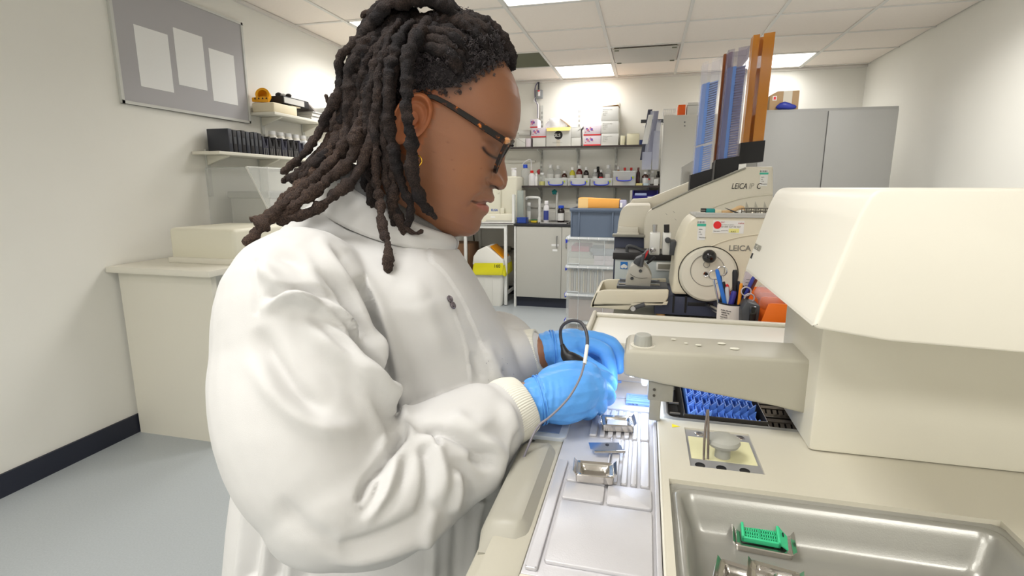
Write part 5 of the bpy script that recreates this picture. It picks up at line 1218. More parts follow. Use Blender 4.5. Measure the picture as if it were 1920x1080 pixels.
pens = [((1355, 552), (1344, 505), .0042, (48, 118, 214), None, 'bright blue pen leaning furthest left in the pot'), ((1355, 560), (1356, 528), .0048, (30, 30, 32), None, 'short black pen with an orange grip'), ((1378, 560), (1378, 506), .0056, (34, 34, 38), None, 'tall fat black marker standing upright in the pot'),
        ((1364, 560), (1363, 538), .0046, (60, 60, 64), (200, 200, 205), 'black and chrome clicker pen at the front of the pot'), ((1370, 562), (1362, 533), .0045, (214, 36, 44), None, 'red pen behind the chrome clicker'), ((1371, 566), (1377, 546), .0060, (52, 50, 140), None, 'short violet marker in the middle of the pot'),
        ((1384, 562), (1392, 535), .0045, (40, 34, 60), None, 'dark purple pen leaning right'), ((1386, 560), (1384, 527), .0040, (36, 38, 52), None, 'slim navy pen behind the fat marker'), ((1395, 558), (1414, 518), .0038, (190, 190, 230), (52, 62, 150), 'blue striped pen leaning far right'),
        ((1400, 560), (1420, 521), .0030, (216, 200, 205), (120, 60, 50), 'pale pencil with a brown tip leaning far right'), ((1387, 556), (1390, 531), .0035, (236, 150, 40), None, 'orange pen tip at the back of the pot'), ((1380, 566), (1397, 538), .0042, (40, 40, 44), None, 'slanted black clip pen at the front right of the pot')]
for k, (q0, q1, r, c, c2, lb) in enumerate(pens):
    y0 = CY - .012 + .02 * ((k * 7) % 5) / 5; P1 = aty(*q1, y0); P0 = aty(*q0, y0); dirv = (P0 - P1).normalized(); P0 = P0 + dirv * ((P0.z - BZ - .012) / max(.3, -dirv.z))
    cx = Vector((P0.x - pc_.x, P0.y - pc_.y)); 
    if cx.length > R0 - .008: cx = cx.normalized() * (R0 - .008); P0 = Vector((pc_.x + cx.x, pc_.y + cx.y, P0.z))
    pen('pen' if k != 9 else 'pencil', P0, P1, r, mat('pen %d' % k, c, .35), lb, 'pen', mat('pencap %d' % k, c2, .3) if c2 else None)
ru = thing('ruler', pc_ + Vector((.01, .012, .02)), 'clear ruler standing slanted at the back of the pot', 'ruler'); b = MB(); a_ = pc_ + Vector((.008, .014, .012)); e_ = aty(1404, 510, CY + .02); b.tube([a_, e_], [.010, .010], 4); b.build('blade', mat('clear ruler', (216, 206, 216), .2, alpha=.55), ru)
for k in range(10): q = a_ + (e_ - a_) * (.55 + .04 * k); box('graduation', q + Vector((-.004, -.0105, -.0005)), q + Vector((.004, -.0100, .0005)), m_ink, ru)
def scissors(cx, cy, Y, r, ang, m, label):
    t = thing('scissors', pc_ + Vector((0, 0, .02)), label, 'scissors', 'scissors in the pot')
    for sgn in (-1, 1):
        c = aty(cx + sgn * r * 1.02 * math.cos(ang), cy + sgn * r * 1.02 * math.sin(ang) * (1 if sgn > 0 else .6), Y); rr_ = r * Y / F_PX
        MB().tube([c + Vector((math.cos(2 * PI * k / 24) * rr_, 0, math.sin(2 * PI * k / 24) * rr_ * .95)) for k in range(24)], .0016, 8, closed=True).build('handle', m, t)
        b = MB(); b.tube([c + Vector((0, 0, -rr_)), pc_ + Vector((.004 * sgn, -.006, .015))], [.0028, .0015], 8); b.build('blade', m_chrome, t)
scissors(1346, 513, CY - .005, 8.5, -.55, m_chrome, 'steel scissors with round handles above the pot')
scissors(1402, 551, CY - .022, 8, 1.2, mat('grey scissor handle', (196, 190, 200), .3, metal=.4), 'grey-handled scissors leaning at the right of the pot')
bx = thing('black_device', aty(1405, 600, 1.24), 'small black tilted display device beside the pen pot', 'device'); bx.location.z = BZ
fz = [(1388, 606), (1384, 596), (1396, 567), (1424, 571), (1436, 574), (1428, 610)]
a_ = aty(1391, 606, 1.24); c_ = aty(1423, 567, 1.24)
b = MB(); b.prism([(a_.x + .006, 1.24, c_.z), (a_.x - .004, 1.235, a_.z + .03), (a_.x + .004, 1.23, BZ), (c_.x - .004, 1.23, BZ), (c_.x + .004, 1.24, c_.z - .008)], (0, .06, 0), .003); b.build('shell', m_dgrey, bx)
b = MB(); b.box((a_.x + .012, 1.2275, c_.z - .062), (c_.x - .006, 1.2320, c_.z - .008), .004); b.build('screen', mat('dark glass', (14, 14, 18), .1, coat=.5), bx)
m_or = mat('orange plastic', (240, 116, 22), .4)
def obin(px0, px1, py0, py1, Y, label, D=.10):
    a_, c_ = aty(px0, py1, Y), aty(px1, py0, Y); t = thing('orange_bin', Vector(((a_.x + c_.x) / 2, Y + D / 2, BZ)), label, 'storage bin', 'orange storage bins'); zt = c_.z; x0, x1 = a_.x, c_.x
    for xx in (x0, x1 - .003):
        b = MB(); b.prism([(xx, Y, BZ + .002), (xx, Y, BZ + .04), (xx, Y + D * .35, zt), (xx, Y + D, zt), (xx, Y + D, BZ + .002)], (.003, 0, 0), .001); b.build('side', m_or, t)
    for lo_, hi_, nm in (((x0, Y, BZ), (x1, Y + D, BZ + .004), 'floor'), ((x0, Y + D - .003, BZ), (x1, Y + D, zt), 'back'), ((x0, Y, BZ), (x1, Y + .003, BZ + .04), 'front')): box(nm, lo_, hi_, m_or, t, .001)
    return t
# their open fronts face her side of the bench
def obin2(px0, py0, Y, dx, dy, label):
    a_ = aty(px0, py0, Y); zt = a_.z; x0 = a_.x; t = thing('orange_bin', Vector((x0 + dx / 2, Y + dy / 2, BZ)), label, 'storage bin', 'orange storage bins')
    for yy in (Y, Y + dy - .003):
        b = MB(); b.prism([(x0 - .030, yy, BZ + .002), (x0 - .026, yy, BZ + .045), (x0, yy, zt), (x0 + .008, yy, zt + .002), (x0 + dx, yy, zt), (x0 + dx, yy, BZ + .002)], (0, .003, 0), .001); b.build('side', m_or, t)
    box('floor', (x0 - .03, Y, BZ), (x0 + dx, Y + dy, BZ + .004), m_or, t); box('back', (x0 + dx - .003, Y, BZ), (x0 + dx, Y + dy, zt), m_or, t); box('front', (x0 - .03, Y, BZ), (x0 - .027, Y + dy, BZ + .04), m_or, t)
obin2(1441, 570, 1.225, .12, .075, 'orange open-fronted bin nearest the console'); obin2(1416, 549, 1.325, .12, .075, 'orange bin behind, holding a clear plastic bag')
b = MB(); c_ = aty(1446, 556, 1.30); b.sphere(c_, .030, 20, (1.3, .7, 1.0)); me = b.mesh('crumpled_bag', 180); P = vco(me); Nn = vno(me); setco(me, P + Nn * (.012 * vnoise(P, 60, 1) + .006 * vnoise(P, 140, 2))[:, None]); me.materials.append(mat('clear bag film', (240, 222, 228), .12, alpha=.28, spec=.7)); o = bpy.data.objects.new('crumpled_bag', me); COL.objects.link(o); tag(o, 'crumpled clear plastic bag sticking out of the orange bin', 'plastic bag')

lf = thing('leaflet_holder', aty(1290, 330, 2.5), 'clear acrylic leaflet holder behind the front tube', 'leaflet holder'); a_, c_ = aty(1276, 352, 2.5), aty(1301, 300, 2.5); lf.location.z = BZ
b = MB(); b.prism([(a_.x, 2.5, BZ), (c_.x, 2.5, BZ), (c_.x, 2.5, c_.z), (a_.x, 2.5, c_.z - .03)], (0, .03, 0), .002); b.build('pocket', mat('clear acrylic pocket', (176, 176, 174), .15, alpha=.5), lf); box('leaflet', (a_.x + .01, 2.51, BZ + .01), (c_.x - .01, 2.52, c_.z - .05), m_grey, lf)
# ================================================================ back of the room
m_shelf = mat('grey shelf board', (196, 194, 186), .5); m_edge = mat('dark shelf edge', (70, 62, 60), .5)
m_cab = mat('grey cupboard', (186, 184, 176), .5, var=.015, vscale=4); m_wtop = mat('black worktop', (40, 40, 44), .35)
m_rail = mat('slotted wall rail', (206, 206, 200), .45)
m_carton = mat('white carton', (226, 225, 220), .7); m_kraft = mat('kraft card', (196, 150, 96), .75, var=.05, vscale=20)
m_glassy = mat('clear plastic', (226, 232, 236), .12, alpha=.28, spec=.6); m_milky = mat('milky plastic', (238, 240, 238), .3, alpha=.36)
m_blueh = mat('blue handle', (52, 70, 206), .4); m_yel = mat('yellow bag', (224, 216, 40), .35, bump=.6, bscale=40)
SY = 5.84
def pbx(name, r, Y, D, m, parent=None, bev=.003):
    """box whose front face fills the photo rectangle r at distance Y, D deep"""
    a_, c_ = aty(r[0], r[3], Y), aty(r[2], r[1], Y); return box(name, (a_.x, Y, a_.z), (c_.x, Y + D, c_.z), m, parent, bev)
def rect(r, Y): a_, c_ = aty(r[0], r[3], Y), aty(r[2], r[1], Y); return a_.x, c_.x, a_.z, c_.z
Z1, Z2 = 1.722, 1.302
def shelf(z, x0, x1, label, rails):
    t = thing('wall_shelf', ((x0 + x1) / 2, YB, z), label, 'shelf', 'back wall shelves')
    box('board', (x0, SY, z - .020), (x1, YB - .02, z), m_shelf, t); box('front_edge', (x0, SY - .003, z - .021), (x1, SY, z + .0005), m_edge, t)
    for x in rails:
        b = MB(); b.prism([(x - .006, YB - .018, z - .021), (x - .006, SY + .05, z - .021), (x - .006, SY + .06, z - .032), (x - .006, YB - .10, z - .06), (x - .006, YB - .018, z - .15)], (.012, 0, 0)); b.build('bracket', m_rail, t)
    return t
RX = [aty(1015, 300, YB - .02).x, aty(1084, 300, YB - .02).x, aty(1155, 300, YB - .02).x, aty(1218, 300, YB - .02).x]
shelf(Z1, -1.75, aty(1209, 270, SY).x, 'upper grey shelf on the back wall loaded with cartons', RX[:3]); shelf(Z2, -1.75, aty(1238, 346, SY).x, 'lower grey shelf on the back wall lined with reagent bottles', RX)
for k, x in enumerate(RX):
    zt = aty(1084, 195, YB - .02).z if k < 3 else 1.75
    t = thing('shelf_rail', (x, YB, 1.5), ['slotted upright rail behind the open carton', 'slotted upright rail between the two glove box stacks', 'slotted upright rail behind the three white boxes', 'slotted upright rail beside the tall cupboard'][k], 'rail', 'slotted wall rails')
    box('rail', (x - .016, YB - .018, 1.0), (x + .016, YB - .001, zt), m_rail, t)
    sl = MB()
    for q in range(int((zt - 1.05) / .05)):
        for dx in (-.007, .004): sl.box((x + dx, YB - .0195, 1.05 + q * .05), (x + dx + .004, YB - .0175, 1.05 + q * .05 + .026))
    sl.build('slots', m_edge, t)
# ---- upper shelf goods (front faces measured)
def onshelf(name, r, Yf, D, z, m, label, cat, group=None):
    x0, x1, z0, z1 = rect(r, Yf); h_ = (r[3] - r[1]); t = thing(name, ((x0 + x1) / 2, Yf + D / 2, z), label, cat, group); return t, x0, x1, z + (z1 - z0)
def carton(r, label, z=Z1, Yf=SY + .03, D=.20, m=None, name='carton', cat='box', grp=None, seam=True):
    t, x0, x1, zt = onshelf(name, r, Yf, D, z, m, label, cat, grp)
    box('body', (x0, Yf, z + .0005), (x1, Yf + D, zt), m or m_carton, t, .002)
    if seam: box('flap_line', (x0 + .001, Yf - .0006, zt - .004), (x1 - .001, Yf, zt - .002), m_grey, t)
    return t, x0, x1, zt
m_lilac = mat('glove box print', (228, 218, 226), .6, var=.10, vscale=60); m_redp = mat('red print', (224, 56, 60), .6)
def glovebox(r, label, z, band=1):
    t, x0, x1, zt = carton(r, label, z, m=m_lilac, name='glove_box', cat='glove box', grp='glove boxes', seam=False); Yf = SY + .03; h_ = zt - z
    if band: box('red_band', (x0, Yf - .0012, z), (x1, Yf, z + h_ * .14), m_redp, t)
    for k in range(7): MB().lathe([(.006 + .004 * (k % 3), 0), (.006 + .004 * (k % 3), .001), (0, .0012)], (x0 + (x1 - x0) * (.12 + .07 * k), Yf, z + h_ * (.35 + .45 * ((k * 5) % 7) / 7)), 10, (0, -1, 0)).build('print_dot', mat('violet dot', (124, 92, 176), .6) if k % 2 else mat('pink dot', (220, 130, 150), .6), t)
    return t, x0, x1, zt
t, x0, x1, zt = carton((968, 256, 985, 274), 'low white carton at the left end of the upper shelf'); b = MB(); b.prism([(x0, SY + .029, zt), (x0 + .005, SY + .029, zt), (x1, SY + .029, zt - .06), (x1 - .005, SY + .029, zt - .06)], (0, .001, 0)); b.build('crease', m_grey, t)
carton((986, 257, 995, 274), 'narrow white and pink carton beside the low white one', m=m_lilac)
rl = thing('paper_roll', aty(984, 245, SY + .06), 'white paper roll lying on the low cartons', 'roll'); zr = Z1 + .125; xa, xb = aty(973, 245, SY + .1).x, aty(995, 245, SY + .1).x
b = MB(); b.cyl((xa, SY + .1, zr + .032), (xb, SY + .1, zr + .032), .031, n=24); b.build('roll', m_carton, rl); b = MB(); b.cyl((xa - .012, SY + .1, zr + .032), (xb + .012, SY + .1, zr + .032), .010, n=14); b.build('core', m_grey, rl)
t, x0, x1, zt = carton((999, 255, 1023, 273), 'plain white carton under the two patterned glove boxes')
t, x0, x1, zt2 = glovebox((996, 236, 1024, 255), 'patterned glove box with a red band, lower of two', zt + .0005)
t, x0, x1, zt3 = glovebox((994, 219, 1008, 236), 'smaller patterned glove box on top of its stack', zt2 + .001)
# the open SLS carton
t, x0, x1, zt = carton((1024, 236, 1071, 272.5), 'open white carton printed with a round black logo', seam=False); Yf = SY + .03
b = MB(); b.prism([(x0, Yf - .001, zt), (x0 + .01, Yf - .022, zt - .038), (x1 - .012, Yf - .022, zt - .034), (x1 - .004, Yf - .001, zt + .004)], (0, .003, 0)); b.build('front_flap', mat('yellow card', (238, 206, 120), .7), t)
b = MB(); b.prism([(x1 - .13, Yf + .05, zt + .10), (x1, Yf + .05, zt), (x1 - .02, Yf + .15, zt), (x1 - .14, Yf + .15, zt + .09)], (.0, 0, .003)); b.build('side_flap', m_kraft, t)
lc = Vector(((x0 + x1) / 2 - .002, Yf - .0008, Z1 + (zt - Z1) * .60))
MB().lathe([(.046, 0), (.046, .0008), (0, .0009)], lc, 36, (0, -1, 0)).build('logo_disc', m_ink, t)
text('SLS', lc + Vector((-.043, -.0012, -.016)), .046, m_carton, t, bold=.0008, xs=1.0); text('www.scientificlabs.co.uk', lc + Vector((-.062, -.0002, -.082)), .0105, m_grey, t); box('tape', (lc.x - .02, Yf - .0007, Z1), (lc.x + .02, Yf, Z1 + .07), mat('tape', (214, 206, 190), .4), t)
b = MB(); c_ = Vector(((x0 + x1) / 2 - .03, Yf + .10, zt + .05)); b.sphere(c_, .10, 24, (1.4, .7, .75)); me = b.mesh('plastic_bag', 180); P = vco(me); Nn = vno(me); P = P + Nn * (.05 * vnoise(P, 12, 1) + .02 * vnoise(P, 40, 2))[:, None]; P[:, 2] = np.maximum(P[:, 2], zt + .004); setco(me, P); me.materials.append(mat('clear sheet bag', (236, 236, 240), .15, alpha=.5, spec=.8)); o = bpy.data.objects.new('plastic_bag', me); COL.objects.link(o); tag(o, 'crumpled clear plastic bag billowing out of the open carton', 'plastic bag')
t, xx, yy, zt = carton((1071, 255, 1089, 272), 'small white carton right of the logo carton, lower'); carton((1071, 236, 1089, 255), 'small white carton right of the logo carton, upper', zt + .0005)
t, x0, x1, zt = glovebox((1094, 251, 1127, 271), 'lower red and white glove box beside the white stack', Z1); t, x0, x1, zt = glovebox((1094, 231, 1127, 251), 'upper red and white glove box with a lifted flap', zt + .0005)
b = MB(); b.prism([(x0, SY + .03, zt), (x0 - .06, SY + .03, zt - .05), (x0 - .055, SY + .03, zt - .056), (x0 + .004, SY + .03, zt - .008)], (0, .14, 0)); b.build('lifted_flap', m_carton, t)
z = Z1
for k, r in enumerate(((1127, 246, 1160, 270), (1127, 221.5, 1160, 246), (1127, 194, 1160, 221.5))):
    t, x0, x1, zt = carton(r, ['bottom white carton of the stack of three', 'middle white carton of the stack of three', 'top white carton of the stack of three with an open lid'][k], z, D=.22)
    for q in range(4): text(['Microscope slides', 'Ref 2215', 'Lot 0417', '72 pcs'][q], (x0 + .015, SY + .029, zt - .035 - q * .018), .014, m_grey, t)
    if k == 2: MB().prism([(x0 + .01, SY + .03, zt), (x1, SY + .03, zt + .012), (x1, SY + .25, zt + .012), (x0 + .01, SY + .25, zt)], (0, 0, .003)).build('lid', m_kraft, t)
    z = zt + .0005
m_crm = mat('cream card', (232, 226, 196), .7)
carton((1163, 246, 1172, 265), 'narrow cream block on the upper shelf', m=m_crm, name='cream_block', cat='block'); carton((1175, 244, 1199, 267), 'square cream block near the shelf end', m=m_crm, name='cream_block', cat='block')
carton((1199, 254, 1206, 264), 'tiny navy box behind the pump bottle', m=mat('navy box', (40, 54, 104), .6))
def bottle(r, label, mbody, mcap, z, Yf, name='bottle', lab=None, cat='bottle', grp=None, neck=.42, fill=None):
    """reagent bottle: shouldered body, cap, paper label"""
    x0, x1, z0, z1 = rect(r, Yf); R = (x1 - x0) / 2; H_ = z1 - z0; c = Vector(((x0 + x1) / 2, Yf + R, z)); t = thing(name, c, label, cat, grp)
    hb_ = H_ * .68
    b = MB(); b.lathe([(R * .92, 0), (R, .004), (R, hb_), (R * .85, hb_ + H_ * .07), (R * neck, hb_ + H_ * .14), (R * neck, H_ * .88)], c, 18); b.build('body', mbody, t, 50)
    b = MB(); b.lathe([(R * neck * 1.25, H_ * .84), (R * neck * 1.3, H_ * .86), (R * neck * 1.25, H_ * .99), (R * neck * 1.1, H_), (0, H_)], c, 16); b.build('cap', mcap, t, 50)
    if fill: b = MB(); b.lathe([(R * .85, .004), (R * .9, .008), (R * .9, hb_ * .5), (0, hb_ * .5)], c, 16); b.build('liquid', fill, t, 50)
    if lab:
        b = MB(); rows = [[c + Vector((R * 1.012 * math.sin(a_), -R * 1.012 * math.cos(a_), zz)) for a_ in [math.radians(-62 + 124 * k / 8) for k in range(9)]] for zz in (hb_ * .18, hb_ * .82)]; b.sheet(rows); b.build('label', lab, t, 60)
    return t
m_amb = mat('amber glass', (66, 26, 14), .1, coat=.5); m_dkg = mat('dark glass bottle', (30, 18, 20), .1, coat=.5); m_clr = mat('clear glass bottle', (226, 230, 230), .08, alpha=.26, spec=.7); m_wcap = mat('white cap', (240, 240, 240), .4); m_rcap = mat('red cap', (222, 40, 34), .4); m_bcap = mat('blue cap', (40, 84, 214), .4)
m_pvc = mat('white polythene', (236, 234, 236), .45); m_ylw = mat('yellow stain', (206, 198, 60), .3); m_redl = mat('dark red stain', (96, 18, 22), .15, coat=.5)
# pump bottle on the upper shelf
pb_ = bottle((1207, 236, 1215, 266), 'white pump soap bottle at the end of the upper shelf', m_pvc, m_pvc, Z1, SY + .04); x0, x1, z0, z1 = rect((1207, 236, 1215, 266), SY + .04); zt = Z1 + z1 - z0; b = MB(); xm = (x0 + x1) / 2; b.tube([(xm, SY + .062, zt), (xm, SY + .062, zt + .03), (xm - .03, SY + .062, zt + .032)], .006, 8); b.build('pump', m_pvc, pb_)
# ---- lower shelf: bottles in two rows
yF, yB_ = SY + .04, SY + .14
BT = [((975.5, 308, 991, 348), 'large clear bottle with a bright blue cap', m_clr, m_bcap, yF - .01, None, None), ((990, 320, 1002, 348.5), 'white wash bottle with a red cap and bent spout', m_pvc, m_rcap, yF - .02, None, None), ((1002, 325, 1008, 348), 'slim white bottle beside the wash bottle', m_pvc, m_wcap, yF, None, None),
      ((1009, 324, 1022, 348.5), 'squat jar of yellow liquid on the lower shelf', m_clr, m_wcap, yF - .02, None, m_ylw), ((1024, 305, 1038, 345), 'tall clear bottle with a white label, behind the first clear box', m_clr, m_wcap, yB_, m_label, None), ((1039, 307, 1052, 345), 'brown bottle with a large white label', m_clr, m_wcap, yB_ + .01, m_label, m_amb),
      ((1052, 317, 1063, 345), 'short dark brown bottle with a white cap', m_amb, m_wcap, yB_ - .02, m_label, None), ((1067, 310, 1078, 345), 'bottle of yellow stain with a white cap', m_ylw, m_wcap, yB_ - .01, m_label, None), ((1079, 307, 1092, 345), 'dark red stain bottle with a white cap', m_redl, m_wcap, yB_, m_label, None), ((1093, 310, 1104, 345), 'black-looking bottle right of the red stain', m_dkg, m_wcap, yB_, m_label, None),
      ((1110, 314, 1121, 345), 'clear bottle behind the third clear box', m_clr, m_wcap, yB_ - .02, m_label, None), ((1122, 315, 1131, 345), 'small dark bottle with a red and white label', m_dkg, m_wcap, yB_, m_redp, None), ((1133, 306, 1147, 345), 'tall bottle with a wide white label behind the third box', m_clr, m_wcap, yB_, m_label, m_amb), ((1115, 309, 1126, 345), 'dark bottle in the back row with a dark cap', m_dkg, m_dark, yB_ + .08, None, None),
      ((1154, 309, 1164, 345), 'amber bottle behind the tall clear box', mat('amber', (150, 96, 20), .1, coat=.4), m_wcap, yB_ + .03, None, None), ((1166, 311, 1176, 345), 'dark bottle with a red cap behind the tall box', m_dkg, m_rcap, yB_ + .03, None, None), ((1178, 311, 1188, 345), 'second red-capped bottle behind the tall box', m_dkg, m_rcap, yB_ + .05, None, None),
      ((1192, 310, 1201, 344), 'tall wine-red bottle next to the clear box', mat('wine glass', (52, 10, 18), .1, coat=.5), m_redl, yF + .02, None, None), ((1203, 318, 1217, 344), 'brown bottle with a white label near the cupboard', m_amb, m_wcap, yF + .04, m_label, None), ((1218, 316, 1229, 344), 'clear bottle with a grey label near the cupboard', m_clr, m_wcap, yF + .08, m_label, m_amb), ((1230, 317, 1238, 344), 'dark bottle touching the cupboard side', m_dkg, m_dark, yF + .1, m_label, None), ((1214, 332, 1220, 345), 'tiny bottle with a red cap at the shelf front', m_clr, m_rcap, SY + .02, None, None)]
for r, lb, mb_, mc_, yy, la, fi in BT: bottle(r, lb, mb_, mc_, Z2, yy, 'reagent_bottle' if 'wash' not in lb else 'wash_bottle', la, 'bottle', 'bottles on the lower shelf', .42 if r[2] - r[0] > 8 else .6, fi)
wbx = aty(996, 320, yF); b = MB(); b.tube(spline([tuple(aty(x, y, yF + .02)) for x, y in ((996, 322), (996, 304), (993, 299), (986, 302), (979, 309))], 6), .006, 6); tag(b.build('spout_tube', m_pvc), 'thin white curved spout above the wash bottle', 'tube')
b = thing('spray_head', aty(1010, 322, yF), 'small red spray trigger above the yellow jar', 'spray head'); m = MB(); m.prism([aty(x, y, yF + .03) for x, y in ((1006, 322), (1008, 318), (1012, 317), (1012, 323), (1011, 327), (1009, 327))], (0, .03, 0), .003); m.build('trigger', mat('dark red plastic', (150, 30, 40), .4), b)
def clearbox(r, label, z, Yf, D, contents, handle=True):
    x0, x1, z0, z1 = rect(r, Yf); h_ = z1 - z0; t = thing('clear_box', ((x0 + x1) / 2, Yf + D / 2, z), label, 'storage box', 'clear lidded boxes on the shelf')
    b = MB(); b.box((x0, Yf, z), (x1, Yf + .004, z + h_)); b.box((x0, Yf + D - .004, z), (x1, Yf + D, z + h_)); b.box((x0, Yf, z), (x0 + .004, Yf + D, z + h_)); b.box((x1 - .004, Yf, z), (x1, Yf + D, z + h_)); b.box((x0, Yf, z), (x1, Yf + D, z + .004)); b.build('shell', m_milky, t)
    box('rim', (x0 - .004, Yf - .006, z + h_ - .012), (x1 + .004, Yf, z + h_), m_milky, t, .002)
    w_ = x1 - x0; zz = z + h_ * (.32 if handle == 1 else .45); b = MB(); b.tube(spline([(x0 + w_ * .18, Yf - .006, zz + .02), (x0 + w_ * .20, Yf - .016, zz - .012), (x0 + w_ * .5, Yf - .020, zz - .02), (x0 + w_ * .8, Yf - .016, zz - .012), (x0 + w_ * .82, Yf - .006, zz + .02)], 5), .006, 6); b.build('handle', m_blueh, t)
    for q, (u0, u1, v, mm) in enumerate(contents): box('content', (x0 + w_ * u0, Yf + .02, z + .006), (x0 + w_ * u1, Yf + D - .03, z + h_ * v), mm, t)
    for u in (.12, .88): MB().lathe([(.012, 0), (.012, .0015), (0, .002)], (x0 + w_ * u, Yf - .001, z + h_ * .55), 12, (0, -1, 0)).build('sticker', mat('lime dot', (180, 196, 60), .5) if u > .5 else m_grey, t)
clearbox((1022, 335, 1063, 349), 'first low clear box with a blue handle, yellowish contents', Z2, SY + .005, .10, [(.1, .9, .6, mat('straw', (210, 214, 170), .6))]); clearbox((1064, 335, 1105, 349), 'second low clear box with a blue handle', Z2, SY + .005, .10, [(.25, .7, .75, m_label)]); clearbox((1107, 335, 1148, 349), 'third low clear box with a blue handle', Z2, SY + .005, .10, [(.3, .65, .85, m_label)])
clearbox((1149, 320, 1192, 348), 'taller clear box with a blue handle full of cards', Z2, SY + .005, .12, [(.05, .4, .5, m_kraft), (.42, .62, .5, m_dgrey), (.75, .9, .8, m_lilac)], 2)
for k, (r, mm, lb) in enumerate((((1192, 341, 1205, 345.5), mat('yellow cloth', (226, 214, 150), .8), 'folded yellow cloth at the shelf front'), ((1206, 341, 1216, 345.5), mat('pale blue pack', (190, 206, 216), .6), 'pale blue packet at the shelf front'), ((1226, 331, 1235, 343), m_label, 'small white box in front of the dark bottles'))): x0, x1, z0, z1 = rect(r, SY + .02); tag(box('packet', (x0, SY + .02, Z2), (x1, SY + .07, Z2 + z1 - z0), mm, None, .004), lb, 'packet')
# power box and cables on the wall
pw = thing('socket_box', aty(1009, 176, YB), 'grey wall socket with a white plug under the ceiling', 'socket'); x0, x1, z0, z1 = rect((1004, 168, 1016.5, 184), YB - .05); box('box', (x0, YB - .05, z0), (x1, YB, z1), mat('socket grey', (150, 154, 156), .5), pw, .003); x0, x1, z0, z1 = rect((1008, 169, 1012, 180), YB - .08); box('plug', (x0, YB - .08, z0), (x1, YB - .05, z1), m_pvc, pw, .004); box('switch', (x0, YB - .082, z1 - .015), (x1, YB - .08, z1), m_redp, pw)
for pts, mm, r_ in (([(1009, 181), (1004, 183), (1001, 189), (1005, 192), (1009, 197), (1009, 222)], m_pvc, .006), ([(1009, 154), (1004, 162), (1003, 175), (1004, 188), (1008, 198), (1008, 222)], mat('violet cable', (104, 96, 128), .5), .006), ([(1010, 154), (1010, 168)], m_dgrey, .010)): b = MB(); b.tube(spline([tuple(aty(x, y, YB - .03)) for x, y in pts], 6), r_, 6); b.build('cable', mm, pw)
# trunking and pipes on the back wall
for r, nm in (((880, 300, 1003, 306), 'upper'), ((985, 383, 1236, 389), 'lower')): x0, x1, z0, z1 = rect(r, YB - .03); o = box('trim_3' if nm == 'upper' else 'trim_4', (x0, YB - .03, z0), (x1, YB, z1), m_wall2); o['kind'] = 'structure'
for r in ((985, 400, 1236, 418),): x0, x1, z0, z1 = rect(r, YB - .02); o = box('trim_5', (x0, YB - .02, z0), (x1, YB, z1), m_wall2); o['kind'] = 'structure'
# ---- bench run along the back wall
WY = 5.46; WZ = .905
wt = thing('sink_counter', (-1.0, WY + .3, 0), 'grey sink cupboard with a black-edged worktop against the back wall', 'counter')
xl, xm, xr = aty(967, 500, WY).x, aty(1053, 500, WY).x, aty(1241, 300, 5.55).x - .006
box('worktop', (xl - .02, WY - .01, WZ - .025), (xr, YB - .005, WZ), m_wtop, wt, .003); box('carcass', (xl, WY + .02, .11), (xr, YB - .01, WZ - .026), m_cab, wt); box('end_panel', (xl - .018, WY, 0), (xl, YB - .01, WZ - .026), m_white, wt); box('plinth', (xl, WY + .05, 0), (xr, YB - .01, .11), m_navy, wt)
xs_ = [xl + .003, xm - .004, xm + .40, xr]
for k in range(3):
    d = box('door', (xs_[k] + .002, WY, .115), (xs_[k + 1] - .002, WY + .019, WZ - .03), m_cab, wt, .002)
    hx = xs_[k + 1] - .05 if k == 0 else xs_[k] + .05
    b = MB(); b.tube([(hx, WY, .66), (hx, WY - .022, .665), (hx, WY - .022, .775), (hx, WY, .78)], .006, 8); b.build('handle', mat('brushed handle', (150, 150, 150), .3, metal=.8), d)
    if k == 0:
        for r in ((1034, 458, 1048, 461.5), (1036, 467.5, 1045, 471)): pbx('door_label', r, WY - .001, .001, m_label, d, 0)
sx0, sx1 = aty(1008, 418, WY).x, aty(1062, 418, WY).x
b = MB(); b.box((sx0, WY + .08, WZ), (sx1, WY + .09, WZ + .012)); b.box((sx0, WY + .46, WZ), (sx1, WY + .47, WZ + .012)); b.box((sx0, WY + .08, WZ), (sx0 + .01, WY + .47, WZ + .012)); b.box((sx1 - .01, WY + .08, WZ), (sx1, WY + .47, WZ + .012)); b.build('sink_rim', m_chrome, wt); box('sink_bowl', (sx0 + .01, WY + .09, WZ), (sx1 - .01, WY + .46, WZ + .002), m_steelD, wt)
tp_ = thing('lab_tap', aty(1011, 415, WY + .3), 'white swan-neck laboratory tap over the sink', 'tap'); tp_.location.z = WZ
b = MB(); b.tube(spline([tuple(aty(x, y, WY + .25)) for x, y in ((986, 374), (990, 370.5), (1004, 370.5), (1009, 371), (1011.5, 374), (1011.5, 395), (1011.5, 414))], 5), .014, 10); b.build('neck', m_white, tp_); b = MB(); b.cyl((aty(1011.5, 400, WY + .25).x, WY + .25, WZ), (aty(1011.5, 400, WY + .25).x, WY + .25, WZ + .05), .022, n=14); b.build('foot', m_white, tp_)
t2 = thing('tap_column', aty(1044, 400, WY + .5), 'upright tap with a teal star-shaped knob', 'tap'); t2.location.z = WZ; q0, q1 = aty(1044.5, 361, WY + .5), aty(1041, 361, WY + .5); b = MB(); b.cyl((q0.x, WY + .5, WZ), (q0.x, WY + .5, q0.z), .014, n=12); b.build('column', m_white, t2)
b = MB(); c_ = aty(1039.5, 360, WY + .47)
for k in range(5): a_ = 2 * PI * k / 5 + .3; b.sphere(c_ + Vector((math.cos(a_) * .018, 0, math.sin(a_) * .018)), .014, 8)
b.sphere(c_, .016, 10); b.build('star_knob', mat('teal knob', (10, 120, 120), .4), t2)
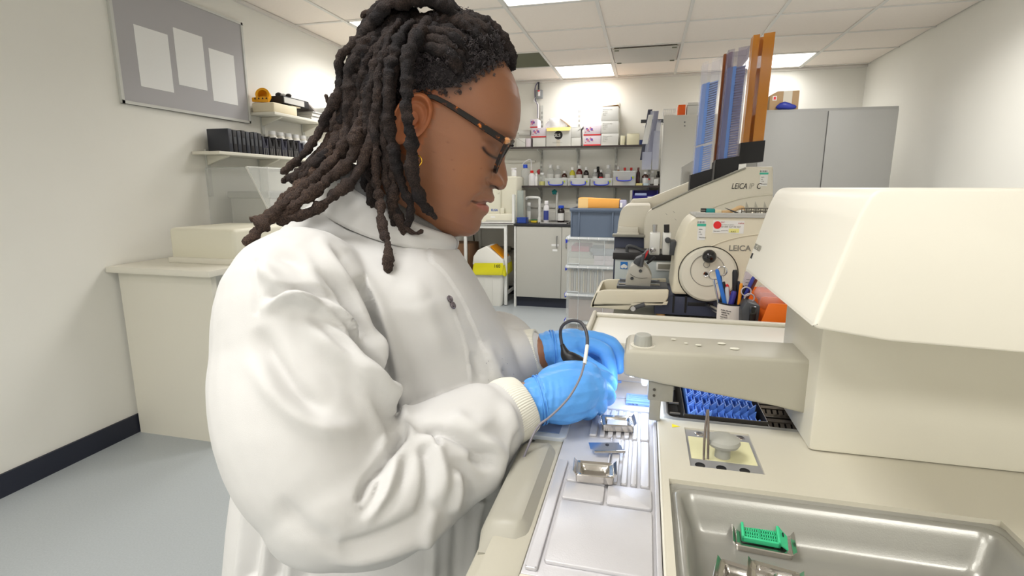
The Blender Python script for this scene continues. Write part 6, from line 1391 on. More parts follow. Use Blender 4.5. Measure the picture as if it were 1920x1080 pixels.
bottle((1018, 371, 1029, 412), 'white detergent bottle with a blue label by the sink', m_pvc, m_pvc, WZ, WY + .2, 'detergent_bottle', mat('blue label', (60, 74, 150), .5), neck=.55); bottle((1044, 381, 1058, 413), 'near-black bottle with a blue cap and white label by the sink', m_dkg, m_bcap, WZ, WY + .25, 'reagent_bottle', m_label, neck=.62)
bottle((987, 376, 995, 412), 'slim bottle with yellow-green liquid near the tank', m_clr, m_wcap, WZ, WY + .3, 'reagent_bottle', m_label, fill=m_ylw, neck=.6)
sp = thing('sponge', aty(1001, 408, WY + .2), 'yellow and green scouring sponge on the counter', 'sponge'); x0, x1, z0, z1 = rect((995, 403, 1006, 411), WY + .2); box('foam', (x0, WY + .2, WZ), (x1, WY + .28, WZ + .022), mat('sponge yellow', (220, 190, 50), .9, bump=.5, bscale=100), sp, .004); box('scourer', (x0, WY + .2, WZ + .022), (x1, WY + .28, WZ + .032), mat('scourer green', (60, 110, 70), .9), sp, .002)
bt = thing('blue_tub', aty(978, 410, WY + .05), 'small blue plastic tub on the counter edge', 'tub'); x0, x1, z0, z1 = rect((969, 405, 987, 415.5), WY + .05); m_btub = mat('deep blue plastic', (40, 72, 160), .4); b = MB(); b.box((x0, WY + .05, WZ), (x1, WY + .055, WZ + .06)); b.box((x0, WY + .145, WZ), (x1, WY + .15, WZ + .06)); b.box((x0, WY + .05, WZ), (x0 + .005, WY + .15, WZ + .06)); b.box((x1 - .005, WY + .05, WZ), (x1, WY + .15, WZ + .06)); b.box((x0, WY + .05, WZ), (x1, WY + .15, WZ + .005)); b.build('tub', m_btub, bt)
box('rim', (x0 - .004, WY + .046, WZ + .054), (x1 + .004, WY + .05, WZ + .062), m_btub, bt)
tk = thing('glass_screen', aty(972, 414, WY + .04), 'framed glass screen standing at the counter end', 'glass screen'); x0, x1, z0, z1 = rect((961, 357, 985, 416), WY + .16); tk.location.z = WZ
box('pane', (x0 + .01, WY + .16, WZ), (x1, WY + .166, z1), mat('screen glass', (200, 214, 210), .05, alpha=.35), tk); xa = aty(962, 400, WY + .02).x; box('post', (xa - .012, WY + .02, WZ), (xa + .014, WY + .05, WZ + .305), m_white, tk); box('post', (x1 - .02, WY + .155, WZ), (x1, WY + .17, z1), m_grey, tk); box('side_pane', (xa - .003, WY + .05, WZ), (xa + .003, WY + .13, WZ + .30), MATS['screen glass'], tk)
# water purifier on its white table
wpz = .915
tbl = thing('white_table', (-1.7, WY + .3, 0), 'white steel-framed table carrying the water purifier', 'table'); tx0, tx1 = -2.15, xl - .022
box('table_top', (tx0, WY - .02, wpz - .022), (tx1, YB - .02, wpz), m_white, tbl, .003); box('top_edge', (tx0, WY - .023, wpz - .014), (tx1, WY - .02, wpz - .006), m_edge, tbl)
lx = aty(947.5, 500, WY).x
for x, y in ((lx, WY + .02), (-2.10, WY + .02), (aty(872, 460, WY).x, WY + .02), (lx, YB - .08), (-2.10, YB - .08), (aty(900, 460, YB - .08).x, YB - .08)): box('leg', (x - .016, y - .016, .01), (x + .016, y + .016, wpz - .022), m_white, tbl, .003)
box('rail', (tx0 + .02, WY + .005, wpz - .065), (lx + .01, WY + .03, wpz - .022), m_white, tbl); box('rail', (tx0 + .02, YB - .09, .12), (lx, YB - .07, .15), m_white, tbl); box('side_rail', (lx - .012, WY + .03, .12), (lx + .012, YB - .08, .15), m_white, tbl)
ro = thing('pipe_roller', aty(930, 468, YB - .06), 'grey pipe on the wall under the table', 'pipe'); b = MB(); q0, q1 = aty(895, 467, YB - .06), aty(958, 467, YB - .06); b.cyl(q0, q1, .035, n=16); b.build('pipe', m_grey, ro); b = MB(); b.cyl(q1, q1 + Vector((.08, 0, 0)), .015, n=12); b.build('end_fitting', m_steelD, ro)
m_elg = mat('purifier cream', (222, 218, 200), .4)
el = thing('water_purifier', aty(935, 410, WY + .15), 'cream water purifier unit with a domed front beside the glass screen', 'lab instrument'); el.location.z = wpz
x0, x1, z0, z1 = rect((937, 327, 969, 412), WY + .14); b = MB(); b.box((x0, WY + .14, wpz), (x1, WY + .50, wpz + z1 - z0), .02, 3); b.build('tower', m_elg, el, 50)
x0, x1, z0, z1 = rect((880, 340, 938, 397), WY + .10); b = MB(); b.box((x0, WY + .10, wpz + .08), (x1, WY + .5, wpz + .08 + z1 - z0), .02, 3); b.build('front_cover', m_elg, el, 50); text('ELGA', (x1 - .105, WY + .0985, wpz + .115), .032, mat('logo blue', (40, 84, 170), .5), el, bold=.0008)
x0, x1, z0, z1 = rect((880, 397, 962, 413), WY + .06); box('base', (x0, WY + .06, wpz), (x1, WY + .5, wpz + .088), m_elg, el, .01); box('drip_plate', (x1 - .30, WY + .055, wpz + .002), (x1 - .02, WY + .06, wpz + .02), m_cab, el); box('base_label', (x1 - .25, WY + .058, wpz + .045), (x1 - .20, WY + .06, wpz + .06), m_label, el)
x0, x1, z0, z1 = rect((939, 384, 946, 398), WY + .12); box('tap_block', (x0, WY + .10, wpz + .09), (x1, WY + .14, wpz + .15), m_elg, el, .004); MB().lathe([(.018, 0), (.018, .012), (0, .014)], aty(934, 360, WY + .10), 16, (0, -1, 0)).build('knob', m_elg, el)
bottle((958, 312, 967, 328), 'small lidded white jar on top of the water purifier', m_pvc, m_pvc, wpz + rect((937, 327, 969, 412), WY + .14)[3] - rect((937, 327, 969, 412), WY + .14)[2], WY + .2, 'jar', m_label, 'jar', neck=.9)
# clinical waste bin under the table
bn = thing('waste_bin', aty(915, 575, WY - .05), 'white bin with a yellow bag and amber flap lid', 'bin'); bn.location.z = 0; BY = WY - .06; x0, x1, z0, z1 = rect((889, 514, 943, 579), BY)
b = MB(); rows = []
for z, k in ((0, .90), (.02, .93), (.40, 1.0)): rows.append([((x0 + x1) / 2 + (x - (x0 + x1) / 2) * k, y, z) for x, y in rrect((x0 + x1) / 2, BY + .17, (x1 - x0) * k, .32 * k, .03, 4)])
gv = b.sheet(rows, closed_v=True); b.b.faces.new(gv[0]); b.b.faces.new(gv[-1]); b.build('body', mat('bin white', (228, 226, 218), .45), bn, 50)
for u in (.36, .62): xx = x0 + (x1 - x0) * u; box('rib', (xx - .004, BY + .006, .03), (xx + .004, BY + .012, .38), MATS['bin white'], bn)
b = MB(); rows = []
for q, (z, k) in enumerate(((.345, 1.10), (.36, 1.13), (.40, 1.10), (.44, 1.08), (.475, 1.05))): rows.append([((x0 + x1) / 2 + (x - (x0 + x1) / 2) * 1 + .006 * math.sin(5 * i_ + q), y + .006 * math.cos(4 * i_ + q), z + .012 * math.sin(i_ * .9)) for i_, (x, y) in enumerate(rrect((x0 + x1) / 2, BY + .17, (x1 - x0) * k, .34 * k, .03, 4))])
b.sheet(rows, closed_v=True); yb = b.build('yellow_bag', m_yel, bn, 60); text('160', (x1 - .10, BY - .012, .435), .05, m_ink, yb)
xa, xb = x0 - .012, x1 + .012; zl = .455; lid = [(xa, zl), (xa + .01, zl + .09), (xa + .06, zl + .16), (xa + .15, zl + .205), (xa + .17, zl + .205), (xb - .01, zl + .06), (xb, zl)]
MB().prism([(x, BY - .004, z) for x, z in lid], (0, .34, 0), .012, 3).build('lid', MATS['bin white'], bn, 50)
u0, u1 = Vector((xa + .19, 0, zl + .200)), Vector((xb - .022, 0, zl + .072)); nn = Vector((.62, 0, .78)) * .006
b = MB(); b.prism([u0 + Vector((0, BY + .03, 0)) + nn * .4, u1 + Vector((0, BY + .03, 0)) + nn * .4, u1 + Vector((0, BY + .30, 0)) + nn * .4, u0 + Vector((0, BY + .30, 0)) + nn * .4], nn, .001); b.build('flap', mat('amber flap', (214, 140, 10), .3), bn)
bx_ = thing('brown_box', aty(870, 540, WY + .1), 'brown cardboard box in the shade under the table', 'box'); bx_.location.z = 0; x0, x1, z0, z1 = rect((855, 458, 880, 560), WY + .1); box('carton', (x0 - .3, WY + .1, 0), (x1, WY + .45, z1), mat('brown card', (124, 92, 66), .8), bx_, .004); box('tape', ((x0 - .3 + x1) / 2 - .03, WY + .098, 0), ((x0 - .3 + x1) / 2 + .03, WY + .1, z1), m_kraft, bx_)
b = MB(); b.tube(spline([tuple(aty(x, y, YB - .05)) for x, y in ((888, 440), (889, 455), (887, 468), (884, 474))], 6), .008, 6); tag(b.build('power_cable', m_black), 'black cable hanging on the wall under the table', 'cable')
# ---- stacked translucent boxes, grey crate and card on top
TY = 4.10; m_lid = mat('translucent box lid', (222, 226, 228), .3, alpha=.62); m_clip = mat('blue clip', (44, 62, 190), .4); m_boxw = mat('translucent box wall', (214, 218, 218), .25, alpha=.30)
bxs = rect((1060, 442, 1150, 494), TY); X0, X1 = bxs[0], bxs[0] + .48; z = 0.0; HB = .226
fills = [[(.1, .95, .85, mat('brown parcels', (164, 124, 96), .8))], [(.1, .95, .93, mat('brown files', (168, 128, 100), .8))], [], []]
for k in range(4):
    t = thing('storage_box', ((X0 + X1) / 2, TY + .19, z), ['bottom translucent storage box on the floor', 'translucent box of brown card, second from the floor', 'translucent box of upright card folders, third from the floor', 'translucent box of small cartons, top of the stack'][k], 'storage box', 'stacked translucent boxes')
    zt = z + HB - .024; b = MB(); b.box((X0 + .012, TY + .01, z), (X1 - .012, TY + .013, zt)); b.box((X0 + .012, TY + .36, z), (X1 - .012, TY + .363, zt)); b.box((X0 + .012, TY + .01, z), (X0 + .015, TY + .363, zt)); b.box((X1 - .015, TY + .01, z), (X1 - .012, TY + .363, zt)); b.box((X0 + .012, TY + .01, z), (X1 - .012, TY + .363, z + .004)); b.build('shell', m_boxw, t)
    ld = MB(); ld.box((X0, TY, zt), (X1, TY + .375, zt + .022), .004); lo_ = ld.build('lid', m_lid, t)
    for q in range(6): box('lid_rib', (X0 + .02 + q * .078, TY - .002, zt + .002), (X0 + .024 + q * .078, TY, zt + .021), m_label, lo_)
    box('lid_ledge', (X0, TY - .003, zt + .009), (X1, TY, zt + .012), m_label, lo_)
    for xx in (X0 + .105, X0 + .30): box('corner_rib', (xx, TY + .006, z), (xx + .004, TY + .01, zt), m_lid, t)
    box('foot_rib', (X0 + .02, TY + .006, z + .012), (X0 + .105, TY + .01, z + .018), m_lid, t)
    b = MB(); b.prism([(X0 - .022, TY + .15, zt - .045), (X0 - .026, TY + .15, zt - .010), (X0 + .0, TY + .15, zt + .010), (X0 + .004, TY + .15, zt - .01), (X0 - .004, TY + .15, zt - .035)], (0, .08, 0), .003); b.build('clip', m_clip, t)
    if k < 2: box('parcel', (X0 + .03, TY + .03, z + .005), (X1 - .03, TY + .34, zt - .03), fills[k][0][3], t)
    elif k == 2:
        for q in range(13): box('folder', (X0 + .03 + q * .018, TY + .04 + .004 * (q % 3), z + .005), (X0 + .041 + q * .018, TY + .33, zt - .015 - .006 * (q % 4)), [mat('folder buff', (206, 186, 140), .8), mat('folder tan', (176, 146, 106), .8), mat('folder grey', (196, 190, 176), .8)][q % 3], t)
        box('parcel', (X0 + .29, TY + .04, z + .005), (X1 - .03, TY + .34, zt - .02), mat('folder tan', (176, 146, 106), .8), t)
    else:
        for u0, u1, v0, v1, c in ((.0, .20, 0, .05, (206, 202, 186)), (.0, .19, .052, .10, (190, 190, 176)), (.02, .16, .102, .145, (196, 96, 112)), (.20, .40, 0, .035, (222, 208, 212)), (.20, .40, .037, .072, (216, 202, 206)), (.17, .38, .075, .13, (140, 146, 156)), (.36, .44, 0, .11, (196, 194, 180)), (.28, .44, .132, .165, (186, 164, 140))): box('packet', (X0 + .02 + u0, TY + .04, z + .005 + v0), (X0 + .02 + u1, TY + .30, z + .005 + v1), mat('packet %d %d %d' % c, c, .7), t)
    z += HB
ct = thing('grey_crate', ((X0 + X1) / 2, TY + .2, z), 'blue-grey plastic crate on top of the translucent boxes', 'crate'); m_crt = mat('blue grey crate', (92, 104, 122), .5); cx0, cx1 = aty(1069, 410, TY).x, aty(1069, 410, TY).x + .44; cz = z + aty(1069, 387, TY).z - aty(1069, 441, TY).z
b = MB(); b.prism([(cx0 + .006, TY + .02, z), (cx1 - .006, TY + .02, z), (cx1, TY + .015, cz), (cx0, TY + .015, cz)], (0, .006, 0)); b.prism([(cx0 + .006, TY + .32, z), (cx1 - .006, TY + .32, z), (cx1, TY + .325, cz), (cx0, TY + .325, cz)], (0, .006, 0)); b.box((cx0 + .004, TY + .02, z), (cx0 + .010, TY + .325, cz)); b.box((cx1 - .010, TY + .02, z), (cx1 - .004, TY + .325, cz)); b.box((cx0 + .006, TY + .02, z), (cx1 - .006, TY + .325, z + .006)); b.build('shell', m_crt, ct)
box('rim', (cx0 - .006, TY + .005, cz - .024), (cx1 + .006, TY + .02, cz), m_crt, ct, .003); box('rim_line', (cx0 - .006, TY + .003, cz - .030), (cx1 + .006, TY + .006, cz - .026), m_crt, ct)
for u in (.02, .155, .74, .97): xx = cx0 + (cx1 - cx0) * u; box('rib', (xx - .005, TY + .006, z), (xx + .005, TY + .018, cz - .026), m_crt, ct, .001)
cd = thing('card_tray', aty(1130, 380, TY + .05), 'orange-brown card tray lying across the grey crate', 'cardboard'); cd.location.z = cz; x0, x1, z0, z1 = rect((1083.5, 370, 1161, 388), TY + .04); b = MB(); b.prism([(x0, TY + .04, cz), (x1, TY + .04, cz), (x1, TY + .04, cz + .066), (x0 + .004, TY + .04, cz + .078)], (0, .26, 0), .002); b.build('tray', mat('orange card', (224, 160, 76), .75, var=.04, vscale=20), cd); box('tape', (x0 + .002, TY + .0385, cz), (x0 + .078, TY + .04, cz + .074), mat('tan tape', (226, 190, 128), .5), cd)
pw_ = thing('plastic_wrap', aty(1167, 380, TY + .05), 'folded clear plastic pack at the end of the card tray', 'plastic pack'); pw_.location.z = cz; box('pack', (x1, TY + .05, cz), (x1 + .055, TY + .2, cz + .062), mat('lilac film', (190, 188, 214), .2, alpha=.7, bump=.8, bscale=30), pw_, .01); box('label', (x1 + .008, TY + .048, cz + .005), (x1 + .025, TY + .05, cz + .04), m_label, pw_)
for k, (xa_, xb_) in enumerate(((1110, 1125), (1133, 1150))): bottle((xa_, 361, xb_, 385), ['upturned clear beaker behind the card tray, left', 'upturned clear beaker behind the card tray, right'][k], m_clr, m_clr, WZ, WY + .4, 'beaker', None, 'beaker', neck=.8)
# blue tray rack on the counter by the tall cupboard
nv = thing('blue_rack', aty(1208, 368, WY + .3), 'deep blue open tray holding papers beside the tall cupboard', 'tray'); x0, x1, z0, z1 = rect((1186, 357, 1234, 372), WY + .2); nv.location.z = z0; m_nvb = mat('royal blue plastic', (34, 30, 128), .4); b = MB(); b.box((x0, WY + .2, z0), (x1, WY + .5, z0 + .006)); b.box((x0, WY + .49, z0), (x1, WY + .5, z1)); b.box((x1 - .006, WY + .2, z0), (x1, WY + .5, z1)); b.box((x0, WY + .2, z0), (x0 + .006, WY + .5, z1)); b.build('tray', m_nvb, nv); box('lip', (x0, WY + .196, z0), (x1, WY + .2, z0 + .03), m_nvb, nv); box('paper', (x0 + .02, WY + .22, z0 + .006), (x0 + .14, WY + .42, z0 + .05), mat('pale blue paper', (176, 190, 226), .7), nv, .004); box('label', (x0 + .15, WY + .194, z0 + .004), (x0 + .20, WY + .196, z0 + .02), m_label, nv)
x0_, x1_, a0_, a1_ = rect((1179, 357, 1186, 420), WY + .2); box('stand', (x0_, WY + .2, WZ), (x1_, WY + .5, a1_), m_cab, nv, .003); box('stand', (x1 - .03, WY + .2, WZ), (x1, WY + .5, z0), m_cab, nv, .003)
# ---- tall cupboards
m_tall = mat('pale cupboard steel', (214, 212, 204), .5, var=.015, vscale=4)
tc_ = thing('tall_cupboard', (.35, 5.75, 0), 'tall pale grey cupboard left of the cassette tubes', 'cupboard'); x0 = aty(1241, 300, 5.55).x; zt = aty(1275, 215, 5.55).z; box('carcass', (x0, 5.57, .08), (x0 + .62, YB - .01, zt), m_tall, tc_, .003); box('plinth', (x0 + .01, 5.59, 0), (x0 + .61, YB - .02, .08), m_navy, tc_)
for k in range(2): d = box('door', (x0 + .004 + k * .309, 5.55, .09), (x0 + .307 + k * .309, 5.569, zt - .006), m_tall, tc_, .002); box('handle', (x0 + .28 + k * .05, 5.53, 1.1), (x0 + .29 + k * .05, 5.55, 1.25), m_steelD, d, .002)
for py in (229, 236): MB().lathe([(.006, 0), (.006, .003), (0, .003)], aty(1284, py, 5.55), 10, (0, -1, 0)).build('screw', m_dgrey, tc_)
def ontop(r, Y, z): x0, x1, z0, z1 = rect(r, Y); return x0, x1, z + (z1 - z0)
wbk = thing('wire_basket', aty(1254, 205, 5.6), 'white wire basket with papers on the tall cupboard', 'basket'); wx0, wx1, wz1 = ontop((1244, 188, 1268, 215), 5.6, zt); b = MB()
for zz in (zt + .006, zt + .06, wz1 - .01): b.tube([(wx0, 5.6, zz), (wx1, 5.6, zz), (wx1, 5.85, zz), (wx0, 5.85, zz)], .004, 6, closed=True)
for k in range(7):
    xx = wx0 + (wx1 - wx0) * k / 6; b.tube([(xx, 5.6, zt + .004), (xx, 5.6, wz1 - .01)], .003, 5); b.tube([(xx, 5.85, zt + .004), (xx, 5.85, wz1 - .01)], .003, 5)
b.build('wires', m_white, wbk); box('papers', (wx0 + .01, 5.62, zt + .01), (wx1 - .01, 5.83, zt + .07), mat('paper stack', (214, 206, 196), .8), wbk); wbk.location.z = zt
ox0, ox1, oz1 = ontop((1271, 194, 1286, 214.5), 5.6, zt); ob = thing('orange_tray', ((ox0 + ox1) / 2, 5.65, zt), 'bright orange box standing on the tall cupboard', 'box'); box('shell', (ox0, 5.60, zt), (ox1, 5.75, oz1), mat('bright orange', (244, 100, 24), .5), ob, .006); box('shadow_slot', (ox0 + .01, 5.598, zt + .02), (ox0 + .02, 5.60, oz1 - .02), m_or, ob)
ox0, ox1, oz1 = ontop((1288, 189, 1309, 213.5), 5.6, zt); wbx2 = thing('white_box', ((ox0 + ox1) / 2, 5.65, zt), 'plain white box beside the orange one on the cupboard', 'box'); box('body', (ox0, 5.6, zt), (ox1 + .03, 5.8, oz1), m_carton, wbx2, .003); box('lid_line', (ox0 - .002, 5.598, oz1 - .03), (ox1 + .032, 5.60, oz1 - .026), m_grey, wbx2)
# hanging document pockets on the cupboard's side
dh = thing('document_holder', aty(1222, 250, 5.5), 'row of clear document pockets hanging at the side of the cupboard', 'document holder'); hx = x0; b = MB(); b.box((hx - .22, 5.60, zt - .06), (hx - .0, 5.63, zt - .03)); b.build('bracket', m_dgrey, dh)
m_pock = mat('clear pocket', (196, 200, 220), .1, alpha=.45, spec=.7)
for k, (q0, q1, w_) in enumerate((((1221, 205), (1207, 300), .0), ((1226, 208), (1212, 312), .0), ((1233, 208), (1218, 308), .0), ((1238, 225), (1227, 300), 0), ((1222, 215), (1211, 270), 0))):
    Yk = 5.58 - .02 * k; a_, c_ = aty(*q0, Yk), aty(*q1, Yk); mm = [mat('dark folder', (66, 68, 86), .4), m_pock, mat('grey folder', (150, 152, 172), .3), m_pock, m_label][k]
    MB().prism([a_ + Vector((-.03, 0, 0)), a_ + Vector((.012, 0, 0)), c_ + Vector((.016, 0, 0)), c_ + Vector((-.038, 0, 0))], (0, .012, 0), .002).build('pocket', mm, dh)
a_, c_ = aty(1203, 318, 5.5), aty(1222, 285, 5.5); box('bottom_pocket', (a_.x, 5.49, a_.z), (c_.x, 5.5, c_.z), m_pock, dh); a_, c_ = aty(1222, 318, 5.5), aty(1238, 245, 5.5); box('bottom_pocket', (a_.x, 5.50, a_.z), (c_.x, 5.51, c_.z), m_pock, dh)
# right-hand tall cupboard with a carton
tc2 = thing('tall_cupboard', (1.2, 4.6, 0), 'tall grey cupboard behind the amber tube', 'cupboard'); x0 = .80; zt2 = aty(1460, 205, 4.4).z; box('carcass', (x0, 4.42, .08), (x0 + .9, 4.85, zt2), mat('mid grey steel', (146, 145, 141), .5), tc2, .003); box('plinth', (x0 + .01, 4.44, 0), (x0 + .89, 4.84, .08), m_navy, tc2)
for k in range(2): d = box('door', (x0 + .004 + k * .449, 4.40, .09), (x0 + .445 + k * .449, 4.419, zt2 - .02), MATS['mid grey steel'], tc2, .002); box('handle', (x0 + .42 + k * .05, 4.38, 1.0), (x0 + .43 + k * .05, 4.40, 1.2), m_dgrey, d, .002)
cx_ = thing('kraft_carton', (1.0, 4.55, zt2), 'brown carton with a red handling mark on the grey cupboard', 'box'); x0, x1, z0, z1 = rect((1442, 167, 1500, 205), 4.45); MB().prism([(x0, 4.45, zt2), (x1, 4.45, zt2), (x1, 4.45, zt2 + z1 - z0), (x0 + .05, 4.45, zt2 + z1 - z0), (x0, 4.45, zt2 + (z1 - z0) * .8)], (0, .3, 0), .003).build('carton', mat('carton kraft', (178, 148, 112), .8), cx_); a_ = Vector((x0 + .018, 4.448, zt2 + .07)); box('mark', a_, a_ + Vector((.028, .002, .032)), m_label, cx_); box('mark_red', a_ + Vector((.006, -.001, .006)), a_ + Vector((.022, .001, .026)), m_redp, cx_); box('tape', (x0 + .09, 4.449, zt2), (x0 + .15, 4.45, zt2 + z1 - z0), MATS['tape'], cx_)
bbag = thing('blue_bag', (1.0, 4.43, zt2), 'crumpled blue bag at the front of the grey cupboard top', 'bag'); b = MB(); c_ = aty(1468, 200, 4.43); b.sphere(Vector((c_.x + .02, 4.435, zt2 + .02)), .05, 16, (1.4, .5, .5)); me = b.mesh('bag', 180); P = vco(me); P = P + vno(me) * (.015 * vnoise(P, 30, 1))[:, None]; P[:, 2] = np.maximum(P[:, 2], zt2); setco(me, P); link('bag', me, mat('bag blue', (44, 56, 150), .4), bbag)
# ================================================================ left wall
m_wsh = mat('white shelf laminate', (226, 222, 208), .45)
LX = XL; FX = -2.383; TZ = 1.772; LZ = 1.490
def lshelf(z, y0, label):
    t = thing('wall_shelf', (XL, 4.0, z), label, 'shelf', 'left wall shelves'); box('board', (XL + .005, y0, z - .018), (FX, 5.0, z), m_wsh, t, .002)
    for y in (y0 + .10, y0 + .55, y0 + 1.15):
        MB().prism([(XL + .012, y, z - .019), (FX - .03, y, z - .019), (FX - .05, y, z - .030), (XL + .012, y, z - .075)], (0, .022, 0), .002).build('bracket', m_wsh, t); box('rail', (XL + .001, y - .002, z - .26), (XL + .012, y + .024, z + .02), m_rail, t)
lshelf(TZ, 3.108, 'upper white shelf on the left wall behind her hair'); lshelf(LZ, 2.6, 'lower white shelf on the left wall behind her hair')
def lpt(px, py, dx=.0): return atx(px, py, FX + dx)
# upper shelf
ft = thing('foam_tray', lpt(510, 205, -.02), 'cream moulded foam tray on the upper left shelf', 'tray'); y0, y1 = 3.115, 3.36; b = MB(); b.box((XL + .02, y0, TZ), (FX - .01, y1, TZ + .062), .008, 2); b.build('tray', mat('cream foam', (228, 216, 186), .6, var=.04, vscale=20), ft, 50); box('lid', (XL + .03, y1 - .05, TZ + .06), (FX - .015, y1 + .05, TZ + .068), MATS['cream foam'], ft, .003)
# orange hazard tape roll
tr2 = thing('hazard_tape', Vector((XL + .05, 3.16, TZ + .062)), 'roll of orange tape printed with warning triangles', 'tape'); c_ = Vector((XL + .08, 3.16, TZ + .115)); b = MB()
b.lathe([(.030, -.02), (.045, -.02), (.045, .02), (.030, .02), (.030, -.02)], c_ + Vector((0, 0, -.004)), 28, (.4, -1, .3)); m_tape = mat('orange tape', (240, 168, 20), .35); b.build('roll', m_tape, tr2, 40)
b = MB(); b.prism([c_ + Vector(q) for q in ((-.06, -.04, -.046), (.055, -.025, -.05), (.058, -.025, -.02), (.02, -.03, -.012), (-.06, -.04, -.02))], (0, .012, 0), .002); b.build('loose_end', m_tape, tr2)
for k in range(4): q = c_ + Vector((-.04 + .026 * k, -.042 + .004 * k, -.032)); MB().prism([q, q + Vector((.014, .001, 0)), q + Vector((.007, 0, .013))], (0, -.0008, 0)).build('warning_mark', m_ink, tr2)
fb = thing('lever_arch_file', Vector((XL + .1, 3.42, TZ)), 'black lever arch file lying on the foam tray', 'file'); b = MB(); b.box((XL + .02, 3.22, TZ + .069), (FX - .01, 3.50, TZ + .118), .002); b.build('cover', m_ink, fb); box('pages', (XL + .018, 3.225, TZ + .073), (FX - .006, 3.44, TZ + .110), mat('page edges', (206, 204, 198), .8), fb)
pr_ = thing('paper_stack', Vector((XL + .1, 3.55, TZ)), 'fanned stack of papers and grey folder on the upper left shelf', 'papers')
for k in range(7): MB().box((XL + .03, 3.512 + .004 * k, TZ + .0085 * k), (FX - .004 - .004 * (k % 3), 3.62 + .006 * k, TZ + .0065 + .0085 * k)).build('sheet_bundle', mat('sheet paper %d' % (k % 2), (226, 222, 214) if k % 2 else (206, 204, 200), .8), pr_)
b = MB(); b.prism([(FX - .02, 3.50, TZ + .118), (FX - .02, 3.50, TZ + .108), (FX - .02, 3.70, TZ + .004), (FX - .02, 3.72, TZ + .012)], (-.15, 0, 0)); b.build('leaning_folder', mat('grey folder cover', (150, 144, 140), .5), pr_)
gb = thing('printed_bag', Vector((XL + .1, 3.75, TZ)), 'white and green printed bag next to the papers', 'bag'); b = MB(); b.box((XL + .04, 3.735, TZ), (FX - .01, 3.845, TZ + .12), .02, 3); me = b.mesh('bag', 60); P = vco(me); setco(me, P + vno(me) * (.006 * vnoise(P, 25, 1))[:, None]); link('bag', me, mat('bag white', (226, 228, 224), .4), gb); box('yellow_band', (FX - .010, 3.74, TZ + .085), (FX - .003, 3.79, TZ + .11), mat('yellow print', (226, 216, 90), .5), gb)
for k in range(2): box('green_mark', (FX - .010, 3.765, TZ + .02 + .045 * k), (FX - .002, 3.795, TZ + .045 + .045 * k), mat('green print', (20, 140, 90), .5), gb)
am = thing('amber_jar', Vector((FX - .05, 3.78, TZ)), 'white tub with an amber lid behind her hair', 'tub'); b = MB(); b.lathe([(.04, .0), (.04, .13)], (FX - .045, 3.90, TZ), 20); b.build('tub', m_pvc, am); b = MB(); b.lathe([(.042, .13), (.042, .17), (0, .17)], (FX - .045, 3.90, TZ), 20); b.build('lid', mat('amber lid', (190, 130, 60), .5), am)
gg = thing('safety_goggles', Vector((XL + .12, 3.34, TZ + .118)), 'black and clear safety goggles on top of the file', 'goggles'); c_ = Vector((XL + .12, 3.31, TZ + .135))
b = MB(); b.sphere(c_ + Vector((-.035, 0, .004)), .022, 12, (1.1, .8, .8)); b.sphere(c_ + Vector((.035, .01, -.002)), .020, 12, (1.1, .8, .7)); b.build('eyecups', m_ink, gg); b = MB(); b.sphere(c_ + Vector((0, 0, -.002)), .018, 12, (1.2, .7, .8)); b.build('bridge', mat('clear bridge', (206, 204, 200), .2, alpha=.7), gg); b = MB(); b.tube([c_ + Vector((-.06, 0, -.012)), c_ + Vector((0, -.01, -.017)), c_ + Vector((.06, 0, -.014))], .003, 6); b.build('strap', m_dgrey, gg)
# lower shelf: black files, dark racks, white bottles
for k in range(8):
    y0 = 2.70 + .036 * k; t = thing('black_file', Vector((XL + .1, y0, LZ)), 'black box file on the lower left shelf, %s from the notice board side' % nth(k), 'file', 'black files on the lower left shelf'); b = MB(); b.box((XL + .03, y0, LZ), (FX - .015, y0 + .030, LZ + .135 - .004 * (k % 3)), .003); b.build('cover', m_ink if k % 2 else mat('charcoal file', (52, 54, 62), .4), t); box('spine_label', (FX - .0152, y0 + .006, LZ + .05), (FX - .0142, y0 + .024, LZ + .09), m_dgrey, t)
for k in range(7):
    y0 = 3.00 + .062 * k; t = thing('slide_rack', Vector((XL + .1, y0, LZ)), 'dark notched slide rack on the lower left shelf, %s from the files' % nth(k), 'rack', 'dark racks on the lower left shelf')
    xx = FX - .025; prof = [(0, 0), (0, .115), (.012, .122), (.020, .095), (.030, .060), (.040, .060), (.046, .10), (.054, .110), (.054, 0)]
    MB().prism([(xx, y0 + u, LZ + v) for u, v in prof], (-.055, 0, 0), .002).build('frame', m_ink if k % 3 else mat('dusk rack', (44, 44, 58), .5), t)
    for q in range(3): box('foot_bar', (xx, y0 + .004 + .016 * q, LZ), (xx + .004, y0 + .008 + .016 * q, LZ + .045), mat('rack bar', (120, 118, 116), .5), t)
for k in range(6):
    c = Vector((XL + .075, 3.22 + .085 * k, LZ)); t = thing('white_bottle', c, 'white plastic bottle behind the dark racks, %s from the files' % nth(k), 'bottle', 'white bottles on the lower left shelf'); b = MB(); b.lathe([(.034, 0), (.036, .006), (.036, .125), (.024, .142), (.020, .15)], c, 18); b.build('body', mat('bottle white', (226, 222, 212), .4, alpha=.9), t, 50); b = MB(); b.lathe([(.023, .148), (.023, .172), (0, .173)], c, 18); b.build('cap', m_wcap, t, 40)
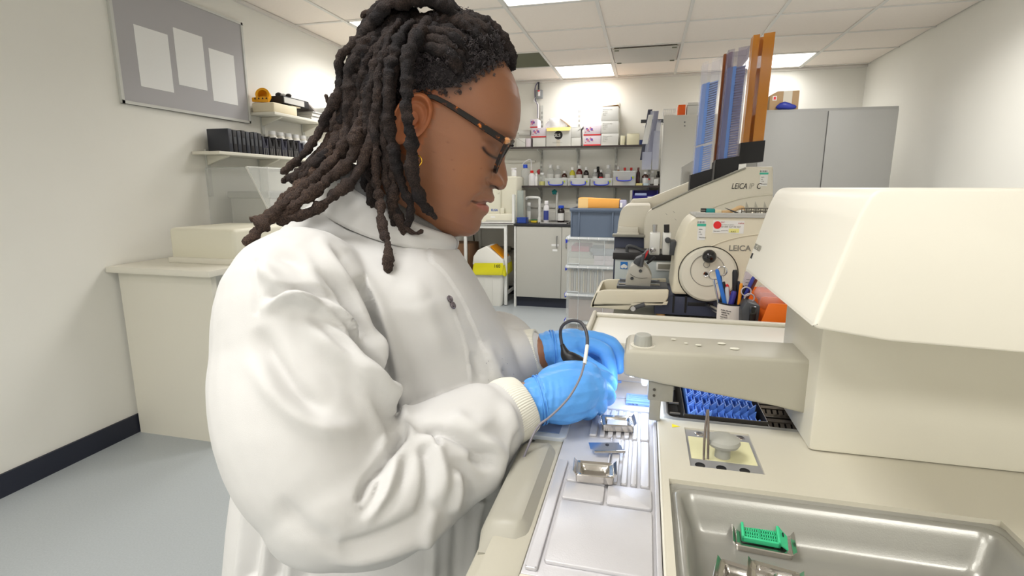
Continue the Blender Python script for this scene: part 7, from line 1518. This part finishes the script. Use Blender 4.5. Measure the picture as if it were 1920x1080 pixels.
ctn = thing('clear_bin', Vector((FX - .06, 3.5, LZ)), 'clear plastic bin of white bottles behind her dreadlocks', 'bin'); b = MB(); b.box((FX - .012, 3.42, LZ), (FX - .009, 3.75, LZ + .125)); b.box((FX - .085, 3.42, LZ), (FX - .012, 3.423, LZ + .125)); b.box((FX - .085, 3.747, LZ), (FX - .012, 3.75, LZ + .125)); b.build('walls', m_glassy, ctn); b = MB(); b.lathe([(.036, .004), (.036, .115), (.02, .12)], (FX - .05, 3.47, LZ), 18); b.build('tub', m_pvc, ctn)
# clear hood on the left bench
lb_ = thing('side_bench', (XL + .35, 3.4, 0), 'cream bench along the left wall behind her back', 'bench'); box('worktop', (XL + .005, 2.0, .87), (XL + .62, 5.2, .90), m_wsh, lb_, .003)
for y in (2.05, 3.5, 5.1): box('end_panel', (XL + .02, y, 0), (XL + .58, y + .03, .87), m_wsh, lb_)
hdz = .907; hd_ = thing('acrylic_hood', (XL + .25, 2.95, hdz), 'clear acrylic bench hood on the left bench', 'hood'); m_acr = mat('clear acrylic', (214, 216, 212), .08, alpha=.30, spec=.7); m_acre = mat('acrylic edge', (232, 232, 226), .2, alpha=.85)
hy0, hy1, hx0, hx1, hz1 = 2.66, 3.45, XL + .03, XL + .46, 1.40
box('top', (hx0, hy0, hz1 - .006), (hx1 - .14, hy1, hz1), m_acr, hd_); box('near_side', (hx0, hy0, hdz), (hx1, hy0 + .006, hz1), m_acr, hd_); box('far_side', (hx0, hy1 - .006, hdz), (hx1, hy1, hz1), m_acr, hd_)
MB().prism([(hx1 - .14, hy0, hz1), (hx1 - .134, hy0, hz1), (hx1 + .006, hy0, hdz + .22), (hx1, hy0, hdz + .22)], (0, hy1 - hy0, 0)).build('sloping_front', m_acr, hd_)
for q0, q1 in (((hx1 - .14, hy0, hz1), (hx1 - .14, hy1, hz1)), ((hx1 - .14, hy0, hz1), (hx1, hy0, hdz + .22)), ((hx1, hy0, hdz + .22), (hx1, hy1, hdz + .22)), ((hx1 - .06, hy0, hdz), (hx1, hy0, hdz + .22))): MB().tube([q0, q1], .006, 6).build('edge', m_acre, hd_)
gbx = thing('grey_box', Vector((XL + .25, 3.0, .90)), 'pale grey lidded box inside the acrylic hood', 'box'); box('body', (XL + .06, 2.80, .90), (XL + .34, 3.22, 1.22), mat('grey box', (190, 188, 182), .6), gbx, .01); box('lid', (XL + .05, 2.79, 1.22), (XL + .35, 3.23, 1.26), mat('grey lid', (168, 168, 164), .5), gbx, .006)
ck = thing('card_packet', Vector((XL + .40, 2.95, .90)), 'blue and white packet in front of the grey box', 'packet'); box('base', (XL + .35, 2.80, .90), (XL + .44, 3.10, 1.02), mat('tan board', (150, 130, 106), .7), ck); box('blue_card', (XL + .36, 2.92, 1.02), (XL + .43, 3.08, 1.024), mat('blue card', (60, 84, 170), .5), ck); box('white_card', (XL + .37, 2.95, 1.024), (XL + .42, 3.0, 1.026), m_label, ck); box('buff_card', (XL + .36, 2.82, 1.02), (XL + .43, 2.90, 1.024), mat('buff card', (206, 198, 176), .6), ck)
cbx = thing('cream_unit', Vector((XL + .45, 2.45, .90)), 'cream moulded unit at the near end of the left bench', 'lab instrument'); b = MB(); b.box((XL + .20, 2.20, .90), (XL + .60, 2.62, 1.08), .02, 3); b.build('case', mat('unit cream', (226, 222, 202), .45), cbx, 50); box('plinth_lip', (XL + .19, 2.19, .90), (XL + .61, 2.63, .93), m_wsh, cbx, .004)
# noticeboard near the frame edge
nb_ = thing('notice_board', (XL, 2.75, 1.9), 'grey framed notice board on the left wall', 'notice board'); y0 = atx(467, 231, XL).y; box('board', (XL, y0 - .9, 1.70), (XL + .012, y0, 2.32), mat('board grey', (176, 174, 176), .6), nb_); b = MB()
for lo_, hi_ in (((XL, y0 - .9, 1.70), (XL + .018, y0, 1.715)), ((XL, y0 - .9, 2.305), (XL + .018, y0, 2.32)), ((XL, y0 - .015, 1.70), (XL + .018, y0, 2.32)), ((XL, y0 - .9, 1.70), (XL + .018, y0 - .885, 2.32))): b.box(lo_, hi_)
b.build('frame', m_rail, nb_)
for k in range(3): box('notice', (XL + .012, y0 - .30 - .24 * k, 1.80 + .05 * (k % 2)), (XL + .0135, y0 - .10 - .24 * k, 2.10 + .05 * (k % 2)), m_label, nb_)
